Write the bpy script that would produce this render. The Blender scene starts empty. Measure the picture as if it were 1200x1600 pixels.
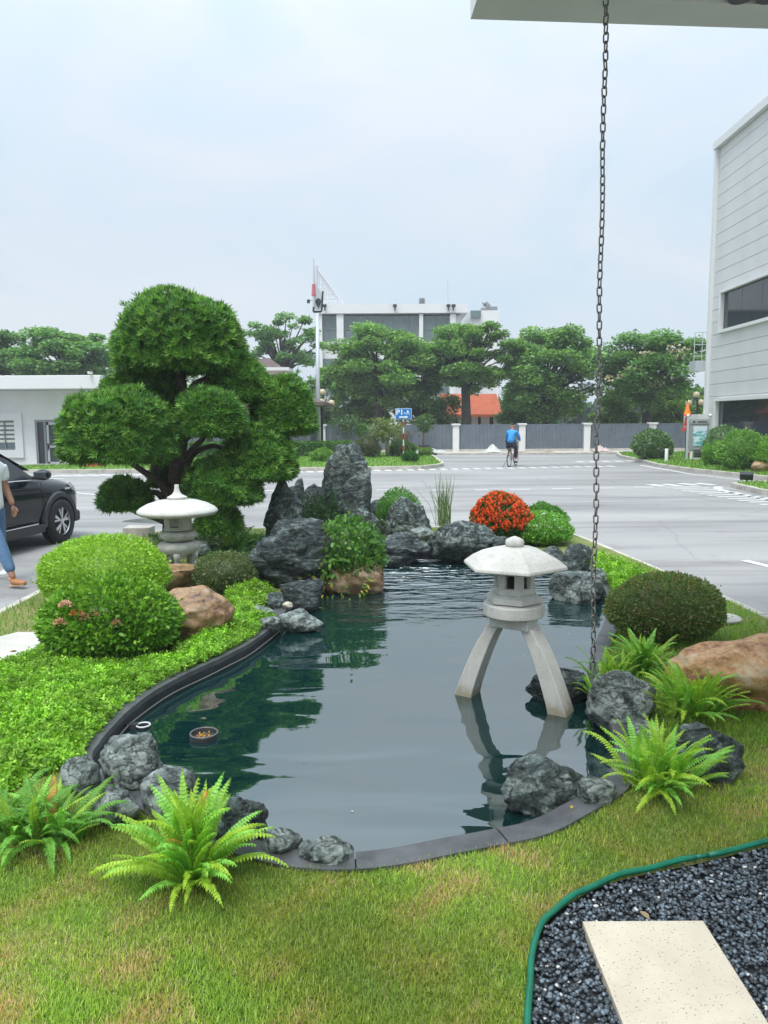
import bpy, bmesh, math, random
import numpy as np
from mathutils import Vector, Matrix, noise
from mathutils.geometry import delaunay_2d_cdt
R = math.radians
rng = np.random.default_rng(7)
random.seed(7)
S = bpy.context.scene
COL = S.collection

# ---------------------------------------------------------------- camera, world, sun, exposure
EYE = Vector((0, 0, 1.95)); PITCH = 6.9; ROLL = 0.35; FPX = 1200.0
cd = bpy.data.cameras.new('camera'); cam = bpy.data.objects.new('camera', cd); COL.objects.link(cam)
cd.sensor_fit = 'VERTICAL'; cd.sensor_height = 36; cd.lens = 36 * FPX / 1600; cd.clip_end = 3000; cd.clip_start = .05
cam.matrix_world = Matrix.Translation(EYE) @ Matrix.Rotation(R(90 - PITCH), 4, 'X') @ Matrix.Rotation(R(-ROLL), 4, 'Z')
S.camera = cam
CR = cam.matrix_world.to_3x3()

w = bpy.data.worlds.new("World"); S.world = w; w.use_nodes = True
nt = w.node_tree; N = nt.nodes; L = nt.links; N.clear()
SUN_EL, SUN_ROT = 62, 200
sky = N.new('ShaderNodeTexSky'); sky.sky_type = 'NISHITA'; sky.sun_disc = False
sky.sun_elevation = R(SUN_EL); sky.sun_rotation = R(SUN_ROT); sky.dust_density = 3; sky.air_density = 1.2
skm = N.new('ShaderNodeMix'); skm.data_type = 'RGBA'; skm.blend_type = 'MULTIPLY'; skm.inputs[0].default_value = 1
L.new(sky.outputs[0], skm.inputs[6]); skm.inputs[7].default_value = (1, .98, .85, 1)
tc = N.new('ShaderNodeTexCoord'); mp = N.new('ShaderNodeMapping'); mp.inputs['Scale'].default_value = (1, 1, 2.0)
L.new(tc.outputs['Generated'], mp.inputs[0])
n1 = N.new('ShaderNodeTexNoise'); n1.inputs['Scale'].default_value = 2.6; n1.inputs['Detail'].default_value = 5; n1.inputs['Roughness'].default_value = .5; n1.inputs['Distortion'].default_value = .6
L.new(mp.outputs[0], n1.inputs['Vector'])
cr = N.new('ShaderNodeValToRGB'); L.new(n1.outputs[0], cr.inputs[0])
cr.color_ramp.elements[0].position = .36; cr.color_ramp.elements[0].color = (3.95, 4.8, 5.6, 1)
cr.color_ramp.elements[1].position = .62; cr.color_ramp.elements[1].color = (4.72, 5.12, 5.62, 1)
# sky brightens with height; unseen zenith raised past CIE overcast to light the scene
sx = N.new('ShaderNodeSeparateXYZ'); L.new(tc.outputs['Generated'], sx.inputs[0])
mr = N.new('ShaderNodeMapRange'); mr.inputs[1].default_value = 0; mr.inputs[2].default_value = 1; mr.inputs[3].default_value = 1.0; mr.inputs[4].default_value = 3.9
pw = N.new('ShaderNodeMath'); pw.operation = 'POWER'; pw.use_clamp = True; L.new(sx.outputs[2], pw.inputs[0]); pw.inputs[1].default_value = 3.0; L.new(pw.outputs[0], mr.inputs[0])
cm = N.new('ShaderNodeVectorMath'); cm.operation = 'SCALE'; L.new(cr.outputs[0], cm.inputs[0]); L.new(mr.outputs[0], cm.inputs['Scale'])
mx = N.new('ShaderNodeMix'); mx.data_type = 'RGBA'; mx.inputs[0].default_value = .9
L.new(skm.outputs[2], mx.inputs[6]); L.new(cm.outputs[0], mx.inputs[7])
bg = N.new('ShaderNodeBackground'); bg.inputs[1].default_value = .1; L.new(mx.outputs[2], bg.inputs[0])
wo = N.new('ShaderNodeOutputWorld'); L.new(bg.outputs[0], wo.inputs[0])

sd = bpy.data.lights.new('sun', 'SUN'); sd.energy = 1.5; sd.angle = R(22); sd.color = (1, .97, .92)
so = bpy.data.objects.new('sun', sd); COL.objects.link(so); so.location = (0, 0, 30)
# direction from ground to sun for the sky's rotation
az = R(SUN_ROT); sv = Vector((math.sin(az) * math.cos(R(SUN_EL)), math.cos(az) * math.cos(R(SUN_EL)), math.sin(R(SUN_EL))))
so.rotation_euler = sv.to_track_quat('Z', 'Y').to_euler()
S.view_settings.view_transform = 'Standard'; S.view_settings.look = 'None'; S.view_settings.gamma = 1
S.view_settings.use_curve_mapping = False; S.view_settings.exposure = 0.75
S.cycles.max_bounces = 8; S.cycles.transparent_max_bounces = 12; S.cycles.caustics_reflective = False; S.cycles.caustics_refractive = False
S.cycles.use_denoising = True

# ---------------------------------------------------------------- placing helpers (photo pixel -> metres)
def ray(px, py): return CR @ Vector(((px - 600) / FPX, (800 - py) / FPX, -1))
def G(px, py, z=0.0):
    d = ray(px, py); t = (z - EYE.z) / d.z
    return EYE + d * t
def V(px, py, Y):
    d = ray(px, py); return EYE + d * (Y / d.y)
def mpp(Y): return Y / FPX          # metres per pixel at depth Y, near enough
def spot(x0, x1, yt, yb, z, dr=.8):
    """box standing on plane z seen between those pixels: centre x, y, width, depth, height"""
    f = G((x0 + x1) / 2, yb, z)
    wd = (x1 - x0) * mpp(f.y); dp = wd * dr
    wd = (x1 - x0) * mpp(f.y + dp / 2)
    dr_ = Vector((f.x, f.y)).normalized()
    c = f + Vector((dr_.x, dr_.y, 0)) * dp / 2
    top = V((x0 + x1) / 2, yt, c.y)
    return c.x, c.y, wd, dp, max(top.z - z, .03)

# ---------------------------------------------------------------- object helpers
def link(o, parent=None):
    COL.objects.link(o)
    if parent is not None: o.parent = parent
    return o
def tag(o, label=None, cat=None, group=None, kind=None):
    if label: o['label'] = label
    if cat: o['category'] = cat
    if group: o['group'] = group
    if kind: o['kind'] = kind
    return o
def thing(name, label, cat, loc=(0, 0, 0), rz=0, group=None):
    o = bpy.data.objects.new(name, None); o.empty_display_size = .1; link(o); o.location = loc; o.rotation_euler = (0, 0, rz)
    return tag(o, label, cat, group)
def copy_tree(o, parent=None):
    c = o.copy(); COL.objects.link(c); c.parent = parent
    for ch in list(o.children): copy_tree(ch, c)
    return c
def mesh_obj(name, me, mat, parent=None, smooth=False, loc=None):
    o = bpy.data.objects.new(name, me); link(o, parent)
    if mat is not None and not me.materials: me.materials.append(mat)
    if smooth: me.shade_smooth()
    if loc is not None: o.location = loc
    return o

class MB:
    def __init__(s): s.v = []; s.f = []
    def add(s, vs, fs):
        n = len(s.v); s.v += [tuple(v) for v in vs]; s.f += [tuple(i + n for i in f) for f in fs]; return s
    def box(s, c, d, rz=0, rx=0, ry=0, taper=1.0):
        M = Matrix.Rotation(rz, 3, 'Z') @ Matrix.Rotation(rx, 3, 'X') @ Matrix.Rotation(ry, 3, 'Y')
        c = Vector(c); vs = []
        for k in (-1, 1):
            t = taper if k > 0 else 1
            for i, j in ((-1, -1), (1, -1), (1, 1), (-1, 1)):
                vs.append(c + M @ Vector((i * d[0] / 2 * t, j * d[1] / 2 * t, k * d[2] / 2)))
        return s.add(vs, [(3, 2, 1, 0), (4, 5, 6, 7), (0, 1, 5, 4), (1, 2, 6, 5), (2, 3, 7, 6), (3, 0, 4, 7)])
    def tube(s, pts, rad, seg=8, cap=True, closed=False):
        pts = [Vector(p) for p in pts]; n = len(pts)
        rad = rad if hasattr(rad, '__len__') else [rad] * n
        vs = []; a = None
        for i, p in enumerate(pts):
            if closed: t = pts[(i + 1) % n] - pts[i - 1]
            else: t = pts[min(i + 1, n - 1)] - pts[max(i - 1, 0)]
            t = t.normalized() if t.length > 1e-9 else Vector((0, 0, 1))
            if a is None: a = t.orthogonal().normalized()
            else:
                a = a - t * a.dot(t); a = a.normalized() if a.length > 1e-6 else t.orthogonal().normalized()
            b = t.cross(a)
            for k in range(seg):
                q = 2 * math.pi * k / seg; vs.append(p + (a * math.cos(q) + b * math.sin(q)) * rad[i])
        fs = []
        for i in range(n if closed else n - 1):
            j = (i + 1) % n
            for k in range(seg):
                l = (k + 1) % seg; fs.append((i * seg + k, i * seg + l, j * seg + l, j * seg + k))
        if cap and not closed: fs += [tuple(range(seg - 1, -1, -1)), tuple(range((n - 1) * seg, n * seg))]
        return s.add(vs, fs)
    def lathe(s, prof, c=(0, 0, 0), seg=32, rot=0, flat=None):
        vs = []; c = Vector(c)
        for r, z in prof:
            for k in range(seg):
                q = 2 * math.pi * k / seg + rot; vs.append(c + Vector((r * math.cos(q), r * math.sin(q), z)))
        n = len(prof); fs = [(i * seg + k, i * seg + (k + 1) % seg, (i + 1) * seg + (k + 1) % seg, (i + 1) * seg + k) for i in range(n - 1) for k in range(seg)]
        fs += [tuple(range(seg - 1, -1, -1)), tuple(range((n - 1) * seg, n * seg))]
        return s.add(vs, fs)
    def prism(s, poly, z0, z1):
        n = len(poly); vs = [(p[0], p[1], z0) for p in poly] + [(p[0], p[1], z1) for p in poly]
        return s.add(vs, [tuple(range(n - 1, -1, -1)), tuple(range(n, 2 * n))] + [(i, (i + 1) % n, (i + 1) % n + n, i + n) for i in range(n)])
    def ball(s, c, r, seg=12, rings=8):
        r = r if hasattr(r, '__len__') else (r, r, r)
        prof = [(max(math.sin(math.pi * i / rings), .001), -math.cos(math.pi * i / rings)) for i in range(rings + 1)]
        m = MB().lathe(prof, seg=seg)
        return s.add([(c[0] + v[0] * r[0], c[1] + v[1] * r[1], c[2] + v[2] * r[2]) for v in m.v], m.f)
    def mesh(s, name):
        me = bpy.data.meshes.new(name); me.from_pydata(s.v, [], s.f); me.update(); return me
    def build(s, name, mat, parent=None, smooth=False, loc=None, bevel=0, auto=None):
        o = mesh_obj(name, s.mesh(name), mat, parent, smooth or auto is not None, loc)
        if auto is not None:
            o.data.set_sharp_from_angle(angle=R(auto))
        if bevel:
            b = o.modifiers.new('bevel', 'BEVEL'); b.width = bevel; b.segments = 2; b.limit_method = 'ANGLE'
        return o

def np_mesh(name, V3, F, col=None):
    """V3 (n,3) array, F (m,k) index array, col (n,3) colours"""
    me = bpy.data.meshes.new(name); V3 = np.ascontiguousarray(V3, dtype=np.float32); F = np.ascontiguousarray(F, dtype=np.int32)
    m, k = F.shape
    me.vertices.add(len(V3)); me.vertices.foreach_set('co', V3.ravel())
    me.loops.add(m * k); me.loops.foreach_set('vertex_index', F.ravel())
    me.polygons.add(m); me.polygons.foreach_set('loop_start', np.arange(0, m * k, k, dtype=np.int32))
    if col is not None:
        a = me.color_attributes.new('tint', 'FLOAT_COLOR', 'POINT')
        c4 = np.ones((len(V3), 4), np.float32); c4[:, :3] = col; a.data.foreach_set('color', c4.ravel())
    me.update(calc_edges=True)
    return me
def nrm(a): return a / np.maximum(np.linalg.norm(a, axis=-1, keepdims=True), 1e-9)
def scatter(tv, tf, P, D, U, Sc):
    """copies of a template (along +Y, facing +Z) at P, pointing along D, faces towards U"""
    P = np.asarray(P, float); n = len(P); D = nrm(D); X = nrm(np.cross(D, U)); Z = np.cross(X, D)
    Sc = np.asarray(Sc, float)
    if Sc.ndim == 1: Sc = Sc[:, None].repeat(3, 1)
    tv = np.asarray(tv, float); T = tv[None] * Sc[:, None]
    W = P[:, None] + T[..., 0:1] * X[:, None] + T[..., 1:2] * D[:, None] + T[..., 2:3] * Z[:, None]
    F = (np.asarray(tf)[None] + (np.arange(n) * len(tv))[:, None, None]).reshape(-1, len(tf[0]))
    return W.reshape(-1, 3), F
def lerpcol(n, *cs, jit=.12):
    cs = np.array(cs, float); t = rng.random(n) * (len(cs) - 1); i = np.minimum(t.astype(int), len(cs) - 2); f = (t - i)[:, None]
    c = cs[i] * (1 - f) + cs[i + 1] * f
    return np.clip(c * (1 + rng.normal(0, jit, (n, 1))), .003, .9)
def rdir(n):
    return nrm(rng.normal(size=(n, 3)))
# leaf templates
LEAF4 = ([(0, 0, 0), (.28, .45, .05), (0, 1, -.05), (-.28, .45, .05)], [(0, 1, 2, 3)])
LEAF8 = ([(0, 0, 0), (.17, .25, .05), (.24, .55, .06), (0, .5, 0), (-.17, .25, .05), (-.24, .55, .06), (0, 1, -.12), (0, .15, 0)],
         [(0, 1, 2, 3), (3, 2, 6, 6), (0, 3, 5, 4), (3, 6, 5, 5)])
LEAFT = ([(0, 0, 0), (.19, .25, .05), (.24, .6, .05), (0, 1, -.1), (-.24, .6, .05), (-.19, .25, .05), (0, .5, -.02)],
         [(0, 1, 6), (1, 2, 6), (2, 3, 6), (3, 4, 6), (4, 5, 6), (5, 0, 6)])
BLADE = ([(-.5, 0, 0), (.5, 0, 0), (.38, .5, .1), (-.38, .5, .1), (0, 1, .35)], [(0, 1, 2), (0, 2, 3), (3, 2, 4)])
def tuft(k=7, spread=.9, wid=.11, seed=0):
    r = random.Random(seed); vs = []; fs = []
    for i in range(k):
        a = 2 * math.pi * (i + r.random() * .6) / k; sp = spread * (.5 + .8 * r.random())
        d = Vector((math.cos(a) * sp, 1, math.sin(a) * sp)).normalized(); side = d.cross(Vector((0, 1, 0)))
        side = side.normalized() * wid; ln = .7 + .5 * r.random(); n = len(vs)
        vs += [(0, 0, 0), tuple(d * ln * .5 + side), tuple(d * ln), tuple(d * ln * .5 - side)]
        fs.append((n, n + 1, n + 2, n + 3))
    return vs, fs
def sprig(k=9, seed=0, lw=.26, ll=.42):
    r = random.Random(seed); vs = []; fs = []
    for i in range(k):
        y = .12 + .8 * i / (k - 1); a = i * 2.4 + r.random()
        d = Vector((math.cos(a), .55, math.sin(a))).normalized(); s_ = d.cross(Vector((0, 1, 0))).normalized() * lw * ll
        L_ = ll * (1.1 - .5 * y); b = Vector((0, y, 0)); n = len(vs)
        vs += [tuple(b), tuple(b + d * L_ * .5 + s_), tuple(b + d * L_), tuple(b + d * L_ * .5 - s_)]; fs.append((n, n + 1, n + 2, n + 3))
    return vs, fs

# ---------------------------------------------------------------- polygons
def catmull(pts, n=6, closed=True):
    P = [Vector(p) for p in pts]; out = []; m = len(P)
    for i in range(m if closed else m - 1):
        if closed: a, b, c, d = P[i - 1], P[i], P[(i + 1) % m], P[(i + 2) % m]
        else: a, b, c, d = P[max(i - 1, 0)], P[i], P[i + 1], P[min(i + 2, m - 1)]
        for k in range(n):
            t = k / n; out.append(.5 * ((2 * b) + (c - a) * t + (2 * a - 5 * b + 4 * c - d) * t * t + (3 * b - 3 * c + d - a) * t ** 3))
    if not closed: out.append(P[-1])
    return out
def pip(X, Y, poly):
    p = np.array([(q[0], q[1]) for q in poly]); x0, y0 = p[:, 0], p[:, 1]; x1, y1 = np.roll(x0, -1), np.roll(y0, -1)
    ins = np.zeros(np.shape(X), bool)
    for a, b, c, d in zip(x0, y0, x1, y1):
        k = ((b > Y) != (d > Y)) & (X < (c - a) * (Y - b) / (d - b + 1e-12) + a); ins ^= k
    return ins
def poly_dist(X, Y, poly):
    p = np.array([(q[0], q[1]) for q in poly]); best = np.full(np.shape(X), 1e9)
    for a, b in zip(p, np.roll(p, -1, 0)):
        d = b - a; t = np.clip(((X - a[0]) * d[0] + (Y - a[1]) * d[1]) / (d @ d + 1e-12), 0, 1)
        best = np.minimum(best, np.hypot(X - a[0] - t * d[0], Y - a[1] - t * d[1]))
    return best
def offset(poly, w_):
    out = []; n = len(poly); area = sum(poly[i - 1][0] * poly[i][1] - poly[i][0] * poly[i - 1][1] for i in range(n)); sgn = 1 if area > 0 else -1
    for i in range(n):
        t = Vector((poly[(i + 1) % n][0] - poly[i - 1][0], poly[(i + 1) % n][1] - poly[i - 1][1])).normalized()
        out.append(Vector((poly[i][0] + t.y * w_ * sgn, poly[i][1] - t.x * w_ * sgn, poly[i][2])))
    return out
def sheet(name, outer, holes, zf, mat, step=None, kind='structure'):
    """flat or rolling sheet with an outline, holes and, if step is given, inner grid points"""
    vs = []; ed = []
    for lp in [outer] + holes:
        n0 = len(vs); vs += [Vector((p[0], p[1])) for p in lp]; ed += [(n0 + i, n0 + (i + 1) % len(lp)) for i in range(len(lp))]
    if step:
        xs = [p[0] for p in outer]; ys = [p[1] for p in outer]
        gx, gy = np.meshgrid(np.arange(min(xs), max(xs), step), np.arange(min(ys), max(ys), step)); gx = gx.ravel(); gy = gy.ravel()
        ok = pip(gx, gy, outer) & (poly_dist(gx, gy, outer) > step * .3)
        for h in holes: ok &= ~pip(gx, gy, h) & (poly_dist(gx, gy, h) > step * .3)
        vs += [Vector((a, b)) for a, b in zip(gx[ok], gy[ok])]
    v2, e2, f2, _, _, _ = delaunay_2d_cdt(vs, ed, [], 0, 1e-5)
    c = np.array([[sum(v2[i].x for i in f) / len(f), sum(v2[i].y for i in f) / len(f)] for f in f2])
    ok = pip(c[:, 0], c[:, 1], outer)
    for h in holes: ok &= ~pip(c[:, 0], c[:, 1], h)
    me = bpy.data.meshes.new(name); me.from_pydata([(v.x, v.y, zf(v.x, v.y)) for v in v2], [], [f for f, k in zip(f2, ok) if k]); me.update()
    o = mesh_obj(name, me, mat, smooth=bool(step)); o['kind'] = kind
    return o

# ---------------------------------------------------------------- materials
def new_mat(name):
    m = bpy.data.materials.new(name); m.use_nodes = True; nt = m.node_tree
    return m, nt, nt.nodes, nt.links, nt.nodes['Principled BSDF']
def mat(name, c, rough=.6, metal=0, c2=None, scale=8, detail=5, bump=0, bscale=None, coords='Object', spec=.5, coat=0, emit=None, bdist=.01, speck=None):
    m, nt, N, L, b = new_mat(name)
    b.inputs['Base Color'].default_value = (*c, 1); b.inputs['Roughness'].default_value = rough; b.inputs['Metallic'].default_value = metal
    b.inputs['Specular IOR Level'].default_value = spec; b.inputs['Coat Weight'].default_value = coat
    tc = N.new('ShaderNodeTexCoord'); out = None
    if c2 is not None:
        n = N.new('ShaderNodeTexNoise'); n.inputs['Scale'].default_value = scale; n.inputs['Detail'].default_value = detail; n.inputs['Roughness'].default_value = .62
        L.new(tc.outputs[coords], n.inputs['Vector']); r = N.new('ShaderNodeValToRGB'); L.new(n.outputs[0], r.inputs[0])
        r.color_ramp.elements[0].position = .35; r.color_ramp.elements[0].color = (*c, 1); r.color_ramp.elements[1].position = .65; r.color_ramp.elements[1].color = (*c2, 1)
        out = r.outputs[0]
    if speck is not None:   # (dark colour, scale, threshold)
        v = N.new('ShaderNodeTexVoronoi'); v.inputs['Scale'].default_value = speck[1]; L.new(tc.outputs[coords], v.inputs['Vector'])
        g = N.new('ShaderNodeMath'); g.operation = 'LESS_THAN'; g.inputs[1].default_value = speck[2]; L.new(v.outputs['Distance'], g.inputs[0])
        wn = N.new('ShaderNodeSeparateColor'); L.new(v.outputs['Color'], wn.inputs[0])
        g2 = N.new('ShaderNodeMath'); g2.operation = 'MULTIPLY'; L.new(g.outputs[0], g2.inputs[0]); L.new(wn.outputs[0], g2.inputs[1])
        x = N.new('ShaderNodeMix'); x.data_type = 'RGBA'; L.new(g2.outputs[0], x.inputs[0])
        if out is not None: L.new(out, x.inputs[6])
        else: x.inputs[6].default_value = (*c, 1)
        x.inputs[7].default_value = (*speck[0], 1); out = x.outputs[2]
    if out is not None: L.new(out, b.inputs['Base Color'])
    if bump:
        n = N.new('ShaderNodeTexNoise'); n.inputs['Scale'].default_value = bscale or scale * 4; n.inputs['Detail'].default_value = 6
        L.new(tc.outputs[coords], n.inputs['Vector']); bp = N.new('ShaderNodeBump'); bp.inputs['Strength'].default_value = bump; bp.inputs['Distance'].default_value = bdist
        L.new(n.outputs[0], bp.inputs['Height']); L.new(bp.outputs[0], b.inputs['Normal'])
    if emit: b.inputs['Emission Color'].default_value = (*emit[:3], 1); b.inputs['Emission Strength'].default_value = emit[3]
    return m
def leaf_mat(name, rough=.45, trans=.3, spec=.35):
    m, nt, N, L, b = new_mat(name)
    a = N.new('ShaderNodeAttribute'); a.attribute_name = 'tint'
    L.new(a.outputs['Color'], b.inputs['Base Color']); b.inputs['Roughness'].default_value = rough; b.inputs['Specular IOR Level'].default_value = spec
    t = N.new('ShaderNodeBsdfTranslucent'); g = N.new('ShaderNodeMix'); g.data_type = 'RGBA'; g.blend_type = 'MULTIPLY'; g.inputs[0].default_value = 1
    L.new(a.outputs['Color'], g.inputs[6]); g.inputs[7].default_value = (1.3, 1.4, .5, 1); L.new(g.outputs[2], t.inputs[0])
    x = N.new('ShaderNodeMixShader'); x.inputs[0].default_value = trans; L.new(b.outputs[0], x.inputs[1]); L.new(t.outputs[0], x.inputs[2])
    L.new(x.outputs[0], N['Material Output'].inputs[0])
    return m
def rock_mat(name, cols, rough=(.35, .75), stri=(1, 1, 4), scale=4.5, bump=1.0, bdist=.035, moss=0, fine=26, veins=.25):
    m, nt, N, L, b = new_mat(name)
    tc = N.new('ShaderNodeTexCoord'); mp = N.new('ShaderNodeMapping'); mp.inputs['Scale'].default_value = stri; mp.inputs['Rotation'].default_value = (.5, .3, .2)
    L.new(tc.outputs['Object'], mp.inputs[0])
    n = N.new('ShaderNodeTexNoise'); n.inputs['Scale'].default_value = scale; n.inputs['Detail'].default_value = 10; n.inputs['Roughness'].default_value = .65; n.inputs['Distortion'].default_value = 1.2
    L.new(mp.outputs[0], n.inputs['Vector'])
    n2 = N.new('ShaderNodeTexNoise'); n2.inputs['Scale'].default_value = fine; n2.inputs['Detail'].default_value = 8; n2.inputs['Roughness'].default_value = .7
    L.new(tc.outputs['Object'], n2.inputs['Vector'])
    mxn = N.new('ShaderNodeMath'); mxn.operation = 'MULTIPLY_ADD'; L.new(n2.outputs[0], mxn.inputs[0]); mxn.inputs[1].default_value = .55
    L.new(n.outputs[0], mxn.inputs[2])
    r = N.new('ShaderNodeValToRGB'); L.new(mxn.outputs[0], r.inputs[0]); el = r.color_ramp.elements
    ps = np.linspace(.60, .90, len(cols))
    el[0].position = ps[0]; el[0].color = (*cols[0], 1); el[1].position = ps[-1]; el[1].color = (*cols[-1], 1)
    for p, c in list(zip(ps, cols))[1:-1]:
        e = el.new(p); e.color = (*c, 1)
    col = r.outputs[0]
    if moss:
        n3 = N.new('ShaderNodeTexNoise'); n3.inputs['Scale'].default_value = 5; n3.inputs['Detail'].default_value = 8; L.new(tc.outputs['Object'], n3.inputs['Vector'])
        r3 = N.new('ShaderNodeMapRange'); r3.inputs[1].default_value = .52; r3.inputs[2].default_value = .68; r3.inputs[4].default_value = moss; L.new(n3.outputs[0], r3.inputs[0])
        x = N.new('ShaderNodeMix'); x.data_type = 'RGBA'; L.new(r3.outputs[0], x.inputs[0]); L.new(col, x.inputs[6]); x.inputs[7].default_value = (.10, .11, .05, 1); col = x.outputs[2]
    n5 = N.new('ShaderNodeTexNoise'); n5.inputs['Scale'].default_value = scale * 1.5; n5.inputs['Detail'].default_value = 8; n5.inputs['Roughness'].default_value = .6; n5.inputs['Distortion'].default_value = .8; L.new(mp.outputs[0], n5.inputs['Vector'])
    s5 = N.new('ShaderNodeMath'); s5.operation = 'SUBTRACT'; L.new(n5.outputs[0], s5.inputs[0]); s5.inputs[1].default_value = .5; a5 = N.new('ShaderNodeMath'); a5.operation = 'ABSOLUTE'; L.new(s5.outputs[0], a5.inputs[0])
    m5 = N.new('ShaderNodeMapRange'); m5.inputs[1].default_value = 0; m5.inputs[2].default_value = .035; m5.inputs[3].default_value = veins; m5.inputs[4].default_value = 1; L.new(a5.outputs[0], m5.inputs[0])
    v5_ = N.new('ShaderNodeVectorMath'); v5_.operation = 'SCALE'; L.new(col, v5_.inputs[0]); L.new(m5.outputs[0], v5_.inputs['Scale']); col = v5_.outputs[0]
    h5 = N.new('ShaderNodeMath'); h5.operation = 'MULTIPLY_ADD'; L.new(m5.outputs[0], h5.inputs[0]); h5.inputs[1].default_value = .35; L.new(mxn.outputs[0], h5.inputs[2])
    L.new(col, b.inputs['Base Color'])
    rr = N.new('ShaderNodeMapRange'); L.new(n.outputs[0], rr.inputs[0]); rr.inputs[1].default_value = .3; rr.inputs[2].default_value = .7; rr.inputs[3].default_value = rough[0]; rr.inputs[4].default_value = rough[1]
    L.new(rr.outputs[0], b.inputs['Roughness'])
    bp = N.new('ShaderNodeBump'); bp.inputs['Strength'].default_value = bump; bp.inputs['Distance'].default_value = bdist; L.new(h5.outputs[0], bp.inputs['Height'])
    n4 = N.new('ShaderNodeTexNoise'); n4.inputs['Scale'].default_value = fine * 3.2; n4.inputs['Detail'].default_value = 5; n4.inputs['Roughness'].default_value = .75; L.new(tc.outputs['Object'], n4.inputs['Vector'])
    bp2 = N.new('ShaderNodeBump'); bp2.inputs['Strength'].default_value = .8; bp2.inputs['Distance'].default_value = bdist * .35; L.new(n4.outputs[0], bp2.inputs['Height']); L.new(bp.outputs[0], bp2.inputs['Normal']); L.new(bp2.outputs[0], b.inputs['Normal'])
    return m
M = {}
M['white_paint'] = mat('white_paint', (.72, .73, .72), .6, c2=(.65, .66, .65), scale=1.2, bump=.1, bscale=60)
M['cladding'] = mat('cladding', (.62, .63, .62), .5, c2=(.57, .58, .575), scale=.6)
M['trim'] = mat('trim', (.68, .69, .69), .5)
M['dark_glass'] = mat('dark_glass', (.02, .025, .03), .06, spec=.6)
M['window_glass'] = mat('window_glass', (.13, .17, .19), .12, spec=.6)
M['grey_metal'] = mat('grey_metal', (.22, .23, .24), .45, .4)
M['dark_metal'] = mat('dark_metal', (.03, .03, .035), .45, .3)
M['galvanised'] = mat('galvanised', (.5, .54, .56), .45, .3)
M['fence_steel'] = mat('fence_steel', (.155, .185, .22), .5, c2=(.12, .145, .175), scale=1.5, coords='Object')
M['concrete'] = mat('concrete', (.55, .53, .48), .85, c2=(.42, .40, .36), scale=3, bump=.3, bscale=50)
M['kerb_stone'] = mat('kerb_stone', (.52, .49, .43), .85, c2=(.36, .34, .30), scale=5, bump=.4, bscale=60)
M['granite'] = mat('granite', (.60, .59, .55), .75, c2=(.50, .49, .45), scale=7, bump=.6, bscale=160, bdist=.004, speck=((.26, .26, .25), 190, .3))
M['granite_old'] = mat('granite_old', (.54, .53, .48), .8, c2=(.36, .36, .31), scale=9, bump=.7, bscale=90, bdist=.006, speck=((.18, .18, .16), 120, .2))
M['bark'] = mat('bark', (.10, .075, .055), .9, c2=(.045, .035, .028), scale=9, bump=.8, bscale=30, bdist=.02)
M['bark_far'] = mat('bark_far', (.07, .06, .05), .9, c2=(.035, .03, .027), scale=3)
M['soil'] = mat('soil', (.09, .065, .045), .95, c2=(.05, .038, .028), scale=12, bump=.6)
M['coping'] = mat('coping', (.095, .10, .105), .45, c2=(.045, .048, .05), scale=6, bump=.4, bscale=30, bdist=.008)
M['pond_wall'] = mat('pond_wall', (.012, .015, .015), .5, c2=(.03, .035, .033), scale=5, bump=.4, bscale=20)
M['slate'] = rock_mat('slate', [(.008, .013, .012), (.033, .050, .046), (.09, .125, .115), (.27, .33, .31)], moss=.3, stri=(1.3, 1, 2.2), rough=(.3, .7))
M['slate_light'] = rock_mat('slate_light', [(.02, .028, .025), (.12, .152, .138), (.27, .325, .30), (.43, .48, .45)], moss=.35, scale=5.5, stri=(1, 1, 1.6), fine=34)
M['slate_wet'] = rock_mat('slate_wet', [(.006, .010, .010), (.028, .042, .041), (.075, .105, .10), (.23, .28, .27)], rough=(.18, .5), stri=(1, 1, 5), bump=1.0, bdist=.05)
M['sandstone'] = rock_mat('sandstone', [(.06, .03, .015), (.26, .12, .05), (.46, .24, .10), (.55, .33, .16), (.58, .44, .30)], rough=(.4, .7), stri=(1, 1, 2.2), scale=1.8, bump=.35, bdist=.015, veins=.75)
M['sandstone_brown'] = rock_mat('sandstone_brown', [(.05, .028, .015), (.17, .095, .045), (.30, .18, .085), (.34, .22, .12), (.42, .32, .22)], rough=(.3, .6), stri=(1, 1, 3), scale=2.2, bump=.3, bdist=.012, veins=.7)
M['leaf'] = leaf_mat('leaf')
M['leaf_far'] = leaf_mat('leaf_far', .6, .42, .2)
M['grass'] = leaf_mat('grass', .5, .35, .3)
M['petal'] = leaf_mat('petal', .5, .25, .2)
M['black_paint'] = mat('black_paint', (.006, .009, .012), .10, coat=.2, spec=.3)
M['rubber'] = mat('rubber', (.018, .018, .018), .8)
M['plastic_black'] = mat('plastic_black', (.025, .026, .028), .5)
M['alloy'] = mat('alloy', (.65, .66, .68), .3, .8)
M['line_paint'] = mat('line_paint', (.66, .66, .64), .7, c2=(.50, .50, .48), scale=6, coords='Object')
M['chain'] = mat('chain', (.30, .29, .28), .4, .6, c2=(.15, .125, .11), scale=40)
M['red_paint'] = mat('red_paint', (.5, .03, .04), .5)
M['skin'] = mat('skin', (.38, .19, .12), .55)
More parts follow.
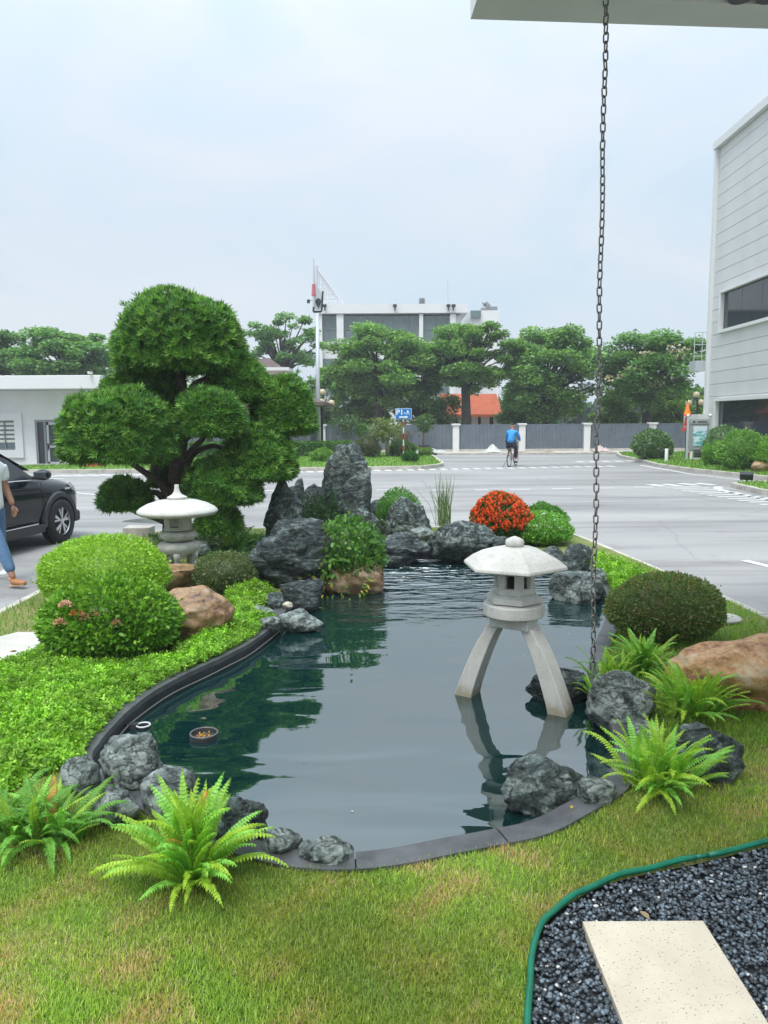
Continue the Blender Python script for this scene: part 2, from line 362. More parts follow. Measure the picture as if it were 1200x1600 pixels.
# ================================================================ THE SETTING
ZL = .17                      # lawn level in the garden
ZW = .08                      # water level
garden = [Vector(p) for p in [(-3.75, -3, 0), (-3.74, 4, 0), (-3.73, 8.4, 0), (-3.9, 11.6, 0), (-3.75, 12.35, 0), (-3.2, 12.75, 0), (0, 12.8, 0), (2.2, 12.7, 0), (2.85, 12.35, 0),
                               (3.06, 11.7, 0), (3.12, 11.06, 0), (3.3, 9.4, 0), (3.45, 7.8, 0), (3.52, 6.8, 0), (3.62, 4, 0), (3.7, -3, 0)]]
pond_px = [(142, 1190), (152, 1165), (175, 1137), (200, 1112), (240, 1082), (292, 1054), (345, 1030), (390, 1006), (428, 978), (446, 955), (470, 925), (500, 895), (560, 875), (620, 866), (700, 862), (780, 862), (850, 868),
           (905, 880), (935, 905), (950, 935), (947, 970), (932, 1005), (920, 1050), (932, 1100), (958, 1140), (962, 1185), (945, 1225), (896, 1255), (830, 1288), (760, 1303), (700, 1314), (650, 1324), (612, 1331),
           (555, 1337), (480, 1335), (400, 1318), (330, 1288), (250, 1252), (180, 1222)]
pond = catmull([G(x, y, ZL) for x, y in pond_px], 4)
gravel_px = [(822, 1700), (824, 1600), (828, 1547), (830, 1507), (840, 1463), (860, 1434), (897, 1406), (950, 1380), (1013, 1362), (1087, 1346), (1190, 1323), (1300, 1300), (1420, 1290), (1560, 1300)]
gravel_edge = catmull([G(x, y, ZL) for x, y in gravel_px], 5, closed=False)
gravel = gravel_edge + [Vector((gravel_edge[-1].x, -.5, ZL)), Vector((gravel_edge[0].x - .1, -.5, ZL))]

# materials of the ground
def ground_mat(name, ca, cb, cc, s1, s2, rough, bump=.3, bd=.01, stretch=(1, 1, 1)):
    m, nt, N, L, b = new_mat(name); tc = N.new('ShaderNodeTexCoord'); mp = N.new('ShaderNodeMapping'); mp.inputs['Scale'].default_value = stretch; L.new(tc.outputs['Object'], mp.inputs[0])
    n = N.new('ShaderNodeTexNoise'); n.inputs['Scale'].default_value = s1; n.inputs['Detail'].default_value = 7; n.inputs['Distortion'].default_value = .8; L.new(mp.outputs[0], n.inputs['Vector'])
    r = N.new('ShaderNodeValToRGB'); L.new(n.outputs[0], r.inputs[0]); e = r.color_ramp.elements
    e[0].position = .34; e[0].color = (*ca, 1); e[1].position = .66; e[1].color = (*cc, 1); q = e.new(.5); q.color = (*cb, 1)
    n2 = N.new('ShaderNodeTexNoise'); n2.inputs['Scale'].default_value = s2; n2.inputs['Detail'].default_value = 4; L.new(tc.outputs['Object'], n2.inputs['Vector'])
    mr = N.new('ShaderNodeMapRange'); mr.inputs[1].default_value = .3; mr.inputs[2].default_value = .7; mr.inputs[3].default_value = .82; mr.inputs[4].default_value = 1.15; L.new(n2.outputs[0], mr.inputs[0])
    v = N.new('ShaderNodeVectorMath'); v.operation = 'SCALE'; L.new(r.outputs[0], v.inputs[0]); L.new(mr.outputs[0], v.inputs['Scale']); L.new(v.outputs[0], b.inputs['Base Color'])
    b.inputs['Roughness'].default_value = rough
    bp = N.new('ShaderNodeBump'); bp.inputs['Strength'].default_value = bump; bp.inputs['Distance'].default_value = bd; L.new(n2.outputs[0], bp.inputs['Height']); L.new(bp.outputs[0], b.inputs['Normal'])
    return m
M['road'] = ground_mat('road', (.21, .207, .20), (.275, .27, .262), (.33, .322, .308), .32, 60, .75, stretch=(.4, 1.7, 1))
def road_wear(m):
    nt = m.node_tree; N = nt.nodes; L = nt.links; b = N['Principled BSDF']; src = b.inputs['Base Color'].links[0].from_socket; tc = N.new('ShaderNodeTexCoord')
    wv = N.new('ShaderNodeTexNoise'); wv.inputs['Scale'].default_value = .9; wv.inputs['Detail'].default_value = 5; L.new(tc.outputs['Object'], wv.inputs['Vector'])
    ad = N.new('ShaderNodeMix'); ad.data_type = 'VECTOR'; ad.inputs[0].default_value = .25; L.new(tc.outputs['Object'], ad.inputs[4]); L.new(wv.outputs['Color'], ad.inputs[5])
    vo = N.new('ShaderNodeTexVoronoi'); vo.feature = 'DISTANCE_TO_EDGE'; vo.inputs['Scale'].default_value = .22; L.new(ad.outputs[1], vo.inputs['Vector'])
    c = N.new('ShaderNodeMapRange'); c.inputs[1].default_value = 0; c.inputs[2].default_value = .006; c.inputs[3].default_value = .86; c.inputs[4].default_value = 1; L.new(vo.outputs['Distance'], c.inputs[0])
    st = N.new('ShaderNodeMapping'); st.inputs['Scale'].default_value = (.12, 2.2, 1); st.inputs['Rotation'].default_value = (0, 0, .12); L.new(tc.outputs['Object'], st.inputs[0])
    tn = N.new('ShaderNodeTexNoise'); tn.inputs['Scale'].default_value = 1.1; tn.inputs['Detail'].default_value = 6; L.new(st.outputs[0], tn.inputs['Vector'])
    t = N.new('ShaderNodeMapRange'); t.inputs[1].default_value = .52; t.inputs[2].default_value = .72; t.inputs[3].default_value = 1; t.inputs[4].default_value = .72; L.new(tn.outputs[0], t.inputs[0])
    bl = N.new('ShaderNodeTexNoise'); bl.inputs['Scale'].default_value = 1.6; bl.inputs['Detail'].default_value = 7; L.new(tc.outputs['Object'], bl.inputs['Vector'])
    b2 = N.new('ShaderNodeMapRange'); b2.inputs[1].default_value = .6; b2.inputs[2].default_value = .75; b2.inputs[3].default_value = 1; b2.inputs[4].default_value = .78; L.new(bl.outputs[0], b2.inputs[0])
    x = src
    for s_ in (c.outputs[0], t.outputs[0], b2.outputs[0]):
        v = N.new('ShaderNodeVectorMath'); v.operation = 'SCALE'; L.new(x, v.inputs[0]); L.new(s_, v.inputs['Scale']); x = v.outputs[0]
    L.new(x, b.inputs['Base Color'])
road_wear(M['road'])
M['lawn'] = ground_mat('lawn', (.09, .12, .025), (.14, .18, .035), (.22, .20, .08), 2.0, 60, .9, .5)
M['far_grass'] = ground_mat('far_grass', (.10, .20, .025), (.14, .25, .035), (.17, .28, .05), 1.2, 25, .9, .8, .03)
M['pavement'] = ground_mat('pavement', (.40, .36, .31), (.47, .43, .38), (.52, .49, .44), 1.0, 20, .85)
M['gravel_bed'] = mat('gravel_bed', (.02, .022, .025), .9, c2=(.035, .037, .04), scale=60)
# road: one sheet out to the horizon with an opening where the garden stands
sheet('road', [Vector(p) for p in [(-900, -200, 0), (900, -200, 0), (900, 1600, 0), (-900, 1600, 0)]], [garden], lambda x, y: 0, M['road'])
def zlawn(x, y): return ZL - .006 + .012 * noise.noise(Vector((x * 1.3, y * 1.3, 0)))
lawn_in = offset(garden, -.115)
pond_o = offset(pond, .10)
sheet('lawn', lawn_in, [pond_o, gravel], zlawn, M['lawn'], .12)
sheet('gravel_bed', offset(gravel, .06), [], lambda x, y: ZL - .028, M['gravel_bed'])
# pond: basin, walls, water, coping slabs
b = MB(); n = len(pond); lo = [Vector((p.x, p.y, -.75)) for p in pond]
b.add([(p.x, p.y, ZL - .015) for p in pond] + lo, [(i, (i + 1) % n, (i + 1) % n + n, i + n) for i in range(n)]); o = b.build('pond_wall', M['pond_wall'], smooth=True); o['kind'] = 'structure'
m, nt, N, L, bs = new_mat('pond_floor'); M['pond_floor'] = m
tc = N.new('ShaderNodeTexCoord'); nn = N.new('ShaderNodeTexNoise'); nn.inputs['Scale'].default_value = 3.5; nn.inputs['Detail'].default_value = 8; L.new(tc.outputs['Object'], nn.inputs['Vector'])
r = N.new('ShaderNodeValToRGB'); L.new(nn.outputs[0], r.inputs[0]); r.color_ramp.elements[0].position = .4; r.color_ramp.elements[0].color = (.008, .035, .035, 1); r.color_ramp.elements[1].position = .7; r.color_ramp.elements[1].color = (.03, .075, .06, 1)
L.new(r.outputs[0], bs.inputs['Base Color']); bs.inputs['Roughness'].default_value = .9
sheet('pond_floor', offset(pond, .02), [], lambda x, y: -.55 + .06 * noise.noise(Vector((x, y, 1))), m, .25)
m, nt, N, L, bs = new_mat('pond_water'); M['water'] = m
N.remove(bs); tc = N.new('ShaderNodeTexCoord'); geo = N.new('ShaderNodeNewGeometry')
FOUNT = G(640, 880, ZW)
sub = N.new('ShaderNodeVectorMath'); sub.operation = 'DISTANCE'; L.new(geo.outputs['Position'], sub.inputs[0]); sub.inputs[1].default_value = FOUNT
amp = N.new('ShaderNodeMapRange'); amp.interpolation_type = 'SMOOTHSTEP'; amp.inputs[1].default_value = .2; amp.inputs[2].default_value = 4.6; amp.inputs[3].default_value = 1; amp.inputs[4].default_value = .0; L.new(sub.outputs['Value'], amp.inputs[0])
def wnoise(sc, st, det=3, rot=0):
    mp = N.new('ShaderNodeMapping'); mp.inputs['Scale'].default_value = st; mp.inputs['Rotation'].default_value = (0, 0, rot); L.new(tc.outputs['Object'], mp.inputs[0])
    n_ = N.new('ShaderNodeTexNoise'); n_.inputs['Scale'].default_value = sc; n_.inputs['Detail'].default_value = det; n_.inputs['Distortion'].default_value = .5; L.new(mp.outputs[0], n_.inputs['Vector']); return n_.outputs[0]
def mth(op, a, b_, c_=None):
    q = N.new('ShaderNodeMath'); q.operation = op
    for i, v_ in enumerate((a, b_, c_)):
        if v_ is None: continue
        if isinstance(v_, (int, float)): q.inputs[i].default_value = v_
        else: L.new(v_, q.inputs[i])
    return q.outputs[0]
big = wnoise(1.5, (.55, 1.5, 1), 1.5, .15); fine = wnoise(6.5, (.55, 1.5, 1), 2.5, -.1)
a2 = mth('POWER', amp.outputs[0], 2.2)
hgt = mth('ADD', mth('MULTIPLY', big, mth('MULTIPLY_ADD', amp.outputs[0], .042, .020)), mth('MULTIPLY', fine, mth('MULTIPLY_ADD', a2, .115, .0005)))
bp = N.new('ShaderNodeBump'); bp.inputs['Strength'].default_value = 1; bp.inputs['Distance'].default_value = 1.0; L.new(hgt, bp.inputs['Height'])
fr = N.new('ShaderNodeFresnel'); fr.inputs['IOR'].default_value = 3.2; L.new(bp.outputs[0], fr.inputs['Normal'])
gl = N.new('ShaderNodeBsdfGlossy'); gl.inputs['Roughness'].default_value = .015; L.new(bp.outputs[0], gl.inputs['Normal']); gl.inputs[0].default_value = (.96, 1, 1, 1)
tr = N.new('ShaderNodeBsdfTransparent'); tr.inputs[0].default_value = (.16, .34, .32, 1)
di = N.new('ShaderNodeBsdfDiffuse'); di.inputs[0].default_value = (.004, .036, .036, 1)
mu = N.new('ShaderNodeMixShader'); mu.inputs[0].default_value = .55; L.new(tr.outputs[0], mu.inputs[1]); L.new(di.outputs[0], mu.inputs[2])
ms = N.new('ShaderNodeMixShader'); L.new(fr.outputs[0], ms.inputs[0]); L.new(mu.outputs[0], ms.inputs[1]); L.new(gl.outputs[0], ms.inputs[2])
L.new(ms.outputs[0], N['Material Output'].inputs[0])
sheet('pond_water', offset(pond, .005), [], lambda x, y: ZW, m, .35)
# coping: dark stone slabs laid end to end round the pond
cop_o = offset(pond, .115); cop_i = offset(pond, -.008)
cp = thing('pond_coping', 'dark slate coping running round the whole edge of the pond', 'edging'); 
per = 0; i0 = 0
for i in range(n):
    per += (pond[(i + 1) % n] - pond[i]).length
    if per > .62 or i == n - 1:
        idx = [k % n for k in range(i0, i + 2)]
        bb = MB(); q = len(idx); top = ZL + .012 + .003 * random.random(); vs = []
        for j, k in enumerate(idx):
            a_, c_ = Vector(cop_i[k]), Vector(cop_o[k])
            if j in (0, q - 1):
                k2 = idx[1 if j == 0 else q - 2]; e = .003 / max((cop_i[k2] - cop_i[k]).length, .003)
                a_ = a_.lerp(cop_i[k2], min(e, .4)); c_ = c_.lerp(cop_o[k2], min(e, .4))
            vs += [(a_.x, a_.y, top), (c_.x, c_.y, top), (c_.x, c_.y, ZL - .026), (a_.x, a_.y, ZL - .022)]
        fs = []
        for j in range(q - 1):
            for e in range(4): fs.append((j * 4 + e, j * 4 + (e + 1) % 4, j * 4 + 4 + (e + 1) % 4, j * 4 + 4 + e))
        fs += [(0, 1, 2, 3), tuple((q - 1) * 4 + e for e in (3, 2, 1, 0))]
        bb.add(vs, fs); ob = bb.build('coping_slab', M['coping'], cp); per = 0; i0 = i + 1

# kerbs: separate stones butted along a line
def kerb(name, pts, label, zt=.15, wd=.115, ln=.8, closed=False, m=None, z0=-.02):
    root = thing(name, label, 'kerb'); pts = [Vector((p[0], p[1], 0)) for p in pts]
    if closed: pts = pts + [pts[0]]
    seg = [(pts[i + 1] - pts[i]).length for i in range(len(pts) - 1)]; tot = sum(seg); k = max(1, round(tot / ln)); ln = tot / k
    def at(s_):
        for i, l in enumerate(seg):
            if s_ <= l + 1e-6 or i == len(seg) - 1: return pts[i].lerp(pts[i + 1], min(s_ / l, 1))
            s_ -= l
    base = None
    for i in range(k):
        a, c = at(i * ln), at((i + 1) * ln); d = c - a; mid = (a + c) / 2
        if base is None:
            bb = MB().box((0, 0, (zt + z0) / 2), (ln - .008, wd, zt - z0)); ob = bb.build('kerb_stone', m or M['kerb_stone'], root, bevel=.012); base = ob
        else: ob = base.copy(); link(ob, root)
        ob.location = (mid.x, mid.y, 0); ob.rotation_euler = (R(random.uniform(-.6, .6)), 0, math.atan2(d.y, d.x)); ob.scale = (d.length / ln, 1, random.uniform(.97, 1.03))
    return root
kerb('garden_kerb', offset(garden, -.058)[::-1], 'pale kerb of long stones round the pond garden', zt=.15, ln=.9, closed=True)

# far lawns, each with kerb
def island(name, pts, label, klabel, kname='kerb_line', cl=True, zt=.14):
    P = [Vector((p[0], p[1], 0)) for p in pts]
    o = sheet(name, offset(P, -.1), [], lambda x, y: zt - .01 + .05 * min(1, max(0, poly_dist(np.array([x]), np.array([y]), P)[0] / 2)), M['far_grass'], 1.2)
    kerb(kname, offset(P, -.05), klabel, zt=zt, wd=.12, ln=1.0, closed=cl)
isl_a = catmull([(-14.6, 29.2, 0), (-7, 28.9, 0), (0, 29.6, 0), (1.6, 30.0, 0), (2.45, 31.6, 0), (2.5, 34, 0), (2.3, 41.2, 0), (0, 41.6, 0), (-10.2, 41.5, 0), (-10.6, 34.5, 0), (-14.6, 31.4, 0)], 3)
island('grass_island', isl_a, '', 'pale kerb round the middle grass island beyond the road', 'island_kerb')
g = lambda x, y: G(x, y, 0)
isl_b = [g(1200, 751), g(1165, 747), g(1130, 743), g(1077, 737.5), g(1025, 729.5), g(1003, 723), Vector((11.7, 37.2, 0)), Vector((12.3, 40.2, 0)), Vector((30, 40.5, 0)), Vector((30, 17, 0)), Vector((12.1, 20.4, 0))]
isl_b = [g(1200, 751), g(1165, 747), g(1130, 743), g(1077, 737.5), g(1025, 729.5), g(1003, 723), Vector((11.5, 37.4, 0)), Vector((12.3, 40.6, 0)), Vector((30, 40.8, 0)), Vector((30, 23.0, 0)), Vector((12.3, 23.0, 0))]
island('grass_verge', isl_b, '', 'pale kerb along the verge in front of the clad building', 'verge_kerb')
isl_c = [g(1142, 761.5), g(1200, 776), Vector((10.6, 17.5, 0)), Vector((11.5, 12, 0)), Vector((20, 12, 0)), Vector((20, 21.6, 0)), Vector((10.3, 21.8, 0))]
island('grass_corner', isl_c, '', 'pale kerb of the small grass corner with the floodlight', 'corner_kerb')
# pavement before the fence
sheet('pavement', [Vector(p) for p in [(-30, 41.7, 0), (40, 41.7, 0), (40, 60, 0), (-30, 60, 0)]], [], lambda x, y: .09, M['pavement'])
kerb('pavement_kerb', [(2.9, 41.7), (40, 41.7)], 'low worn kerb along the pavement by the steel fence', zt=.09, wd=.14, ln=1.4)

# road markings: thin sheets of paint
mk = thing('road_marking', 'white painted dashes and hatching on the road', 'road marking'); mk['kind'] = 'structure'
del mk['category'], mk['label']
def paint(poly, name='painted_line'):
    vs = [(p[0], p[1], .006) for p in poly]; nn_ = len(vs); bb = MB().add(vs, [tuple(range(nn_))])
    me = bb.mesh(name)
    if me.polygons[0].normal.z < 0: me.flip_normals()
    return mesh_obj(name, me, M['line_paint'], mk)
def bar(x0, y0, x1, y1, wd=.12):
    a, c = g(x0, y0), g(x1, y1); d = (c - a).normalized(); s_ = Vector((-d.y, d.x, 0)) * wd / 2; paint([a - s_, c - s_, c + s_, a + s_])
for k in range(29):
    x = 462 + k * 17.6; y = 738.5 - (x - 460) * .0185; a = g(x, y); paint([a, a + Vector((.27, -.06, 0)), a + Vector((.17, .62, 0)), a + Vector((-.10, .66, 0))])
for k in range(5):
    x = 905 + k * 20; a = g(x, 722.5 - k * .3); paint([a, a + Vector((.36, 0, 0)), a + Vector((.30, .7, 0)), a + Vector((-.06, .7, 0))])
for x0, x1, y in [(668, 700, 766), (742, 763, 766), (797, 829, 765), (862, 894, 764), (934, 960, 763), (990, 1022, 761.5), (586, 618, 766), (480, 520, 767), (400, 440, 767)]: bar(x0, y, x1, y - .3, .16)
for x0, y0, x1, y1 in [(1014, 757, 1038, 760), (1037, 756.5, 1063, 759.5), (1063, 755.5, 1090, 758.5), (1088, 755, 1115, 758)]: bar(x0, y0, x1, y1, .3)
for a0, a1, y0, y1 in [(565, 780, 326, 322), (610, 830, 334, 331), (660, 880, 346, 341), (715, 920, 355, 350), (765, 990, 366, 358), (820, 1060, 377, 370), (885, 1130, 387, 381), (950, 1200, 398, 392), (1010, 1240, 409, 404), (1080, 1300, 420, 414), (1150, 1400, 434, 426)]:
    bar(900 + a0 / 4, 680 + y0 / 4, 900 + a1 / 4, 680 + y1 / 4, .16)
cv = [(1124, 760.5), (1121, 763), (1128, 766.5), (1150, 770.5), (1175, 775.5), (1205, 782)]
P_ = catmull([g(*p) for p in cv], 3, False)
for a, c in zip(P_[:-1], P_[1:]):
    d = (c - a).normalized(); s_ = Vector((-d.y, d.x, 0)) * .11; paint([a - s_, c - s_ , c + s_, a + s_])
bar(1163, 876, 1240, 895, .13); bar(1000, 727, 1080, 741, .14); bar(1080, 741, 1195, 754.5, .14)
bar(112, 769.5, 150, 773, .12); bar(70, 748, 100, 748, .2)
for k in range(7): x = 70 + k * 22; a = g(x, 745 - k * .3); paint([a, a + Vector((.3, 0, 0)), a + Vector((.55, .9, 0)), a + Vector((.25, .9, 0))])
bar(0, 899, 14, 889, .12)
# puddle on the road behind the lantern
M['puddle'] = mat('puddle', (.12, .125, .125), .06, spec=.8)
P_ = catmull([g(*p) for p in [(190, 815), (215, 811), (250, 810), (285, 813), (270, 818), (225, 817)]], 3)
o = MB().add([(p.x, p.y, .004) for p in P_], [tuple(range(len(P_)))]).build('puddle', M['puddle']); o['kind'] = 'structure'
if o.data.polygons[0].normal.z < 0: o.data.flip_normals()

# ---------------------------------------------------------------- fence of ribbed steel panels between white pillars
FY = 43.8
fence = thing('steel_fence', 'long blue grey ribbed steel fence between white capped pillars', 'fence', (0, FY, 0))
xs = [V(p, 700, FY).x for p in (-30, 72, 174, 276, 378, 504, 608, 712, 815, 916, 1018, 1120, 1222)]
zt_f = V(760, 663.5, FY).z
pil = MB().box((0, 0, .85), (.36, .36, 1.7)).build('pillar', M['white_paint'], fence, bevel=.01)
cap = MB().box((0, 0, 1.74), (.5, .5, .1)).box((0, 0, 1.67), (.43, .43, .05)).build('pillar_cap', M['white_paint'], pil, bevel=.01)
panel0 = None
for i, x in enumerate(xs):
    p = pil if i == 0 else copy_tree(pil, fence)
    p.location = (x, 0, 0); p.scale = (1, 1, zt_f / 1.72)
    if i < len(xs) - 1:
        wdt = xs[i + 1] - x - .40
        if panel0 is None:
            W0 = wdt; nr = 22; vs = []; pts = []
            for k in range(nr):
                x0 = -W0 / 2 + W0 * k / nr; st = W0 / nr
                pts += [(x0, 0), (x0 + st * .38, 0), (x0 + st * .5, -.035), (x0 + st * .88, -.035)]
            pts.append((W0 / 2, 0)); bb = MB(); vs = [(a, c, .22) for a, c in pts] + [(a, c, 1.6) for a, c in pts]; q = len(pts)
            bb.add(vs, [(k, k + 1, k + 1 + q, k + q) for k in range(q - 1)]); panel0 = bb.build('steel_panel', M['fence_steel'], fence); pn = panel0
            rail = MB().box((0, .03, 1.61), (W0, .08, .05)).box((0, .03, .2), (W0, .08, .05)).build('rail', M['fence_steel'], panel0)
        else: pn = copy_tree(panel0, fence)
        pn.location = ((x + xs[i + 1]) / 2, 0, 0); pn.scale = (wdt / W0, 1, zt_f / 1.62)
        MB().box(((x + xs[i + 1]) / 2, 0, .15), (xs[i + 1] - x - .36, .24, .14)).build('plinth', M['concrete'], fence)

# ---------------------------------------------------------------- clad building, right
D0 = 38.0; BX = V(1122, 222, D0).x; BT = V(1122, 222, D0).z + .0
A0 = math.atan2(BX - V(1200, 166, 34).x, 4)      # checks the wall's line
bld = thing('clad_building', 'tall white building clad in long boards with dark ribbon windows', 'building', (BX, D0, 0), R(-1.0))
# local x = to the right (away), local y = along wall towards camera (negative)
WL = 22.0
MB().box((7.6, -WL / 2, BT / 2), (15, WL, BT - .2)).build('wall_core', M['cladding'], bld)
def zat(px, py, yw): return V(px, py, D0 + yw).z
win = [(-2.0, -WL + 1, zat(1136, 516, -1.3), zat(1136, 458, -1.3)), (-2.0, -WL + 1, .95, zat(1135, 627, -1.3))]
win = [(-1.35, -WL + 1, win[0][2], win[0][3]), (-1.3, -WL + 1, .95, win[1][3])]
bh = .585; nb = int((BT - .5) / bh); shared = {}
def board(y0, y1, z0, z1):
    key = (round(y0 - y1, 3), round(z1 - z0, 3))
    if key in shared: ob = shared[key].copy(); link(ob, bld)
    else: ob = MB().box((0, 0, 0), (.06, y0 - y1 - .01, z1 - z0 - .018)).build('cladding_board', M['cladding'], bld, bevel=.004); shared[key] = ob
    ob.location = (.07, (y0 + y1) / 2, (z0 + z1) / 2)
for k in range(nb + 1):
    z0, z1 = k * bh, min((k + 1) * bh, BT - .35)
    if z1 - z0 < .1: continue
    cuts = [w_ for w_ in win if w_[2] - .12 < z1 and w_[3] + .12 > z0]
    if not cuts: board(-.16, -WL, z0, z1); continue
    w_ = cuts[0]; board(-.16, w_[0] + .14, z0, z1)
    if z0 < w_[2] - .14: board(w_[0] + .14, -WL, z0, w_[2] - .14)
    if z1 > w_[3] + .14: board(w_[0] + .14, -WL, w_[3] + .14, z1)
for (y0, y1, z0, z1) in win:
    f = MB(); ln = y0 - y1; f.box((-.02, (y0 + y1) / 2, z1 + .07), (.2, ln + .28, .14)).box((-.02, (y0 + y1) / 2, z0 - .07), (.2, ln + .28, .14)).box((-.02, y0 + .07, (z0 + z1) / 2), (.2, .14, z1 - z0)).box((-.02, y1 - .07, (z0 + z1) / 2), (.2, .14, z1 - z0))
    wf = f.build('window_frame', M['trim'], bld)
    k = 0; y = y0
    while y - 1.9 > y1:
        MB().box((.09, y - .95, (z0 + z1) / 2), (.03, 1.87, z1 - z0 - .01)).build('pane', M['dark_glass'], wf); y -= 1.9
MB().box((-.02, -WL / 2, BT - .17), (.34, WL + .2, .34)).build('roof_edge', M['trim'], bld)
MB().box((-.02, -.06, (BT - .35) / 2), (.22, .2, BT - .36)).build('corner_trim', M['trim'], bld)
MB().box((-.15, .75, 1.72), (.6, 1.9, .75)).build('lower_block', M['cladding'], bld)
o = MB().box((-.1, .7, .68), (.4, 1.6, 1.3)).build('base_panel', M['grey_metal'], bld)
lad = MB()
for sx in (-.48, -.1): lad.tube([(sx, .6, 6.1), (sx, .6, 4.5)], .02)
for zz in (6.1, 5.5, 4.95): lad.tube([(-.48, .6, zz), (.1, .6, zz)], .018)
lad.box((-.3, .6, 4.45), (.5, .8, .5)); lad.build('roof_ladder', M['galvanised'], bld)

# ---------------------------------------------------------------- low white building, left
LY = 33.7
lb = thing('gatehouse_building', 'low flat roofed white building with grey glass door', 'building', (0, LY, 0))
lx0, lx1 = -26.0, V(150, 700, LY).x
zt0 = V(60, 610, LY).z; zt1 = V(60, 588, LY - .8).z
dx0, dx1 = V(56, 690, LY).x, V(99, 690, LY).x; dz = V(70, 656, LY).z
wx0, wx1 = V(-50, 690, LY).x, V(25, 690, LY).x; wz0, wz1 = V(10, 703, LY).z, V(10, 657, LY).z
wall = MB()
def wb(x0, x1, z0, z1): wall.box(((x0 + x1) / 2, .15, (z0 + z1) / 2), (x1 - x0, .3, z1 - z0))
wb(dx1, lx1, 0, zt0); wb(wx1, dx0, 0, zt0); wb(dx0, dx1, dz, zt0); wb(wx0, wx1, wz1, zt0); wb(wx0, wx1, 0, wz0); wb(lx0, wx0, 0, zt0)
wall.box((lx1 - .15, 3.3, zt0 / 2), (.3, 6, zt0)).box(((lx0 + lx1) / 2, 6.4, zt0 / 2), (lx1 - lx0, .2, zt0))
wl = wall.build('wall', M['white_paint'], lb)
MB().box(((lx0 + lx1) / 2 + .2, 2.6, (zt0 + zt1) / 2 + .01), (lx1 - lx0 + 1.2, 7.8, zt1 - zt0)).build('flat_roof', M['trim'], lb, bevel=.02)
for zz in np.arange(.65, zt0, .62): MB().box(((dx1 + lx1) / 2, -.003, zz), (lx1 - dx1, .008, .012)).build('joint', M['concrete'], wl)
dr = MB(); fw = .1
dr.box((dx0 + fw / 2, .04, dz / 2), (fw, .12, dz)).box((dx1 - fw / 2, .04, dz / 2), (fw, .12, dz)).box(((dx0 + dx1) / 2, .04, dz - fw / 2), (dx1 - dx0 - 2 * fw, .12, fw)).box((dx0 + .42, .04, dz / 2), (.09, .11, dz - .1))
dfr = dr.build('door_frame', M['grey_metal'], lb)
MB().box((dx0 + .235, .06, dz / 2), (.28, .02, dz - .1)).build('side_pane', M['dark_glass'], dfr)
x0 = dx0 + .48; x1 = dx1 - fw; lf = MB()
lf.box((x0 + .06, .02, dz / 2), (.1, .05, dz - .12)).box((x1 - .06, .02, dz / 2), (.1, .05, dz - .12)).box(((x0 + x1) / 2, .02, dz - .16), (x1 - x0, .05, .12)).box(((x0 + x1) / 2, .02, .1), (x1 - x0, .05, .16)).box(((x0 + x1) / 2, .02, dz * .42), (x1 - x0, .05, .1))
dl = lf.build('door', mat('door_frame_light', (.42, .45, .47), .4, .3), lb)
MB().box(((x0 + x1) / 2, .04, dz / 2), (x1 - x0 - .1, .02, dz - .2)).build('pane', M['dark_glass'], dl)
MB().box((x0 + .06, -.04, dz * .42), (.04, .05, .3)).build('handle', M['dark_metal'], dl)
MB().box((dx0 + .55, -.015, dz + .22), (.7, .02, .14)).build('door_sign', M['trim'], lb)
MB().box(((dx0 + dx1) / 2, -.25, .05), (1.9, .5, .1)).build('door_step', M['concrete'], lb)
sw = MB(); s_ = .34
sw.box(((wx0 + wx1) / 2, -.04, wz1 + s_ / 2), (wx1 - wx0 + 2 * s_, .12, s_)).box(((wx0 + wx1) / 2, -.04, wz0 - s_ / 2), (wx1 - wx0 + 2 * s_, .12, s_)).box((wx1 + s_ / 2, -.04, (wz0 + wz1) / 2), (s_, .12, wz1 - wz0)).box((wx0 - s_ / 2, -.04, (wz0 + wz1) / 2), (s_, .12, wz1 - wz0))
sr = sw.build('window_surround', M['trim'], lb)
wf = MB(); hz = (wz0 + wz1) / 2; hh = wz1 - wz0
wf.box(((wx0 + wx1) / 2, .08, wz1 - .03), (wx1 - wx0, .06, .06)).box(((wx0 + wx1) / 2, .08, wz0 + .03), (wx1 - wx0, .06, .06))
for x in (wx1 - .03, wx1 - .5, wx1 - 1.0, wx1 - 1.5, wx0 + .03): wf.box((x, .08, hz), (.05, .055, hh - .12))
wfo = wf.build('window_frame', M['grey_metal'], lb)
MB().box(((wx0 + wx1) / 2, .13, hz), (wx1 - wx0, .02, hh)).build('pane', M['window_glass'], wfo)
for k in range(5):
    MB().box(((wx0 + wx1) / 2, .105, wz1 - .14 - k * .19), (wx1 - wx0 - .05, .012, .11)).build('blind_slat', mat('blind', (.75, .76, .66), .7) if k == 0 else bpy.data.materials['blind'], wfo)
# wall camera on the roof edge
c_ = MB().box((0, 0, 0), (.1, .3, .1)).box((0, .1, -.08), (.05, .05, .12)).build('security_camera', M['white_paint'], loc=V(141, 591, LY - 1.4)); c_.location.z = zt1 + .1; tag(c_, 'small white security camera on the roof edge of the low building', 'camera')

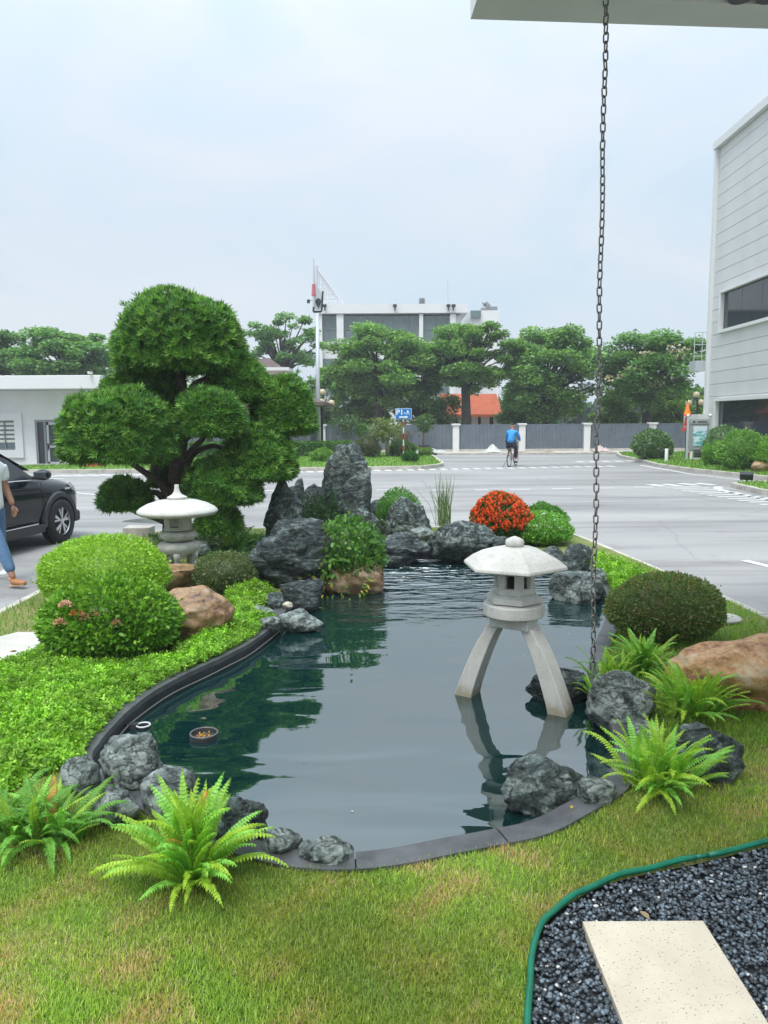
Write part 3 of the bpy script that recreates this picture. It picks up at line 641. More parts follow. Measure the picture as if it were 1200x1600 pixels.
# ---------------------------------------------------------------- far office block
OY = 75.0
ob_ = thing('office_building', 'white three storey office block with wide glass band behind the trees', 'building', (0, OY, 0))
def px_box(x0, x1, y0, y1, Y, d, dy=0):
    a, c = V(x0, y1, Y), V(x1, y0, Y); return ((a.x + c.x) / 2, dy + d / 2, (a.z + c.z) / 2), (abs(c.x - a.x), d, abs(c.z - a.z))
zr = V(600, 476, OY).z
fl = MB(); c, d = px_box(500, 722, 492, 700, OY, 12, .5); fl.box(c, d); fl.build('wall', M['white_paint'], ob_)
c, d = px_box(496, 731, 475, 490.5, OY, 13, -.3); MB().box(c, d).build('roof_fascia', M['trim'], ob_)
for a, e in ((497, 503), (528.5, 536.5), (655, 661), (702.5, 712)):
    c, d = px_box(a, e, 490.5, 700, OY, .55, -.1); MB().box(c, d).build('column', M['white_paint'], ob_)
M['office_glass'] = mat('office_glass', (.12, .17, .17), .15, spec=.6)
for xs_, rows in (((503.5, 515.5, 528), 1), ((537, 553, 575, 597, 619, 640, 654.5), 1), ((661.5, 681.5, 702), 1)):
    for a, e in zip(xs_[:-1], xs_[1:]):
        for (t_, u_) in ((492.5, 515.5), (516.5, 532), (560, 585), (590, 618)):
            c, d = px_box(a + .4, e - .4, t_, u_, OY, .1, .35); c = (c[0], .44, c[2]); MB().box(c, d).build('window', M['office_glass'], ob_)
for z_ in (534, 586, 620):
    c, d = px_box(503, 702, z_, z_ + 4, OY, .2, .2); MB().box((c[0], .38, c[2]), d).build('floor_band', M['trim'], ob_)
c, d = px_box(732, 778, 487, 700, OY + 6, 8, 5); MB().box(c, d).build('annex', M['white_paint'], ob_)
c, d = px_box(733, 749, 488, 499, OY + 6, .5, 4.6); MB().box(c, d).build('annex_window', M['office_glass'], ob_)
v0 = V(662.5, 476, OY); v1 = V(662.5, 461, OY); ch = MB().tube([(v0.x, 4, v0.z - .2), (v1.x, 4, v1.z + .3)], .28)
for k in range(9): ch.tube([(v0.x, 4, v0.z + k * .12), (v0.x, 4, v0.z + k * .12 + .04)], .33)
ch.build('chimney', M['grey_metal'], ob_)
v0 = V(702.5, 476, OY); v1 = V(702.5, 431, OY); MB().tube([(v0.x, 2, v0.z - .2), (v1.x, 2, v1.z)], [.07, .03], 6).build('antenna_mast', M['galvanised'], ob_)
for x in (507, 617, 701, 709):
    v = V(x, 478, OY - .8); MB().box((v.x, -.6, v.z + .05), (.36, .2, .26), rx=.4).box((v.x, -.35, v.z - .15), (.1, .3, .35)).build('floodlight', M['dark_metal'], ob_)
v = V(764, 487, OY + 6); sc = .55
MB().tube([(v.x, 7, v.z), (v.x, 7, v.z + .8), (v.x - .2, 7, v.z + 1.0), (v.x - .5, 7, v.z + .9)], .28, 10).box((v.x + .5, 7, v.z + .3), (.9, .8, .6)).box((v.x - .4, 7, v.z + .25), (.6, .7, .5)).build('ventilator', M['grey_metal'], ob_)
# open triangular sign frame on the roof
tf = MB(); p = lambda x, y: (V(x, y, OY).x, 1.0, V(x, y, OY).z)
tf.tube([p(492.5, 415), p(535, 473)], .09, 6).tube([p(494, 421), p(530, 473)], .06, 6).tube([p(493, 412), p(493, 476)], .16, 6)
for x in (497.5, 502, 505, 508.5, 513, 517, 521, 526):
    yt = 415 + (x - 492.5) * (58 / 42.5) + 1; tf.tube([p(x, yt), p(x, 475)], .045, 5)
for y in (432, 440, 448, 456, 463, 469):
    x1 = 492.5 + (y - 415) * (42.5 / 58); tf.tube([p(493, y), p(x1, y)], .045, 5)
tf.build('roof_lattice', mat('lattice_paint', (.55, .55, .58), .5), ob_)

# ---------------------------------------------------------------- orange roofed house
HY = 54.0
hs = thing('orange_roof_house', 'small white house with a bright orange tiled roof behind the fence', 'house', (0, HY, 0))
q = lambda x, y, yy: (V(x, y, HY + yy).x, yy, V(x, y, HY + yy).z)
M['roof_orange'] = mat('roof_orange', (.46, .11, .035), .7, c2=(.36, .08, .03), scale=2)
e0, e1, r0, r1 = q(676, 648, 0), q(786, 648, 0), q(688, 616, 3.2), q(776, 616, 3.2)
MB().add([e0, e1, r1, r0, (e0[0], .0, e0[2] - .15), (e1[0], 0, e1[2] - .15), (r1[0] + .3, 7, e1[2]), (r0[0] - .3, 7, e0[2])], [(0, 1, 2, 3), (4, 5, 1, 0), (2, 6, 7, 3), (1, 5, 6, 2), (3, 7, 4, 0), (4, 7, 6, 5)]).build('roof', M['roof_orange'], hs)
for k in range(40):
    t = (k + .5) / 40; a = Vector(e0).lerp(Vector(e1), t); c = Vector(r0).lerp(Vector(r1), t); a.z += .01; c.z += .01
    if k == 0: ribs = MB()
    ribs.tube([a, c], .045, 5)
rb = ribs.build('tile_ribs', M['roof_orange'], hs); rb['kind'] = 'stuff'
wx = [q(x, 655, .8) for x in (700, 712, 716, 731, 737, 747, 752, 765, 772, 781)]
for a, e in zip(wx[::2], wx[1::2]): MB().box(((a[0] + e[0]) / 2, 1.0, 1.1), (e[0] - a[0], .3, 2.3)).build('pier', M['white_paint'], hs)
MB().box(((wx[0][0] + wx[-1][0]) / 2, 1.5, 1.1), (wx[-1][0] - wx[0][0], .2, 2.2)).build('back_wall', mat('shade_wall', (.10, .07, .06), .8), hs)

# ---------------------------------------------------------------- brown roofed pavilion
PY = 37.0
pv = thing('garden_pavilion', 'brown two tiered pavilion roof on dark posts behind the shaped pine', 'pavilion', (0, PY, 0))
ex = V(508, 628, PY); cx = V(405, 628, PY).x; hw = ex.x - cx; M['roof_brown'] = mat('roof_brown', (.12, .085, .075), .7, c2=(.09, .062, .055), scale=3)
def hip(cx, cy, hw, hd, z, h, rw, name):
    bb = MB(); t = .16
    vs = [(cx - hw, cy - hd, z), (cx + hw, cy - hd, z), (cx + hw, cy + hd, z), (cx - hw, cy + hd, z)]
    md = [(cx + (x - cx) * .55, cy + (y - cy) * .55, z + h * .40) for x, y, _ in vs]
    up = [(cx + (x - cx) * rw, cy + (y - cy) * rw, z + h) for x, y, _ in vs]; dn = [(x, y, z - t) for x, y, _ in vs]
    A = dn + vs + md + up; fs = [(3, 2, 1, 0), (12, 13, 14, 15)]
    for l in range(3):
        for k in range(4): fs.append((l * 4 + k, l * 4 + (k + 1) % 4, l * 4 + 4 + (k + 1) % 4, l * 4 + 4 + k))
    bb.add(A, fs); return bb.build(name, M['roof_brown'], pv)
hip(cx, 2.6, hw, 2.6, ex.z, 1.25, .42, 'lower_roof'); hip(cx, 2.6, hw * .52, 1.4, V(440, 583, PY).z, .9, .1, 'upper_roof')
MB().box((cx, 2.6, ex.z + 1.3), (hw * .8, 2.0, .9)).build('clerestory', M['trim'], pv)
for sx in (-1, 1):
    for yy in (.5, 4.7): MB().box((cx + sx * (hw - .62), yy, ex.z / 2), (.26, .26, ex.z)).build('post', M['dark_metal'], pv)
for yy in (.5, 4.7): MB().box((cx, yy, .75), (2 * hw - 1.4, .06, .08)).build('railing', M['dark_metal'], pv)

# ---------------------------------------------------------------- canopy above
ZC = 4.6
cn = thing('entrance_canopy', 'pale underside corner of the entrance canopy overhead', 'canopy', (0, 0, 0))
c0 = G(735, 30, ZC); c1 = G(1200, 45, ZC); dX = (c1 - c0); dX = dX.normalized(); far = [c0, c0 + dX * 7]
k0 = G(750, 0, ZC); dN = Vector((.06, -1, 0)).normalized()
bd = .30
MB().prism([(c0.x, c0.y), (far[1].x, far[1].y), ((far[1] + dN * bd).x, (far[1] + dN * bd).y), ((c0 + dN * bd).x, (c0 + dN * bd).y)][::-1], ZC, ZC + .3).build('soffit_border', M['white_paint'], cn)
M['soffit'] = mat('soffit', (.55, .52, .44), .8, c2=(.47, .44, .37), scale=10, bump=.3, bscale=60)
a_ = c0 + dN * (bd + .002); e_ = far[1] + dN * (bd + .002); f_ = a_ + dN * 5.5; h_ = e_ + dN * 5.5
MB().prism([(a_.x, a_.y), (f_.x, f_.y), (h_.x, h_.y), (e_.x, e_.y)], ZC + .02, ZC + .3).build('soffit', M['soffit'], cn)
for px in (1152, 1196):
    v = G(px, 4, ZC); MB().lathe([(.055, -.012), (.075, -.012), (.075, .02), (.055, .02)], (v.x, v.y - .05, ZC + .01), 20).build('downlight', M['dark_metal'], cn)
    MB().lathe([(.001, 0), (.054, 0), (.054, .02), (.001, .02)], (v.x, v.y - .05, ZC + .004), 20).build('downlight_lens', M['dark_metal'], cn)

# ---------------------------------------------------------------- rain chain
cb = V(925, 1062, 5.27); ctop = V(947, 2, 5.27); root = thing('rain_chain', 'steel link rain chain hanging from the canopy to the pond edge', 'chain', (cb.x, cb.y, .1))
ht = ctop.z - .1; dxx = ctop.x - cb.x; npitch = int(ht / .0545); pitch = ht / npitch
def link_me():
    r_, L_, wr = .0160, .0158, .0054; pts = []
    for k in range(16):
        q_ = 2 * math.pi * k / 16; pts.append((math.cos(q_) * r_, 0, math.sin(q_) * r_ + (L_ if math.sin(q_) >= -.001 else -L_)))
    return MB().tube(pts, wr, 8, closed=True).mesh('chain_link')
lm = link_me(); lm.materials.append(M['chain']); lm.shade_smooth(); tw = 0
for k in range(npitch + 1):
    o = bpy.data.objects.new('chain_link', lm); link(o, root); z = k * pitch; tw += random.uniform(-.25, .33)
    o.location = (dxx * z / ht + .004 * math.sin(k * .35), 0, z); o.rotation_euler = (random.uniform(-.05, .05), random.uniform(-.05, .05), tw * .6 + (math.pi / 2 if k % 2 else 0)); o.scale = (1.0, 1.0, 1.02)
# ================================================================ ROCKS
def rock_mesh(name, dims, seed, facets=9, rough=.2, sub=4, cmin=.62, ridge=.0, rdir_=(0, 0, 1), flat_top=None, fine=.05, taper=0, crack=1.0):
    bm = bmesh.new(); bmesh.ops.create_icosphere(bm, subdivisions=sub, radius=1); rr = random.Random(seed); off = Vector((seed * 3.1, seed * 1.7, seed * .9))
    pl = [(Vector((rr.gauss(0, 1), rr.gauss(0, 1), rr.gauss(0, .8))).normalized(), rr.uniform(cmin, .9)) for _ in range(facets)]
    rd = Vector(rdir_).normalized()
    for v in bm.verts:
        p = v.co.copy()
        for nn_, c in pl:
            d = p.dot(nn_)
            if d > c: p -= nn_ * (d - c) * .85
        q = p + off
        r_ = 1 + rough * noise.noise(q * 1.3) + rough * .55 * noise.noise(q * 2.9) + fine * noise.noise(q * 7) + fine * .5 * noise.noise(q * 15)
        ck = max(0, 1 - abs(noise.noise(q * 1.9 + Vector((5, 1, 2)))) * 11); ck2 = max(0, 1 - abs(noise.noise(q * 4.3)) * 8); r_ -= crack * (ck * .075 + ck2 * .03)
        if ridge:
            t = p.dot(rd) * 5 + 2.2 * noise.noise(q * 1.5); r_ += ridge * (abs(math.sin(t * 2)) - .5) + ridge * .5 * (abs(math.sin(t * 5.3 + 1)) - .5)
        p = p * r_
        if flat_top is not None and p.z > flat_top: p.z = flat_top + (p.z - flat_top) * .12
        v.co = p
    mn = [min(v.co[i] for v in bm.verts) for i in range(3)]; mx = [max(v.co[i] for v in bm.verts) for i in range(3)]
    for v in bm.verts:
        for i in range(3): v.co[i] = ((v.co[i] - mn[i]) / (mx[i] - mn[i]) - .5) * dims[i]
        t_ = 1 - taper * (v.co.z / dims[2] + .5); v.co.x *= t_; v.co.y *= t_; v.co.z += dims[2] * .5
    me = bpy.data.meshes.new(name); bm.to_mesh(me); bm.free(); return me
def rock(name, label, box, z, m, seed, dr=.8, sink=.12, tilt=(0, 0), rz=0, cat='rock', group=None, dy=0, **k):
    cx, cy, w_, d_, h_ = spot(*box, z, dr); hh = h_ * (1 + sink)
    me = rock_mesh(name, (w_, d_, hh), seed, **k); o = mesh_obj(name, me, m, smooth=True, loc=(cx, cy + dy, z - h_ * sink)); o.rotation_euler = (tilt[0], tilt[1], rz)
    return tag(o, label, cat, group)
S_, SL, SW, SB, SN = M['slate'], M['slate_light'], M['slate_wet'], M['sandstone_brown'], M['sandstone']
rock('standing_rock', 'tallest upright rounded slate rock at the head of the pond', (498, 586, 688, 842), ZL, S_, 3, dr=.6, sub=5, ridge=.02, rdir_=(.2, 0, 1), rough=.20, fine=.06, taper=.14)
rock('leaning_rock', 'dark pointed rock leaning beside the shaped pine', (400, 472, 742, 862), ZL, S_, 8, dr=.6, sub=5, ridge=.04, rdir_=(.8, .2, .5), facets=13, tilt=(0, .12), taper=.35)
rock('jagged_rock', 'low black jagged rock between the leaning rock and the tallest one', (452, 484, 746, 830), ZL, SW, 12, sub=4, facets=14, ridge=.05)
rock('jagged_rock', 'squat black jagged rock against the tallest rock', (472, 512, 755, 832), ZL, SW, 17, sub=4, facets=14, ridge=.04)
rock('sloping_boulder', 'big sloping wet boulder with wavy ridges behind the potted shrub', (386, 536, 808, 936), ZW, SW, 21, dr=.75, sub=5, ridge=.03, rdir_=(-.5, .1, 1), rough=.28, facets=6, sink=.2)
rock('ledge_rock', 'flat ledge rock at the foot of the tallest rock', (520, 604, 790, 856), ZW, S_, 25, dr=.9, sub=4, facets=10)
rock('small_ledge_stone', 'small dark stone above the ledge rock', (578, 612, 780, 800), .45, SW, 26, dr=.9, sub=3, sink=.6)
rock('cracked_rock', 'pyramid shaped grey rock with fine cracks behind the waterline', (592, 682, 775, 860), ZW, S_, 31, dr=.8, sub=5, ridge=.03, rdir_=(.6, .1, .6), facets=12, fine=.06, taper=.36)
rock('waterfall_rock', 'low black wet rock under the cracked pyramid rock', (588, 678, 830, 888), ZW, SW, 35, dr=1.0, sub=4, rough=.3, ridge=.05)
rock('lip_stone', 'small light slate stone resting over the waterfall rock', (640, 678, 822, 842), .32, SL, 36, sub=3, sink=.4)
rock('layered_boulder', 'wide rounded boulder with level layers under the red flower bush', (664, 776, 812, 886), ZW, S_, 41, dr=.7, sub=5, ridge=.035, rdir_=(.15, 0, 1), rough=.15, facets=5)
rock('gap_stone', 'small dark stone between the layered boulder and the red bush', (766, 806, 838, 884), ZW, SW, 43, sub=4)
rock('waterline_rock', 'low dark rock at the far waterline right of the layered boulder', (796, 848, 858, 888), ZW, SW, 44, sub=4, ridge=.03)
rock('waterline_rock', 'dark wet rock at the far waterline just right of the stone planter', (552, 602, 846, 888), ZW, SW, 46, sub=4, ridge=.04)
rock('bank_rock', 'low rough rock behind the lantern roof', (838, 884, 853, 892), ZW, S_, 45, dr=1, sub=4, facets=10)
rock('upright_bank_rock', 'upright dark blocky rock on the right bank behind the flat topped one', (879, 926, 848, 905), ZW + .05, S_, 47, dr=.8, sub=4, facets=12, cmin=.55)
rock('flat_topped_rock', 'flat topped block of rock standing in the water by the chain', (857, 940, 894, 944), ZW, SL, 52, dr=.8, sub=5, flat_top=.45, facets=8, cmin=.55, sink=.7)
rock('bank_stone', 'pale stone behind the flat topped rock', (920, 952, 888, 920), ZW + .05, SL, 54, sub=3)
rock('submerged_rock', 'black wet rock breaking the water behind the lantern leg', (818, 925, 1043, 1102), ZW, SW, 57, dr=.7, sub=5, facets=7, sink=.5)
rock('round_boulder', 'big round mottled boulder at the foot of the chain', (911, 1024, 1047, 1158), ZW, SL, 61, dr=.85, sub=5, facets=4, rough=.12, cmin=.8, sink=.1)
rock('wedge_stone', 'small mossy stone wedged under the round boulder', (974, 1036, 1128, 1172), ZL - .03, SL, 64, sub=4)
rock('fern_rock', 'flat grey rock on the lawn between the two right hand ferns', (1040, 1162, 1128, 1232), ZL - .02, S_, 68, dr=.7, sub=5, ridge=.02, facets=9)
rock('near_right_rock', 'wedge shaped slate rock lying on the near right coping', (772, 930, 1182, 1290), ZL - .12, S_, 73, dr=.6, sub=5, ridge=.03, rdir_=(-.4, .3, 1), facets=8, rough=.2, rz=.15)
rock('near_right_stone', 'oval greenish stone on the coping beside the bushy fern', (898, 966, 1216, 1268), ZL - .02, SL, 77, dr=.8, sub=4, facets=5, rough=.12)
rock('near_left_boulder', 'rough domed boulder on the near left corner of the pond', (151, 264, 1145, 1252), ZL - .04, SL, 81, dr=.85, sub=5, facets=9, rough=.16, fine=.05)
rock('left_edge_stone', 'smooth pale stone left of the rough domed boulder', (94, 162, 1184, 1256), ZL - .02, SL, 84, sub=4, facets=5)
rock('left_front_stone', 'smooth pale low stone in front of the rough domed boulder', (126, 228, 1224, 1306), ZL - .03, SL, 87, sub=4, facets=5)
rock('behind_fern_rock', 'grey stone partly hidden behind the large near fern', (220, 314, 1200, 1298), ZL - .05, SL, 91, sub=4, facets=7)
rock('behind_fern_stone', 'small stone under the fronds of the large near fern', (288, 360, 1240, 1326), ZL - .05, S_, 93, sub=4)
rock('ribbed_rock', 'ribbed dark rock at the right of the large near fern', (334, 424, 1246, 1342), ZL - .05, S_, 95, sub=5, ridge=.04, rdir_=(.3, .2, 1))
rock('coping_stone', 'pale stone on the near coping beside the ribbed rock', (408, 476, 1298, 1352), ZL - .03, SL, 97, sub=4, facets=6)
rock('coping_stone', 'pale pitted stone ending the row along the near coping', (462, 558, 1312, 1368), ZL - .03, SL, 101, sub=5, facets=7, rough=.18)
rock('shore_rock', 'craggy wet rock at the left foot of the potted shrub', (436, 508, 904, 960), ZW, SW, 103, sub=4, facets=11, ridge=.03)
rock('shore_rock', 'light square stone at the waterline on the left shore', (436, 507, 952, 992), ZW, SL, 105, dr=.7, sub=4, facets=9, cmin=.55)
rock('shore_stone', 'flat grey stone on the bank under the bright ground cover', (378, 432, 944, 972), ZL - .01, SL, 107, sub=4)
rock('shore_stone', 'small grey stone at the lip of the left coping', (404, 440, 962, 988), ZL - .01, SL, 109, sub=3)
rock('shore_stone', 'small dark stone beside the craggy wet rock', (412, 444, 925, 955), ZL - .01, S_, 113, sub=3)
rock('pebble', 'cream pebble between the shore rocks', (441, 458, 940, 953), ZL + .01, mat('cream_stone', (.5, .47, .36), .6, c2=(.38, .35, .27), scale=12), 115, sub=3, facets=3, cat='pebble')
rock('brown_boulder', 'smooth tan boulder between the two bushes and the left lantern', (226, 370, 916, 1012), ZL, SB, 121, dr=.8, sub=5, facets=3, rough=.2, cmin=.8, fine=.02, crack=.3)
rock('lantern_plinth_stone', 'flat brown stone carrying the left stone lantern', (232, 322, 884, 932), ZL, SB, 123, dr=.9, sub=4, flat_top=.3, facets=5, sink=.3)
rock('orange_boulder', 'broad orange sandstone boulder at the right edge behind the ferns', (1030, 1290, 992, 1125), ZL, SN, 127, dr=.6, sub=5, facets=5, rough=.2, cmin=.7, fine=.03, crack=.5)
rock('verge_stone', 'tan stone under the bushes by the clad building', (1172, 1204, 720, 738), .14, SB, 129, sub=3)
rock('bed_stone', 'small grey stone behind the left lantern', (300, 330, 845, 872), ZL, SL, 131, sub=3)
# ================================================================ LANTERNS
# waterline stain on the legs, rain streaks on the stone
m = M['granite']; nt = m.node_tree; N = nt.nodes; L = nt.links; b = N['Principled BSDF']; src = b.inputs['Base Color'].links[0].from_socket; ge = N.new('ShaderNodeNewGeometry'); sp_ = N.new('ShaderNodeSeparateXYZ'); L.new(ge.outputs['Position'], sp_.inputs[0])
nz = N.new('ShaderNodeTexNoise'); nz.inputs['Scale'].default_value = 14; nz.inputs['Detail'].default_value = 5; L.new(ge.outputs['Position'], nz.inputs['Vector'])
ma = N.new('ShaderNodeMath'); ma.operation = 'MULTIPLY_ADD'; L.new(nz.outputs[0], ma.inputs[0]); ma.inputs[1].default_value = -.14; L.new(sp_.outputs[2], ma.inputs[2])
ra = N.new('ShaderNodeMapRange'); ra.inputs[1].default_value = .03; ra.inputs[2].default_value = .09; ra.inputs[3].default_value = .75; ra.inputs[4].default_value = 0; L.new(ma.outputs[0], ra.inputs[0])
xm = N.new('ShaderNodeMix'); xm.data_type = 'RGBA'; L.new(ra.outputs[0], xm.inputs[0]); L.new(src, xm.inputs[6]); xm.inputs[7].default_value = (.26, .22, .13, 1)
st_ = N.new('ShaderNodeMapping'); st_.inputs['Scale'].default_value = (26, 26, 2.2); L.new(ge.outputs['Position'], st_.inputs[0]); ns = N.new('ShaderNodeTexNoise'); ns.inputs['Scale'].default_value = 1; ns.inputs['Detail'].default_value = 5; L.new(st_.outputs[0], ns.inputs['Vector'])
rs = N.new('ShaderNodeMapRange'); rs.inputs[1].default_value = .52; rs.inputs[2].default_value = .72; rs.inputs[3].default_value = 1; rs.inputs[4].default_value = .86; L.new(ns.outputs[0], rs.inputs[0])
vs_ = N.new('ShaderNodeVectorMath'); vs_.operation = 'SCALE'; L.new(xm.outputs[2], vs_.inputs[0]); L.new(rs.outputs[0], vs_.inputs['Scale']); L.new(vs_.outputs[0], b.inputs['Base Color'])
# --- two legged lantern in the water
pL, pR = G(732, 1083, ZW), G(874, 1112, ZW); mid = (pL + pR) / 2; ang = math.atan2(pR.y - pL.y, pR.x - pL.x); half = (pR - pL).length / 2
ln = thing('arched_lantern', 'white granite lantern on two arched legs standing in the pond', 'stone lantern', (mid.x, mid.y, ZW), ang)
K = 1.0
def zz(py): return V(800, py, mid.y).z - ZW
zb = zz(976); zs = zz(961)
for sgn in (-1, 1):
    bb = MB(); vs = []; NN = 14; ww = .074
    for k in range(NN + 1):
        t = k / NN; z = zb + .03 - t * (zb + .30); u = max(0, min(1, (zb - z) / zb)); x = sgn * (.098 + (half + .012 - .098) * (u ** .72) if z > 0 else half + .012 + (-z) * .12)
        th = .058 + .012 * u; sl = .28 * (1 - u) 
        for (ox, oy) in ((-th, -ww), (th, -ww), (th, ww), (-th, ww)):
            vs.append((x + ox, oy, z + sgn * ox * -.55 * (1 - .4 * u) * (1 if k < NN else 0)))
    fs = [(k * 4 + e, k * 4 + (e + 1) % 4, k * 4 + 4 + (e + 1) % 4, k * 4 + 4 + e) for k in range(NN) for e in range(4)] + [(3, 2, 1, 0), tuple(NN * 4 + e for e in range(4))]
    bb.add(vs, fs); o = bb.build('leg', M['granite'], ln, auto=35, bevel=.006)
MB().box((0, 0, (zb + zs) / 2 + .005), (.27, .19, zs - zb + .03)).build('cross_block', M['granite'], ln, bevel=.008)
z1, z2, z3, z4, z5, z6 = zz(961), zz(940), zz(926), zz(886), zz(852), zz(842)
MB().lathe([(.16, 0), (.188, .003), (.197, .012), (.199, .03), (.197, z2 - z1 - .012), (.188, z2 - z1 - .002), (.14, z2 - z1 + .003)], (0, 0, z1), 48).build('round_tier', M['granite'], ln, auto=32)
hx = R(30) - ang + R(6)
MB().lathe([(.150, 0), (.186, .006), (.186, (z3 - z2) * .65), (.150, z3 - z2)], (0, 0, z2 + .003), 6, rot=hx).build('hexagonal_tier', M['granite'], ln, bevel=.005)
# fire box: six posts, sill and lintel, openings with bars
r6 = .135; fb = MB(); hh = z4 - z3
fb.lathe([(r6, 0), (r6, hh * .26), (r6 - .035, hh * .26), (r6 - .035, .0)], (0, 0, z3), 6, rot=hx); fb.lathe([(r6 - .035, hh * .82), (r6 - .035, hh + .01), (r6, hh + .01), (r6, hh * .82)], (0, 0, z3), 6, rot=hx)
for k in range(6):
    q_ = hx + k * math.pi / 3; a = Vector((math.cos(q_), math.sin(q_), 0)) * r6; c = Vector((math.cos(q_ + math.pi / 3), math.sin(q_ + math.pi / 3), 0)) * r6
    for (s0, s1) in ((.0, .27), (.73, 1.0)):
        p0, p1 = a.lerp(c, s0), a.lerp(c, s1); i0, i1 = p0 * .78, p1 * .78
        fb.prism([(p0.x, p0.y), (p1.x, p1.y), (i1.x, i1.y), (i0.x, i0.y)], z3 + hh * .24, z3 + hh * .84)
fbo = fb.build('fire_box', M['granite'], ln)
MB().lathe([(.02, 0), (.04, 0), (.045, .05), (.03, .06), (.002, .06)], (0, 0, z3 + hh * .26), 16).build('lamp_cup', M['dark_metal'], fbo)
# hexagonal roof, gently domed
prof = [(.315, .006), (.325, .012), (.322, .03), (.27, .073), (.20, .112), (.12, .138), (.05, .148)]
cz = z4 - .005; sch = (z5 - z4 + .0) / .148
MB().lathe([(.12, .01), (.31, .0)] + [(r_ * 1.06, z_ * sch) for r_, z_ in prof], (0, 0, cz), 6, rot=hx).build('roof', M['granite'], ln, bevel=.004)
MB().lathe([(.045, 0), (.058, .008), (.062, .028), (.055, .045), (.03, .058), (.003, .068)], (0, 0, cz + .146 * sch), 24).build('finial', M['granite'], ln, auto=60)
MB().tube([(.0, -.02, zb + .01), (.02, -.02, zb - .02), (.05, -.03, zb - .012), (.03, -.05, zb + .02)], .004, 6).build('cable', M['rubber'], ln)
# --- round lantern on the left bank
cx, cy, w_, d_, h_ = spot(219, 343, 757, 890, ZL + .12, .6)
l2 = thing('round_lantern', 'squat stone lantern with a wide round roof and lattice window on the left bank', 'stone lantern', (cx, cy, ZL + .12))
h = lambda py: V(280, py, cy).z - (ZL + .12)
m_ = mpp(cy) * 1.0; GR = M['granite_old']
rw = w_ / 2
MB().lathe([(.10, 0), (rw * .93, h(798) - h(806) - .02 - (h(798) - h(806))), (rw, .01), (rw, .03), (rw * .93, .06), (rw * .75, .105), (rw * .5, .14), (rw * .25, .155)], (0, 0, h(801)), 56).build('roof', M['granite'], l2, auto=50)
MB().lathe([(.105, 0), (.112, .01), (.112, .03), (.09, .04), (.055, .06), (.035, .09), (.026, .13), (.025, .165), (.018, .17)], (0, 0, h(801) + .152), 28).build('finial', M['granite'], l2, auto=50)
hb0, hb1 = h(827), h(801); rb_ = .155
bx_ = MB().lathe([(rb_ * .9, 0), (rb_ + .012, .0), (rb_ + .012, .015), (rb_, .02), (rb_, hb1 - hb0)], (0, 0, hb0), 8, rot=R(22.5)).build('fire_box', GR, l2)
# lattice panel on the side facing the pond path
yy = -rb_ * math.cos(R(22.5)) - .004; ph = hb1 - hb0; fr_ = MB(); pw_ = .118
MB().box((0, yy + .002, hb0 + ph * .52), (pw_, .004, ph * .72)).build('lattice_recess', M['dark_metal'], bx_)
for sx in (-1, 1): fr_.box((sx * pw_ / 2, yy - .004, hb0 + ph * .52), (.012, .014, ph * .75))
for sz in (-1, 1): fr_.box((0, yy - .004, hb0 + ph * (.52 + sz * .37)), (pw_ + .012, .0135, .012))
fr_.build('lattice_frame', GR, bx_)
lt = MB()
for k in range(-3, 4):
    for sg in (-1, 1):
        a = Vector((k * .028 - .05 * sg, yy - .003, hb0 + ph * .52 - .055)); c = Vector((k * .028 + .05 * sg, yy - .003, hb0 + ph * .52 + .055))
        # clip to the panel
        d = c - a; t0, t1 = 0, 1
        for (p_, q_) in ((-d.x, a.x + pw_ / 2 - .004), (d.x, pw_ / 2 - .004 - a.x), (-d.z, a.z - (hb0 + ph * .17)), (d.z, hb0 + ph * .87 - a.z)):
            if abs(p_) < 1e-9: continue
            r_ = q_ / p_
            if p_ < 0: t0 = max(t0, r_)
            else: t1 = min(t1, r_)
        if t1 > t0: lt.tube([a + d * t0, a + d * t1], .0048, 4)
lt.build('lattice', GR, bx_)
rt = MB().lathe([(.13, 0), (.175, .012), (.205, .04), (.21, .065), (.20, .09), (.17, .105), (.12, .112)], (0, 0, h(844)), 40).build('carved_ring', GR, l2, auto=60)
cvn = MB()
for k in range(6):
    q0 = k * math.pi / 3 + .2
    for s_ in range(3):
        pts = []
        for t in range(12):
            a = q0 + (t / 11 - .5) * .62; zz_ = h(844) + .058 + .016 * math.sin(t * 1.1 + s_ * 2.1) * (1 - s_ * .2) + (s_ - 1) * .008
            pts.append((math.cos(a) * .214, math.sin(a) * .214, zz_))
        cvn.tube(pts, .0045, 5)
cvn.build('carved_relief', GR, rt)
# bulbous body with scalloped skirt and curled legs
by = MB(); seg = 48; pr = [(.10, 1.0), (.20, .97), (.238, .86), (.24, .73), (.215, .58)]; H0 = h(845)
vs = []; 
for r_, t in pr:
    for k in range(seg):
        q_ = 2 * math.pi * k / seg; vs.append((r_ * math.cos(q_), r_ * math.sin(q_), H0 * t))
for k in range(seg):
    q_ = 2 * math.pi * k / seg; sc_ = abs(math.cos(q_ * 2.5)); vs.append((.195 * math.cos(q_), .195 * math.sin(q_), H0 * (.54 - .0 - .16 * sc_)))
for k in range(seg):
    q_ = 2 * math.pi * k / seg; sc_ = abs(math.cos(q_ * 2.5)); vs.append((.145 * math.cos(q_), .145 * math.sin(q_), H0 * (.56 - .14 * sc_)))
fs = [(i * seg + k, i * seg + (k + 1) % seg, (i + 1) * seg + (k + 1) % seg, (i + 1) * seg + k) for i in range(6) for k in range(seg)] + [tuple(range(seg))] + [tuple(6 * seg + k for k in range(seg - 1, -1, -1))]
by.add(vs, fs).build('body', GR, l2, auto=60)
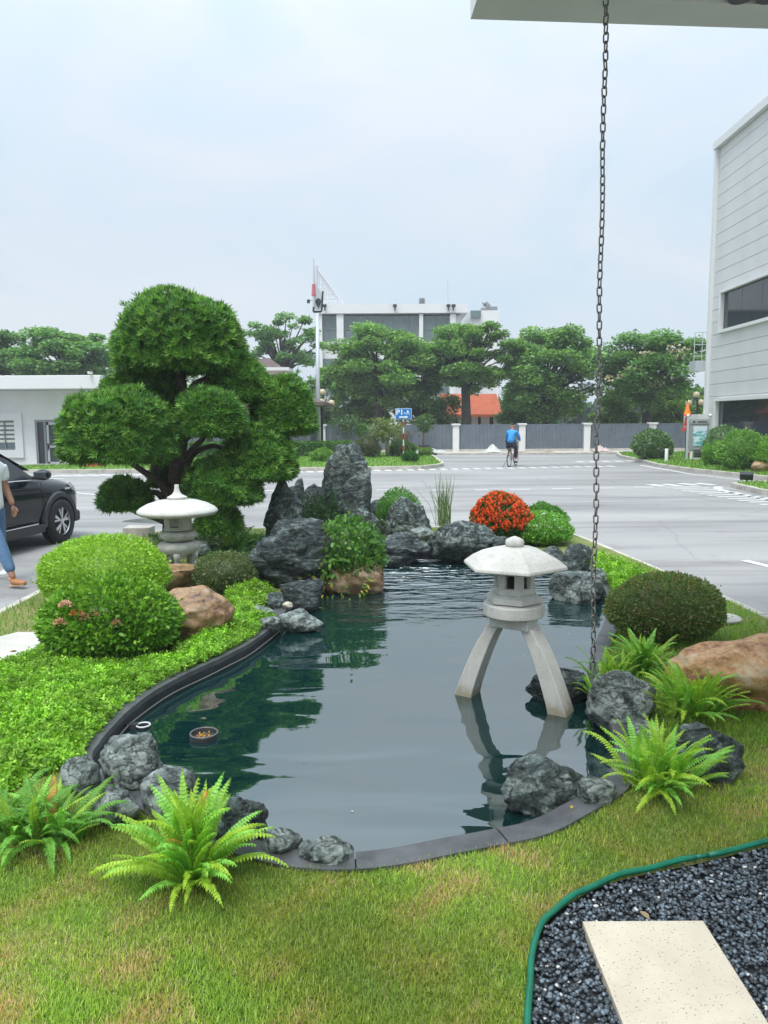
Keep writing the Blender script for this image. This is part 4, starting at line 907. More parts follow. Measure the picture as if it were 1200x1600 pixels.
for k in range(5):
    q_ = -math.pi / 2 + .12 + k * 2 * math.pi / 5; dx, dy = math.cos(q_), math.sin(q_)
    pts = [(dx * r_, dy * r_, H0 * t) for r_, t in ((.185, .58), (.190, .42), (.172, .28), (.158, .17), (.166, .09), (.185, .07))]
    lg = MB().tube(pts, [.045, .038, .032, .030, .036, .034], 10).build('leg', GR, l2, smooth=True)
    MB().ball((dx * .195, dy * .195, H0 * .10), (.034, .034, .034)).build('foot_scroll', GR, lg, smooth=True)
# concrete kerb block behind the lantern
k_ = MB().box((0, 0, .08), (.42, .3, .16)).build('concrete_block', M['kerb_stone'], loc=(G(232, 845, 0).x, G(232, 852, 0).y, ZL - .03), bevel=.01); tag(k_, 'pale concrete block at the kerb behind the left lantern', 'block')
# round white cover on the right bank
v = G(1130, 968, ZL); o = MB().lathe([(.002, 0), (.16, 0), (.17, .006), (.17, .02), (.16, .028), (.002, .028)], (0, 0, 0), 36).build('drain_cover', M['concrete'], loc=(v.x - .02, v.y, ZL), auto=40); tag(o, 'round pale drain cover beside the right kerb', 'drain cover')
# stepping slabs
M['terrazzo'] = mat('terrazzo', (.58, .52, .41), .6, c2=(.50, .44, .34), scale=5, bump=.1, bscale=90, bdist=.002, speck=((.10, .08, .06), 85, .2))
s1, s2 = G(910, 1439, ZL + .02), G(1098, 1437, ZL + .02); wd = (s2 - s1).length
o = MB().box((0, 0, 0), (wd, .95, .04)).build('stepping_slab', M['terrazzo'], loc=((s1.x + s2.x) / 2, s1.y - .475, ZL), bevel=.003); tag(o, 'cream speckled paving slab lying in the dark gravel', 'paving slab')
P_ = [G(x, y, ZL + .02) for x, y in ((-60, 1010), (28, 988), (75, 988), (60, 1008), (25, 1033), (-60, 1060))]
o = MB().prism([(p.x, p.y) for p in P_][::-1], ZL - .02, ZL + .025).build('path_slab', M['concrete'], bevel=.004); tag(o, 'pale concrete slab in the grass at the left edge by the bushes', 'paving slab')
# green edging hose round the gravel, two lengths
e = [Vector((p.x, p.y, ZL + .018 + .004 * math.sin(i * .9))) for i, p in enumerate(gravel_edge)]; M['hose'] = mat('hose', (.0, .16, .085), .4, c2=(.0, .11, .06), scale=14)
ed = thing('gravel_edging', 'bright green hose edging between the lawn and the dark gravel', 'edging')
MB().tube(e[:46], .0115, 8).build('hose', M['hose'], ed, smooth=True); MB().tube(e[46:], .0115, 8).build('hose', M['hose'], ed, smooth=True)
MB().tube([e[45], e[45].lerp(e[46], .5), e[46]], .009, 8).build('joint', M['hose'], ed, smooth=True)
# pebbles
n = 38000; gx = rng.uniform(.35, 2.6, n); gy = rng.uniform(1.2, 3.6, n)
ok = pip(gx, gy, gravel) & (poly_dist(gx, gy, gravel) > .012) & ~((gx > s1.x + .0) & (gx < s2.x) & (gy < s1.y + .003) & (gy > s1.y - .95)); gx, gy = gx[ok], gy[ok]
key = rng.random(len(gx)); P = np.stack([gx, gy, ZL - .020 + .024 * rng.random(len(gx)) ** .7], 1)
bm = bmesh.new(); bmesh.ops.create_icosphere(bm, subdivisions=2, radius=1); me = bpy.data.meshes.new('t'); bm.to_mesh(me)
tv = [tuple(v.co) for v in bm.verts]; tf = [tuple(v.index for v in f.verts) for f in bm.faces]; bm.free()
# coarser pebble: icosphere 1
bm = bmesh.new(); bmesh.ops.create_icosphere(bm, subdivisions=1, radius=1); tv = [tuple(v.co) for v in bm.verts]; tf = [tuple(v.index for v in f.verts) for f in bm.faces]; bm.free()
sc_ = rng.uniform(.0062, .0098, (len(P), 1)) * np.stack([rng.uniform(.75, 1, len(P)), rng.uniform(1, 1.45, len(P)), rng.uniform(.5, .75, len(P))], 1)
a = rng.random(len(P)) * 6.283; D = np.stack([np.cos(a), np.sin(a), rng.normal(0, .25, len(P))], 1); U = np.stack([rng.normal(0, .3, len(P)), rng.normal(0, .3, len(P)), np.ones(len(P))], 1)
W, F = scatter(tv, tf, P, D, U, sc_); t_ = rng.random(len(P)); col = np.array([(.055, .070, .083)]) * (0.5 + 2.8 * t_[:, None] ** 2.2); wh = rng.random(len(P)) < .018; col[wh] = (.55, .55, .53); col *= np.array([[1, 1, 1]]) 
me = np_mesh('pebbles', W, F, np.repeat(col, len(tv), 0))
m, nt, N, L, b = new_mat('pebble'); at_ = N.new('ShaderNodeAttribute'); at_.attribute_name = 'tint'; L.new(at_.outputs['Color'], b.inputs['Base Color']); b.inputs['Roughness'].default_value = .5
o = mesh_obj('gravel', me, m, smooth=True); tag(o, 'dark slate pebbles filling the bed round the paving slab', 'gravel', kind='stuff')
# small dark gravel patch behind the left lantern
n = 1500; c_ = G(330, 862, ZL); P = np.stack([c_.x + rng.normal(0, .28, n), c_.y + rng.normal(0, .45, n), np.full(n, ZL + .004)], 1)
c2_ = G(245, 905, ZL); P2 = np.stack([G(270, 918, ZL).x + rng.normal(0, .2, 900), G(270, 918, ZL).y + rng.normal(0, .25, 900), np.full(900, ZL + .004)], 1); P = np.concatenate([P, P2]); n = len(P)
a = rng.random(n) * 6.283; W, F = scatter(tv, tf, P, np.stack([np.cos(a), np.sin(a), a * 0], 1), np.tile((0, 0, 1.), (n, 1)), rng.uniform(.010, .017, (n, 1)) * np.array([[.9, 1.2, .7]]))
col = np.array([(.05, .058, .07)]) * (.4 + 2 * rng.random((n, 1)) ** 2); o = mesh_obj('lantern_gravel', np_mesh('lantern_gravel', W, F, np.repeat(col, len(tv), 0)), m, smooth=True); tag(o, 'dark gravel spread round the left lantern', 'gravel', kind='stuff')
# pond fittings
v = G(319, 1152, ZW); fb_ = thing('floating_bowl', 'round black bowl floating near the left wall with orange feed inside', 'bowl', (v.x, v.y, ZW))
MB().lathe([(.02, -.10), (.085, -.10), (.080, -.012), (.084, .0), (.084, .026), (.074, .026), (.068, .006), (.002, .004)], seg=40).build('bowl', M['plastic_black'], fb_, auto=40)
MB().tube([(math.cos(q_) * .079, math.sin(q_) * .079, .027) for q_ in np.linspace(0, 2 * math.pi, 41)[:-1]], .006, 8, closed=True).build('rim', mat('rim_grey', (.10, .10, .10), .25), fb_, smooth=True)
n = 60; a = rng.random(n) * 6.28; rr_ = rng.random(n) ** .5 * .05; W, F = scatter(*LEAF4, np.stack([np.cos(a) * rr_, np.sin(a) * rr_ - .01, (.008 + .006 * rng.random(n))], 1), rdir(n), rdir(n), np.full(n, .016))
mesh_obj('feed', np_mesh('feed', W, F, np.repeat(lerpcol(n, (.6, .25, .03), (.7, .4, .08)), 4, 0)), M['petal'], fb_)
v = G(224, 1134, ZW + .01); sk = thing('skimmer', 'small white ringed skimmer fixed to the left pond wall', 'skimmer', (v.x, v.y, ZW))
MB().tube([(math.cos(q_) * .04, math.sin(q_) * .04, .015) for q_ in np.linspace(0, 2 * math.pi, 25)[:-1]], .0055, 8, closed=True).build('ring', mat('ring_white', (.6, .6, .6), .4), sk, smooth=True)
MB().lathe([(.036, -.12), (.04, .012), (.034, .012), (.03, -.12)], seg=28).build('body', M['plastic_black'], sk, auto=40)
MB().box((-.08, .0, -.0), (.09, .05, .05)).build('bracket', M['plastic_black'], sk)
pp = [G(*q_, ZW + .03) for q_ in ()]
ii = min(range(len(pond)), key=lambda i: (pond[i] - G(152, 1165, ZL)).length); pin = offset(pond, -.02)
o = MB().tube([Vector((pin[(ii + k) % len(pin)].x, pin[(ii + k) % len(pin)].y, ZW + .018 + .003 * math.sin(k))) for k in range(30)], .0055, 6).build('wall_cable', mat('cable_grey', (.12, .12, .115), .5), smooth=True); tag(o, 'grey cable clipped along the left pond wall above the water', 'cable')
# floodlight on the corner lawn
v = G(1166, 753, .14); fl_ = thing('floodlight', 'small black garden floodlight tilted on the grass corner', 'floodlight', (v.x, v.y, .14), -.5)
MB().box((0, 0, .17), (.34, .12, .22), rx=.6).build('housing', M['dark_metal'], fl_, bevel=.01); MB().box((0, .03, .05), (.04, .04, .12)).build('stake', M['dark_metal'], fl_); MB().box((0, -.07, .14), (.28, .01, .16), rx=.6).build('lens', M['dark_glass'], fl_)
# ================================================================ PLANTS
def leafobj(name, tpl, P, D, U, Sc, col, m, parent=None):
    W, F = scatter(*tpl, P, D, U, Sc); o = mesh_obj(name, np_mesh(name, W, F, np.repeat(col, len(tpl[0]), 0)), m, parent); o['kind'] = 'stuff'
    if parent is None: pass
    return o
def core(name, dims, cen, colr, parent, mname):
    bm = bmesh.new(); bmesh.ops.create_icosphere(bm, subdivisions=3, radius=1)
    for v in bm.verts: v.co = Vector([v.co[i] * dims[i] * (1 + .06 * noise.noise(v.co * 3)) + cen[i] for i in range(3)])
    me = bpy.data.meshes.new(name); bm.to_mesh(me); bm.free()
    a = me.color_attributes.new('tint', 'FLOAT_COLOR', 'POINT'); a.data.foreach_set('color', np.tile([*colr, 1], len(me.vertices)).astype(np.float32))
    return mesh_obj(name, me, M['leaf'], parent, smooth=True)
def ell_pts(n, dims, cen, zmin=-.9, lump=.08, shell=.14, seed=0, sq=2.05):
    """points through the outer shell of a lumpy ellipsoid, with outward normals"""
    d = rdir(int(n * 1.6)); d = d[d[:, 2] > zmin][:n]
    q = d * 3.1 + seed; lp = 1 + lump * (np.sin(q[:, 0] * 1.7 + q[:, 1]) * np.cos(q[:, 1] * 1.3 - q[:, 2]) + .6 * np.sin(q[:, 2] * 2.9 + q[:, 0] * 2.2))
    r_ = lp * (1 - shell * rng.random(len(d)) ** 1.3) * (1 + .12 * rng.random(len(d)) * (rng.random(len(d)) < .03)); dims = np.array(dims)
    zz_ = np.clip(np.abs(d[:, 2]), 0, .999); full = (1 - zz_ ** sq) ** (1 / sq) / np.sqrt(1 - zz_ ** 2); r3 = r_[:, None] * np.stack([full, full, np.ones(len(d))], 1)
    P = d * dims * r3 + np.array(cen); return P, nrm(d / dims)
def bush(name, label, box, z, leaf, n, cols, tpl=LEAF4, dr=.9, wild=.8, up=.3, zc=.42, lump=.05, shell=.16, coref=.84, cat='shrub', group=None, seed=1, trunk=True, jit=.13, m='leaf', sparse=None):
    cx, cy, w_, d_, h_ = spot(*box, z, dr); root = thing(name, label, cat, (cx, cy, z), 0, group)
    up_h = h_ * (1 - zc); dn = h_ * zc
    P, Nn = ell_pts(n, (w_ / 2, d_ / 2, 1), (0, 0, 0), -.95, lump, shell, seed)
    P[:, 2] = np.where(P[:, 2] > 0, P[:, 2] * up_h, P[:, 2] * dn) + dn
    n = len(P); D = nrm(Nn + rng.normal(0, wild, (n, 3)) * .6 + np.array([0, 0, up])); U = nrm(Nn + rng.normal(0, .5, (n, 3)))
    o = leafobj('foliage', tpl, P, D, U, leaf * rng.uniform(.65, 1.25, n), lerpcol(n, *cols, jit=jit), M[m], root)
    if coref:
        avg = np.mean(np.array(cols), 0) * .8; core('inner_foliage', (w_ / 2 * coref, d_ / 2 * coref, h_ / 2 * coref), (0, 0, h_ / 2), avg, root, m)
    else:
        bb = MB()
        for k in range(7):
            a = random.random() * 6.28; bb.tube([(0, 0, 0), (math.cos(a) * w_ * .12, math.sin(a) * w_ * .12, h_ * .4), (math.cos(a) * w_ * .3, math.sin(a) * w_ * .3, h_ * .8)], [w_ * .02, w_ * .013, w_ * .005], 5)
        s_ = bb.build('stems', M['bark'], root)
    return root, (cx, cy, w_, d_, h_)
GRN = [(.05, .12, .02), (.09, .20, .03)]
bush('lime_dome_bush', 'bright lime green clipped dome bush, the paler of the pair left of the lantern', (66, 268, 838, 960), ZL, .032, 15000, [(.16, .34, .025), (.30, .52, .05), (.42, .62, .09)], LEAF4, seed=2, lump=.04)
r_, q_ = bush('flowering_dome_bush', 'darker green dome bush with a few pale pink flower heads', (74, 284, 904, 1048), ZL, .046, 11000, [(.06, .18, .015), (.15, .34, .03), (.28, .48, .06)], LEAFT, seed=5, lump=.05)
for (px, py) in ((105, 946), (148, 962), (134, 965), (97, 974), (185, 975), (122, 960)):
    v = V(px, py, q_[1] - q_[3] * .40); lv = v - r_.location; n = 70; d = rdir(n); d[:, 2] = abs(d[:, 2]); pk = px in (105, 148, 134, 97, 185)
    mesh_obj('flower_head', np_mesh('flower_head', *scatter(*LEAF4, np.array(lv) + np.array([0, -.03, 0]) + d * .030, d, rdir(n), np.full(n, .024)), np.repeat(lerpcol(n, (.60, .30, .24), (.70, .42, .34)) if px != 122 else lerpcol(n, (.5, .16, .04), (.6, .25, .06)), 4, 0)), M['petal'], r_)
bush('small_dome_bush', 'small dull olive dome bush between the left lantern and the sloping boulder', (302, 402, 863, 934), ZL, .026, 6500, [(.07, .12, .04), (.13, .19, .07), (.20, .20, .10)], seed=9, lump=.03)
bush('bronze_dome_bush', 'large dark dome bush with bronze tips on the right bank', (944, 1130, 897, 1016), ZL, .026, 17000, [(.07, .16, .05), (.14, .26, .07), (.24, .28, .11), (.36, .25, .12)], seed=13, lump=.03, dr=.8)
bush('white_flowered_bush', 'low light green bush dotted with white flowers, beside the red one', (799, 894, 800, 856), ZL, .036, 7000, [(.09, .26, .04), (.18, .42, .06), (.28, .52, .10)], seed=15, lump=.07)
bush('back_green_bush', 'leafy green bush just behind the white flowered bush', (815, 885, 787, 842), ZL, .04, 4000, [(.06, .18, .03), (.13, .32, .05)], seed=16, lump=.09)
bush('small_round_bush', 'small green bush peeping over the cracked pyramid rock', (588, 658, 763, 835), ZL, .036, 3500, [(.05, .17, .02), (.12, .30, .04)], seed=18)
bush('rock_shrub', 'sparse dark shrub growing between the leaning and the tallest rock', (462, 530, 772, 850), ZL, .055, 1500, [(.03, .09, .03), (.06, .14, .05)], LEAFT, seed=19, coref=0, shell=.7, lump=.2)
# red flowering bush
rr_, q_ = bush('red_flower_bush', 'round bush covered with bright red flower heads', (736, 828, 770, 856), ZL, .042, 5500, [(.03, .09, .02), (.06, .16, .03)], seed=21, lump=.03)
v5 = [];  f5 = []
for k in range(4):
    a = k * math.pi / 2; c, s_ = math.cos(a), math.sin(a); n0 = len(v5)
    v5 += [(0, 0, 0), (c * .5 - s_ * .35, .05, s_ * .5 + c * .35), (c * 1, .0, s_ * 1), (c * .5 + s_ * .35, .05, s_ * .5 - c * .35)]; f5.append((n0, n0 + 1, n0 + 2, n0 + 3))
heads = []
for vseed in range(3):
    n = 42; d = rdir(n * 2); d = d[d[:, 2] > -.1][:n]; n = len(d); W, F = scatter(v5, f5, d * np.array([.04, .04, .026]), d, rdir(n), rng.uniform(.011, .016, n))
    me = np_mesh('flower_head', W, F, np.repeat(lerpcol(n, (.65, .05, .008), (.85, .11, .02), (.88, .2, .05)), len(v5), 0)); me.materials.append(M['petal']); heads.append(me)
P, Nn = ell_pts(900, (q_[2] / 2, q_[3] / 2, 1), (0, 0, 0), -.25, .03, .02, 21); P[:, 2] = np.where(P[:, 2] > 0, P[:, 2] * q_[4] * .58, P[:, 2] * q_[4] * .42) + q_[4] * .42
kept = []
for p, nn_ in zip(P, Nn):
    if p[2] < q_[4] * (.30 + .12 * random.random()): continue
    if nn_[1] > .5: continue
    if all((p[0] - a[0]) ** 2 + (p[1] - a[1]) ** 2 + (p[2] - a[2]) ** 2 > .050 ** 2 for a in kept):
        kept.append(p); o = bpy.data.objects.new('flower_head', heads[len(kept) % 3]); link(o, rr_); o.location = p; o.rotation_euler = Vector(nn_).to_track_quat('Z', 'Y').to_euler(); s_ = random.uniform(.8, 1.25); o.scale = (s_, s_, s_)
# white dots on the light bush
wb_ = bpy.data.objects['white_flowered_bush']; n = 160; cx, cy, w_, d_, h_ = spot(799, 894, 800, 856, ZL, .9)
P, Nn = ell_pts(n, (w_ / 2, d_ / 2, 1), (0, 0, 0), .0, .07, .0, 15); P[:, 2] = P[:, 2] * h_ * .6 + h_ * .42; n = len(P)
leafobj('white_flowers', (v5, f5), P, Nn, rdir(n), np.full(n, .014), np.tile((.7, .7, .66), (n, 1)), M['petal'], wb_)
# potted shrub in the water
cx, cy, w_, d_, h_ = spot(498, 602, 872, 932, ZW, .85)
me = rock_mesh('stone_planter', (w_, d_, h_ * 1.3), 140, facets=4, rough=.10, sub=4, cmin=.75); pt = mesh_obj('stone_planter', me, M['sandstone_brown'], smooth=True, loc=(cx, cy, ZW - h_ * .32)); tag(pt, 'rounded brown stone planter standing in the pond under the leafy shrub', 'planter')
r_, q2 = bush('planter_shrub', 'glossy leafy shrub spilling over its brown stone planter', (476, 604, 811, 916), ZW + .12, .072, 2300, [(.05, .14, .03), (.10, .24, .045), (.19, .36, .07)], LEAFT, seed=23, lump=.10, shell=.42, wild=1.1, coref=.7, dr=.8)
n = 480; P, Nn = ell_pts(n, (.44, .36, .26), (-.10, -.12, .0), -1, .1, .3, 3); n = len(P)
leafobj('hanging_leaves', LEAFT, P, nrm(Nn + np.array([0, -.2, -.4]) + rng.normal(0, .4, (n, 3))), nrm(Nn + rng.normal(0, .4, (n, 3))), .065 * rng.uniform(.6, 1.2, n), lerpcol(n, (.06, .16, .03), (.14, .28, .05), (.12, .24, .04), (.45, .33, .03)), M['leaf'], r_)
# reeds
v0 = G(693, 822, ZL); rd = thing('reed_clump', 'clump of thin upright rushes behind the layered boulder', 'reeds', (v0.x, v0.y, ZL)); bb = MB(); top = V(690, 742, v0.y).z - ZL
for k in range(75):
    a = random.random() * 6.28; r0 = random.random() * .13; ln_ = top * random.uniform(.55, 1.06); lean = random.gauss(0, .10) + (-.35 if k % 14 == 0 else 0); ly = random.gauss(0, .08); x0, y0 = math.cos(a) * r0, math.sin(a) * r0
    bb.tube([(x0, y0, 0), (x0 + lean * ln_ * .3, y0 + ly * .3, ln_ * .5), (x0 + lean * ln_, y0 + ly, ln_ * (1 - .2 * abs(lean)))], [.0055, .0045, .0015], 4)
o = bb.build('stalks', mat('reed', (.09, .17, .04), .5, c2=(.16, .24, .07), scale=3), rd); o['kind'] = 'stuff'

# ---------------------------------------------------------------- ferns: every frond its own part
def frond_mesh(seed, cols, curl=1.0, npin=24, pl=.095):
    r = random.Random(seed); vs = []; fs = []; cl = []; y = z = 0; ang_ = 1.15; pts = []
    for i in range(npin + 1):
        pts.append((y, z, ang_)); st = 1 / npin; y += math.cos(ang_) * st; z += math.sin(ang_) * st; ang_ -= (1.5 * curl / npin) * (.6 + 1.0 * i / npin)
    c0 = Vector([r.uniform(a, b) for a, b in zip(*cols)])
    for i, (y, z, a) in enumerate(pts[:-1]):
        y2, z2, a2 = pts[i + 1]; n = len(vs); w_ = .006 * (1 - i / npin) + .0015; vs += [(-w_, y, z), (w_, y, z), (w_, y2, z2), (-w_, y2, z2)]; fs.append((n, n + 1, n + 2, n + 3)); cl += [tuple(c0 * .8)] * 4
        if i < 2: continue
        t = i / npin; L_ = pl * (math.sin(math.pi * min(1, t * .86 + .16)) ** .7) * r.uniform(.85, 1.1); wd_ = .5 / npin * .92
        for s_ in (-1, 1):
            dr_ = -.018 * r.random() - .012; fwd = .25 * L_; cy_, sy = math.cos(a), math.sin(a); n = len(vs)
            def q(x, f, dz): return (s_ * x, y + f * cy_ - dz * sy, z + f * sy + dz * cy_)
            tw_ = r.uniform(-.006, .006)
            vs += [q(0, -wd_ * .8, 0), q(L_ * .55, fwd * .5 - wd_, .006 + tw_), q(L_, fwd, dr_), q(L_ * .55, fwd * .5 + wd_, .006 - tw_), q(0, wd_ * .8, 0)]
            fs += [(n, n + 1, n + 3, n + 4), (n + 1, n + 2, n + 3, n + 3)]; k_ = r.uniform(.85, 1.15) * (1 + .25 * t); cl += [tuple(c0 * k_)] * 5
    fs = [f if f[2] != f[3] else f[:3] for f in fs]
    me = bpy.data.meshes.new('frond'); me.from_pydata(vs, [], fs); a_ = me.color_attributes.new('tint', 'FLOAT_COLOR', 'POINT'); a_.data.foreach_set('color', np.array([[*c, 1] for c in cl], np.float32).ravel()); me.materials.append(M['leaf']); me.update(); return me
FC = [((.14, .30, .03), (.22, .42, .05))]; 
bright = [frond_mesh(i, ((.20, .36, .04), (.33, .50, .09)), c, 28, .078) for i, c in enumerate((.45, .8, 1.05, .6))]; mid = [frond_mesh(i + 10, ((.08, .22, .02), (.16, .34, .04)), c, 28, .08) for i, c in enumerate((.8, 1.1, 1.3))]
dry = [frond_mesh(30, ((.42, .22, .05), (.5, .30, .08)), 1.2)]
def fern(label, px, py, z, ln, n, pool, seed, tilt=(0, 0), elong=(1, 1), ndry=0, low=.0, group='sword ferns round the pond', lift=.12):
    r = random.Random(seed); c = G(px, py, z); root = thing('sword_fern', label, 'fern', (c.x, c.y, z), 0, group)
    for k in range(n):
        me = r.choice(pool) if k >= ndry else dry[0]; o = bpy.data.objects.new('frond', me); link(o, root); a = 2.39996 * k + r.uniform(-.3, .3); t = (k + .5) / n
        L_ = ln * r.uniform(.75, 1.1) * (.7 + .3 * (1 - abs(t - .4))); o.scale = (L_ * r.uniform(.8, 1.0) * 1.1, L_, L_)
        pitch_ = (1 - t) * .55 - t * .75 * (1 - low) + r.uniform(-.12, .12) + .1 + lift
        o.rotation_euler = (Matrix.Rotation(a, 3, 'Z') @ Matrix.Rotation(pitch_ * .9, 3, 'X') @ Matrix.Rotation(r.uniform(-.25, .25), 3, 'Y')).to_euler()
        rr0 = .05 * ln / .4 * r.random(); o.location = (-math.sin(a) * rr0 * elong[0] + r.uniform(-1, 1) * .10 * (elong[0] - 1), math.cos(a) * rr0 * elong[1], -.01)
    return root
fern('large bright fern in front of the near left coping, alone on the lawn', 300, 1378, ZL, .43, 96, bright, 1, lift=.24, ndry=2)
fern('loose spreading fern at the left edge of the lawn', 62, 1318, ZL, .34, 70, mid + bright[:2], 2, elong=(2.2, 1), ndry=1)
fern('second loose fern at the left edge, closer to the pale stones', 92, 1296, ZL, .23, 44, mid + bright[:1], 22, ndry=1)
fern('tall fern half hidden at the very left edge of the lawn', 8, 1300, ZL, .34, 30, mid, 23)
fern('bushy bright fern beside the oval greenish stone', 1030, 1232, ZL + .02, .37, 84, bright, 3, elong=(2.0, 1))
fern('bright fern between the round boulder and the orange boulder', 1082, 1118, ZL, .40, 80, bright, 4, elong=(1.8, 1))
fern('fern with upright fronds in front of the bronze dome bush', 1003, 1050, ZL, .36, 54, mid + bright[:2], 5)
fern('low fern spreading behind the round boulder', 958, 1060, ZL, .28, 30, mid + bright, 6, elong=(2, 1))
fern('small fern hanging by the end of the chain', 925, 1085, ZL, .20, 18, bright + mid, 7)
fern('shaded fern under the shaped pine behind the olive dome bush', 362, 862, ZL, .46, 40, mid + bright[:1], 8, elong=(1.8, 1))
fern('shaded fern against the leaning rock', 395, 856, ZL, .36, 26, mid, 9)

# ---------------------------------------------------------------- shaped pine (cloud pruned)
TY = 10.6
tb = G(268, 866, ZL); TX = V(268, 800, TY).x; pine = thing('cloud_pruned_tree', 'tall cloud pruned pine with rounded pads on twisting branches', 'tree', (TX, TY, ZL))
pads = [(168, 394, 445, 600, 0.0, 3900), (150, 300, 560, 662, .25, 1500), (84, 286, 597, 738, -.75, 3300), (314, 432, 548, 640, .1, 1500), (384, 499, 578, 694, .15, 1700), (264, 390, 599, 694, -.55, 1800),
        (338, 472, 655, 764, -.15, 1700), (280, 416, 703, 800, -.35, 1800), (149, 242, 740, 806, -.2, 900), (302, 384, 780, 840, -.45, 900), (228, 296, 716, 768, .3, 700)]
tufts = [tuft(9, 1.0, .088, s_) for s_ in range(4)]
prnt = lambda x, y, dy: Vector((V(x, y, TY + dy).x - TX, dy, V(x, y, TY + dy).z - ZL))
trunk_pts = [prnt(266, 868, 0), prnt(268, 820, 0), prnt(272, 770, 0), prnt(277, 730, .0), prnt(284, 690, .02), prnt(290, 650, .05), prnt(288, 615, .05), prnt(280, 590, .0), prnt(277, 560, 0)]
tb_ = MB().tube(catmull(trunk_pts, 4, False), list(np.interp(np.linspace(0, 1, 33), [0, .08, .3, .5, 1], [.15, .125, .105, .085, .045])), 12).build('trunk', M['bark'], pine, smooth=True)
for k, (x0, x1, y0, y1, dy, n) in enumerate(pads):
    cx_ = (x0 + x1) / 2; a = prnt(x0, (y0 + y1) / 2, dy); c = prnt(x1, (y0 + y1) / 2, dy); tp, bt = prnt(cx_, y0, dy).z, prnt(cx_, y1, dy).z
    tp -= .055; bt += .05; hw = (c.x - a.x) / 2 - .065; ctr = (a + c) / 2; hgt = tp - bt; n = int(n * 1.45)
    P, Nn = ell_pts(n, (hw * .95, hw * .85, 1), (0, 0, 0), -.8, .05, .15, k * 1.7, 2.5 if k in (0, 2, 5) else 2.2); P[:, 2] = np.where(P[:, 2] > 0, P[:, 2] * hgt * .72, P[:, 2] * hgt * .16) + bt + hgt * .24
    P[:, 0] += ctr.x; P[:, 1] += ctr.y; n = len(P); D = nrm(Nn * .9 + np.array([0, 0, .45]) + rng.normal(0, .3, (n, 3)))
    col = lerpcol(n, (.04, .13, .022), (.085, .22, .032), (.20, .37, .06), jit=.25)
    Vs = []; Fs = []; Cs = []; off = 0; grp = rng.integers(0, 4, n)
    for gI in range(4):
        mk_ = grp == gI
        if not mk_.any(): continue
        W, F = scatter(*tufts[gI], P[mk_], D[mk_], rdir(mk_.sum()), rng.uniform(.07, .115, mk_.sum())); Vs.append(W); Fs.append(F + off); off += len(W); Cs.append(np.repeat(col[mk_], len(tufts[gI][0]), 0))
    o = mesh_obj('foliage_pad', np_mesh('foliage_pad', np.concatenate(Vs), np.concatenate(Fs), np.concatenate(Cs)), M['leaf'], pine)
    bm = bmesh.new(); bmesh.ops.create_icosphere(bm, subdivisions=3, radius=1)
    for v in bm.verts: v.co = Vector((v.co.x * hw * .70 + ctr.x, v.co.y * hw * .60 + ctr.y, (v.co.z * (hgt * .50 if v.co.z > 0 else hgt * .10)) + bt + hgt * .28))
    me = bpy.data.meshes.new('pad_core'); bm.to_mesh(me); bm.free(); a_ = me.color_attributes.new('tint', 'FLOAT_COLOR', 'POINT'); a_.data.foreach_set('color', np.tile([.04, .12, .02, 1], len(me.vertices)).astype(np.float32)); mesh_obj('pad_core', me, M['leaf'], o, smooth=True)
    # branch out to the pad
    tz = min(max(bt - .15 - .25 * abs(ctr.x), .35), trunk_pts[-1].z); j = min(range(len(trunk_pts)), key=lambda i: abs(trunk_pts[i].z - tz)); st = trunk_pts[j]
    en = Vector((ctr.x, ctr.y, bt + hgt * .22)); m1 = st.lerp(en, .35) + Vector((0, 0, -.03 + .08 * random.random())); m2 = st.lerp(en, .75) + Vector((0, 0, -.05 * random.random()))
    br = MB().tube(catmull([st, m1, m2, en], 5, False), list(np.linspace(.055, .03, 16)), 8)
    for s_ in range(5):
        a2 = random.random() * 6.28; e2 = en + Vector((math.cos(a2) * hw * .6, math.sin(a2) * hw * .5, hgt * .08)); br.tube([m2.lerp(en, .5), (m2.lerp(en, .5) + e2) / 2 + Vector((0, 0, -.01)), e2], [.022, .016, .008], 6)
    br.build('branch', M['bark'], pine, smooth=True)
for pts in ([(262, 775), (246, 742), (235, 712), (205, 700)], [(280, 790), (290, 745), (300, 712), (330, 697), (352, 702)], [(286, 650), (300, 605), (322, 590)], [(277, 575), (300, 562), (330, 580)], [(262, 790), (245, 770), (215, 772)]):
    MB().tube(catmull([prnt(x, y, -.08) for x, y in pts], 5, False), list(np.linspace(.06, .025, (len(pts) - 1) * 5 + 1)), 9).build('branch', M['bark'], pine, smooth=True)

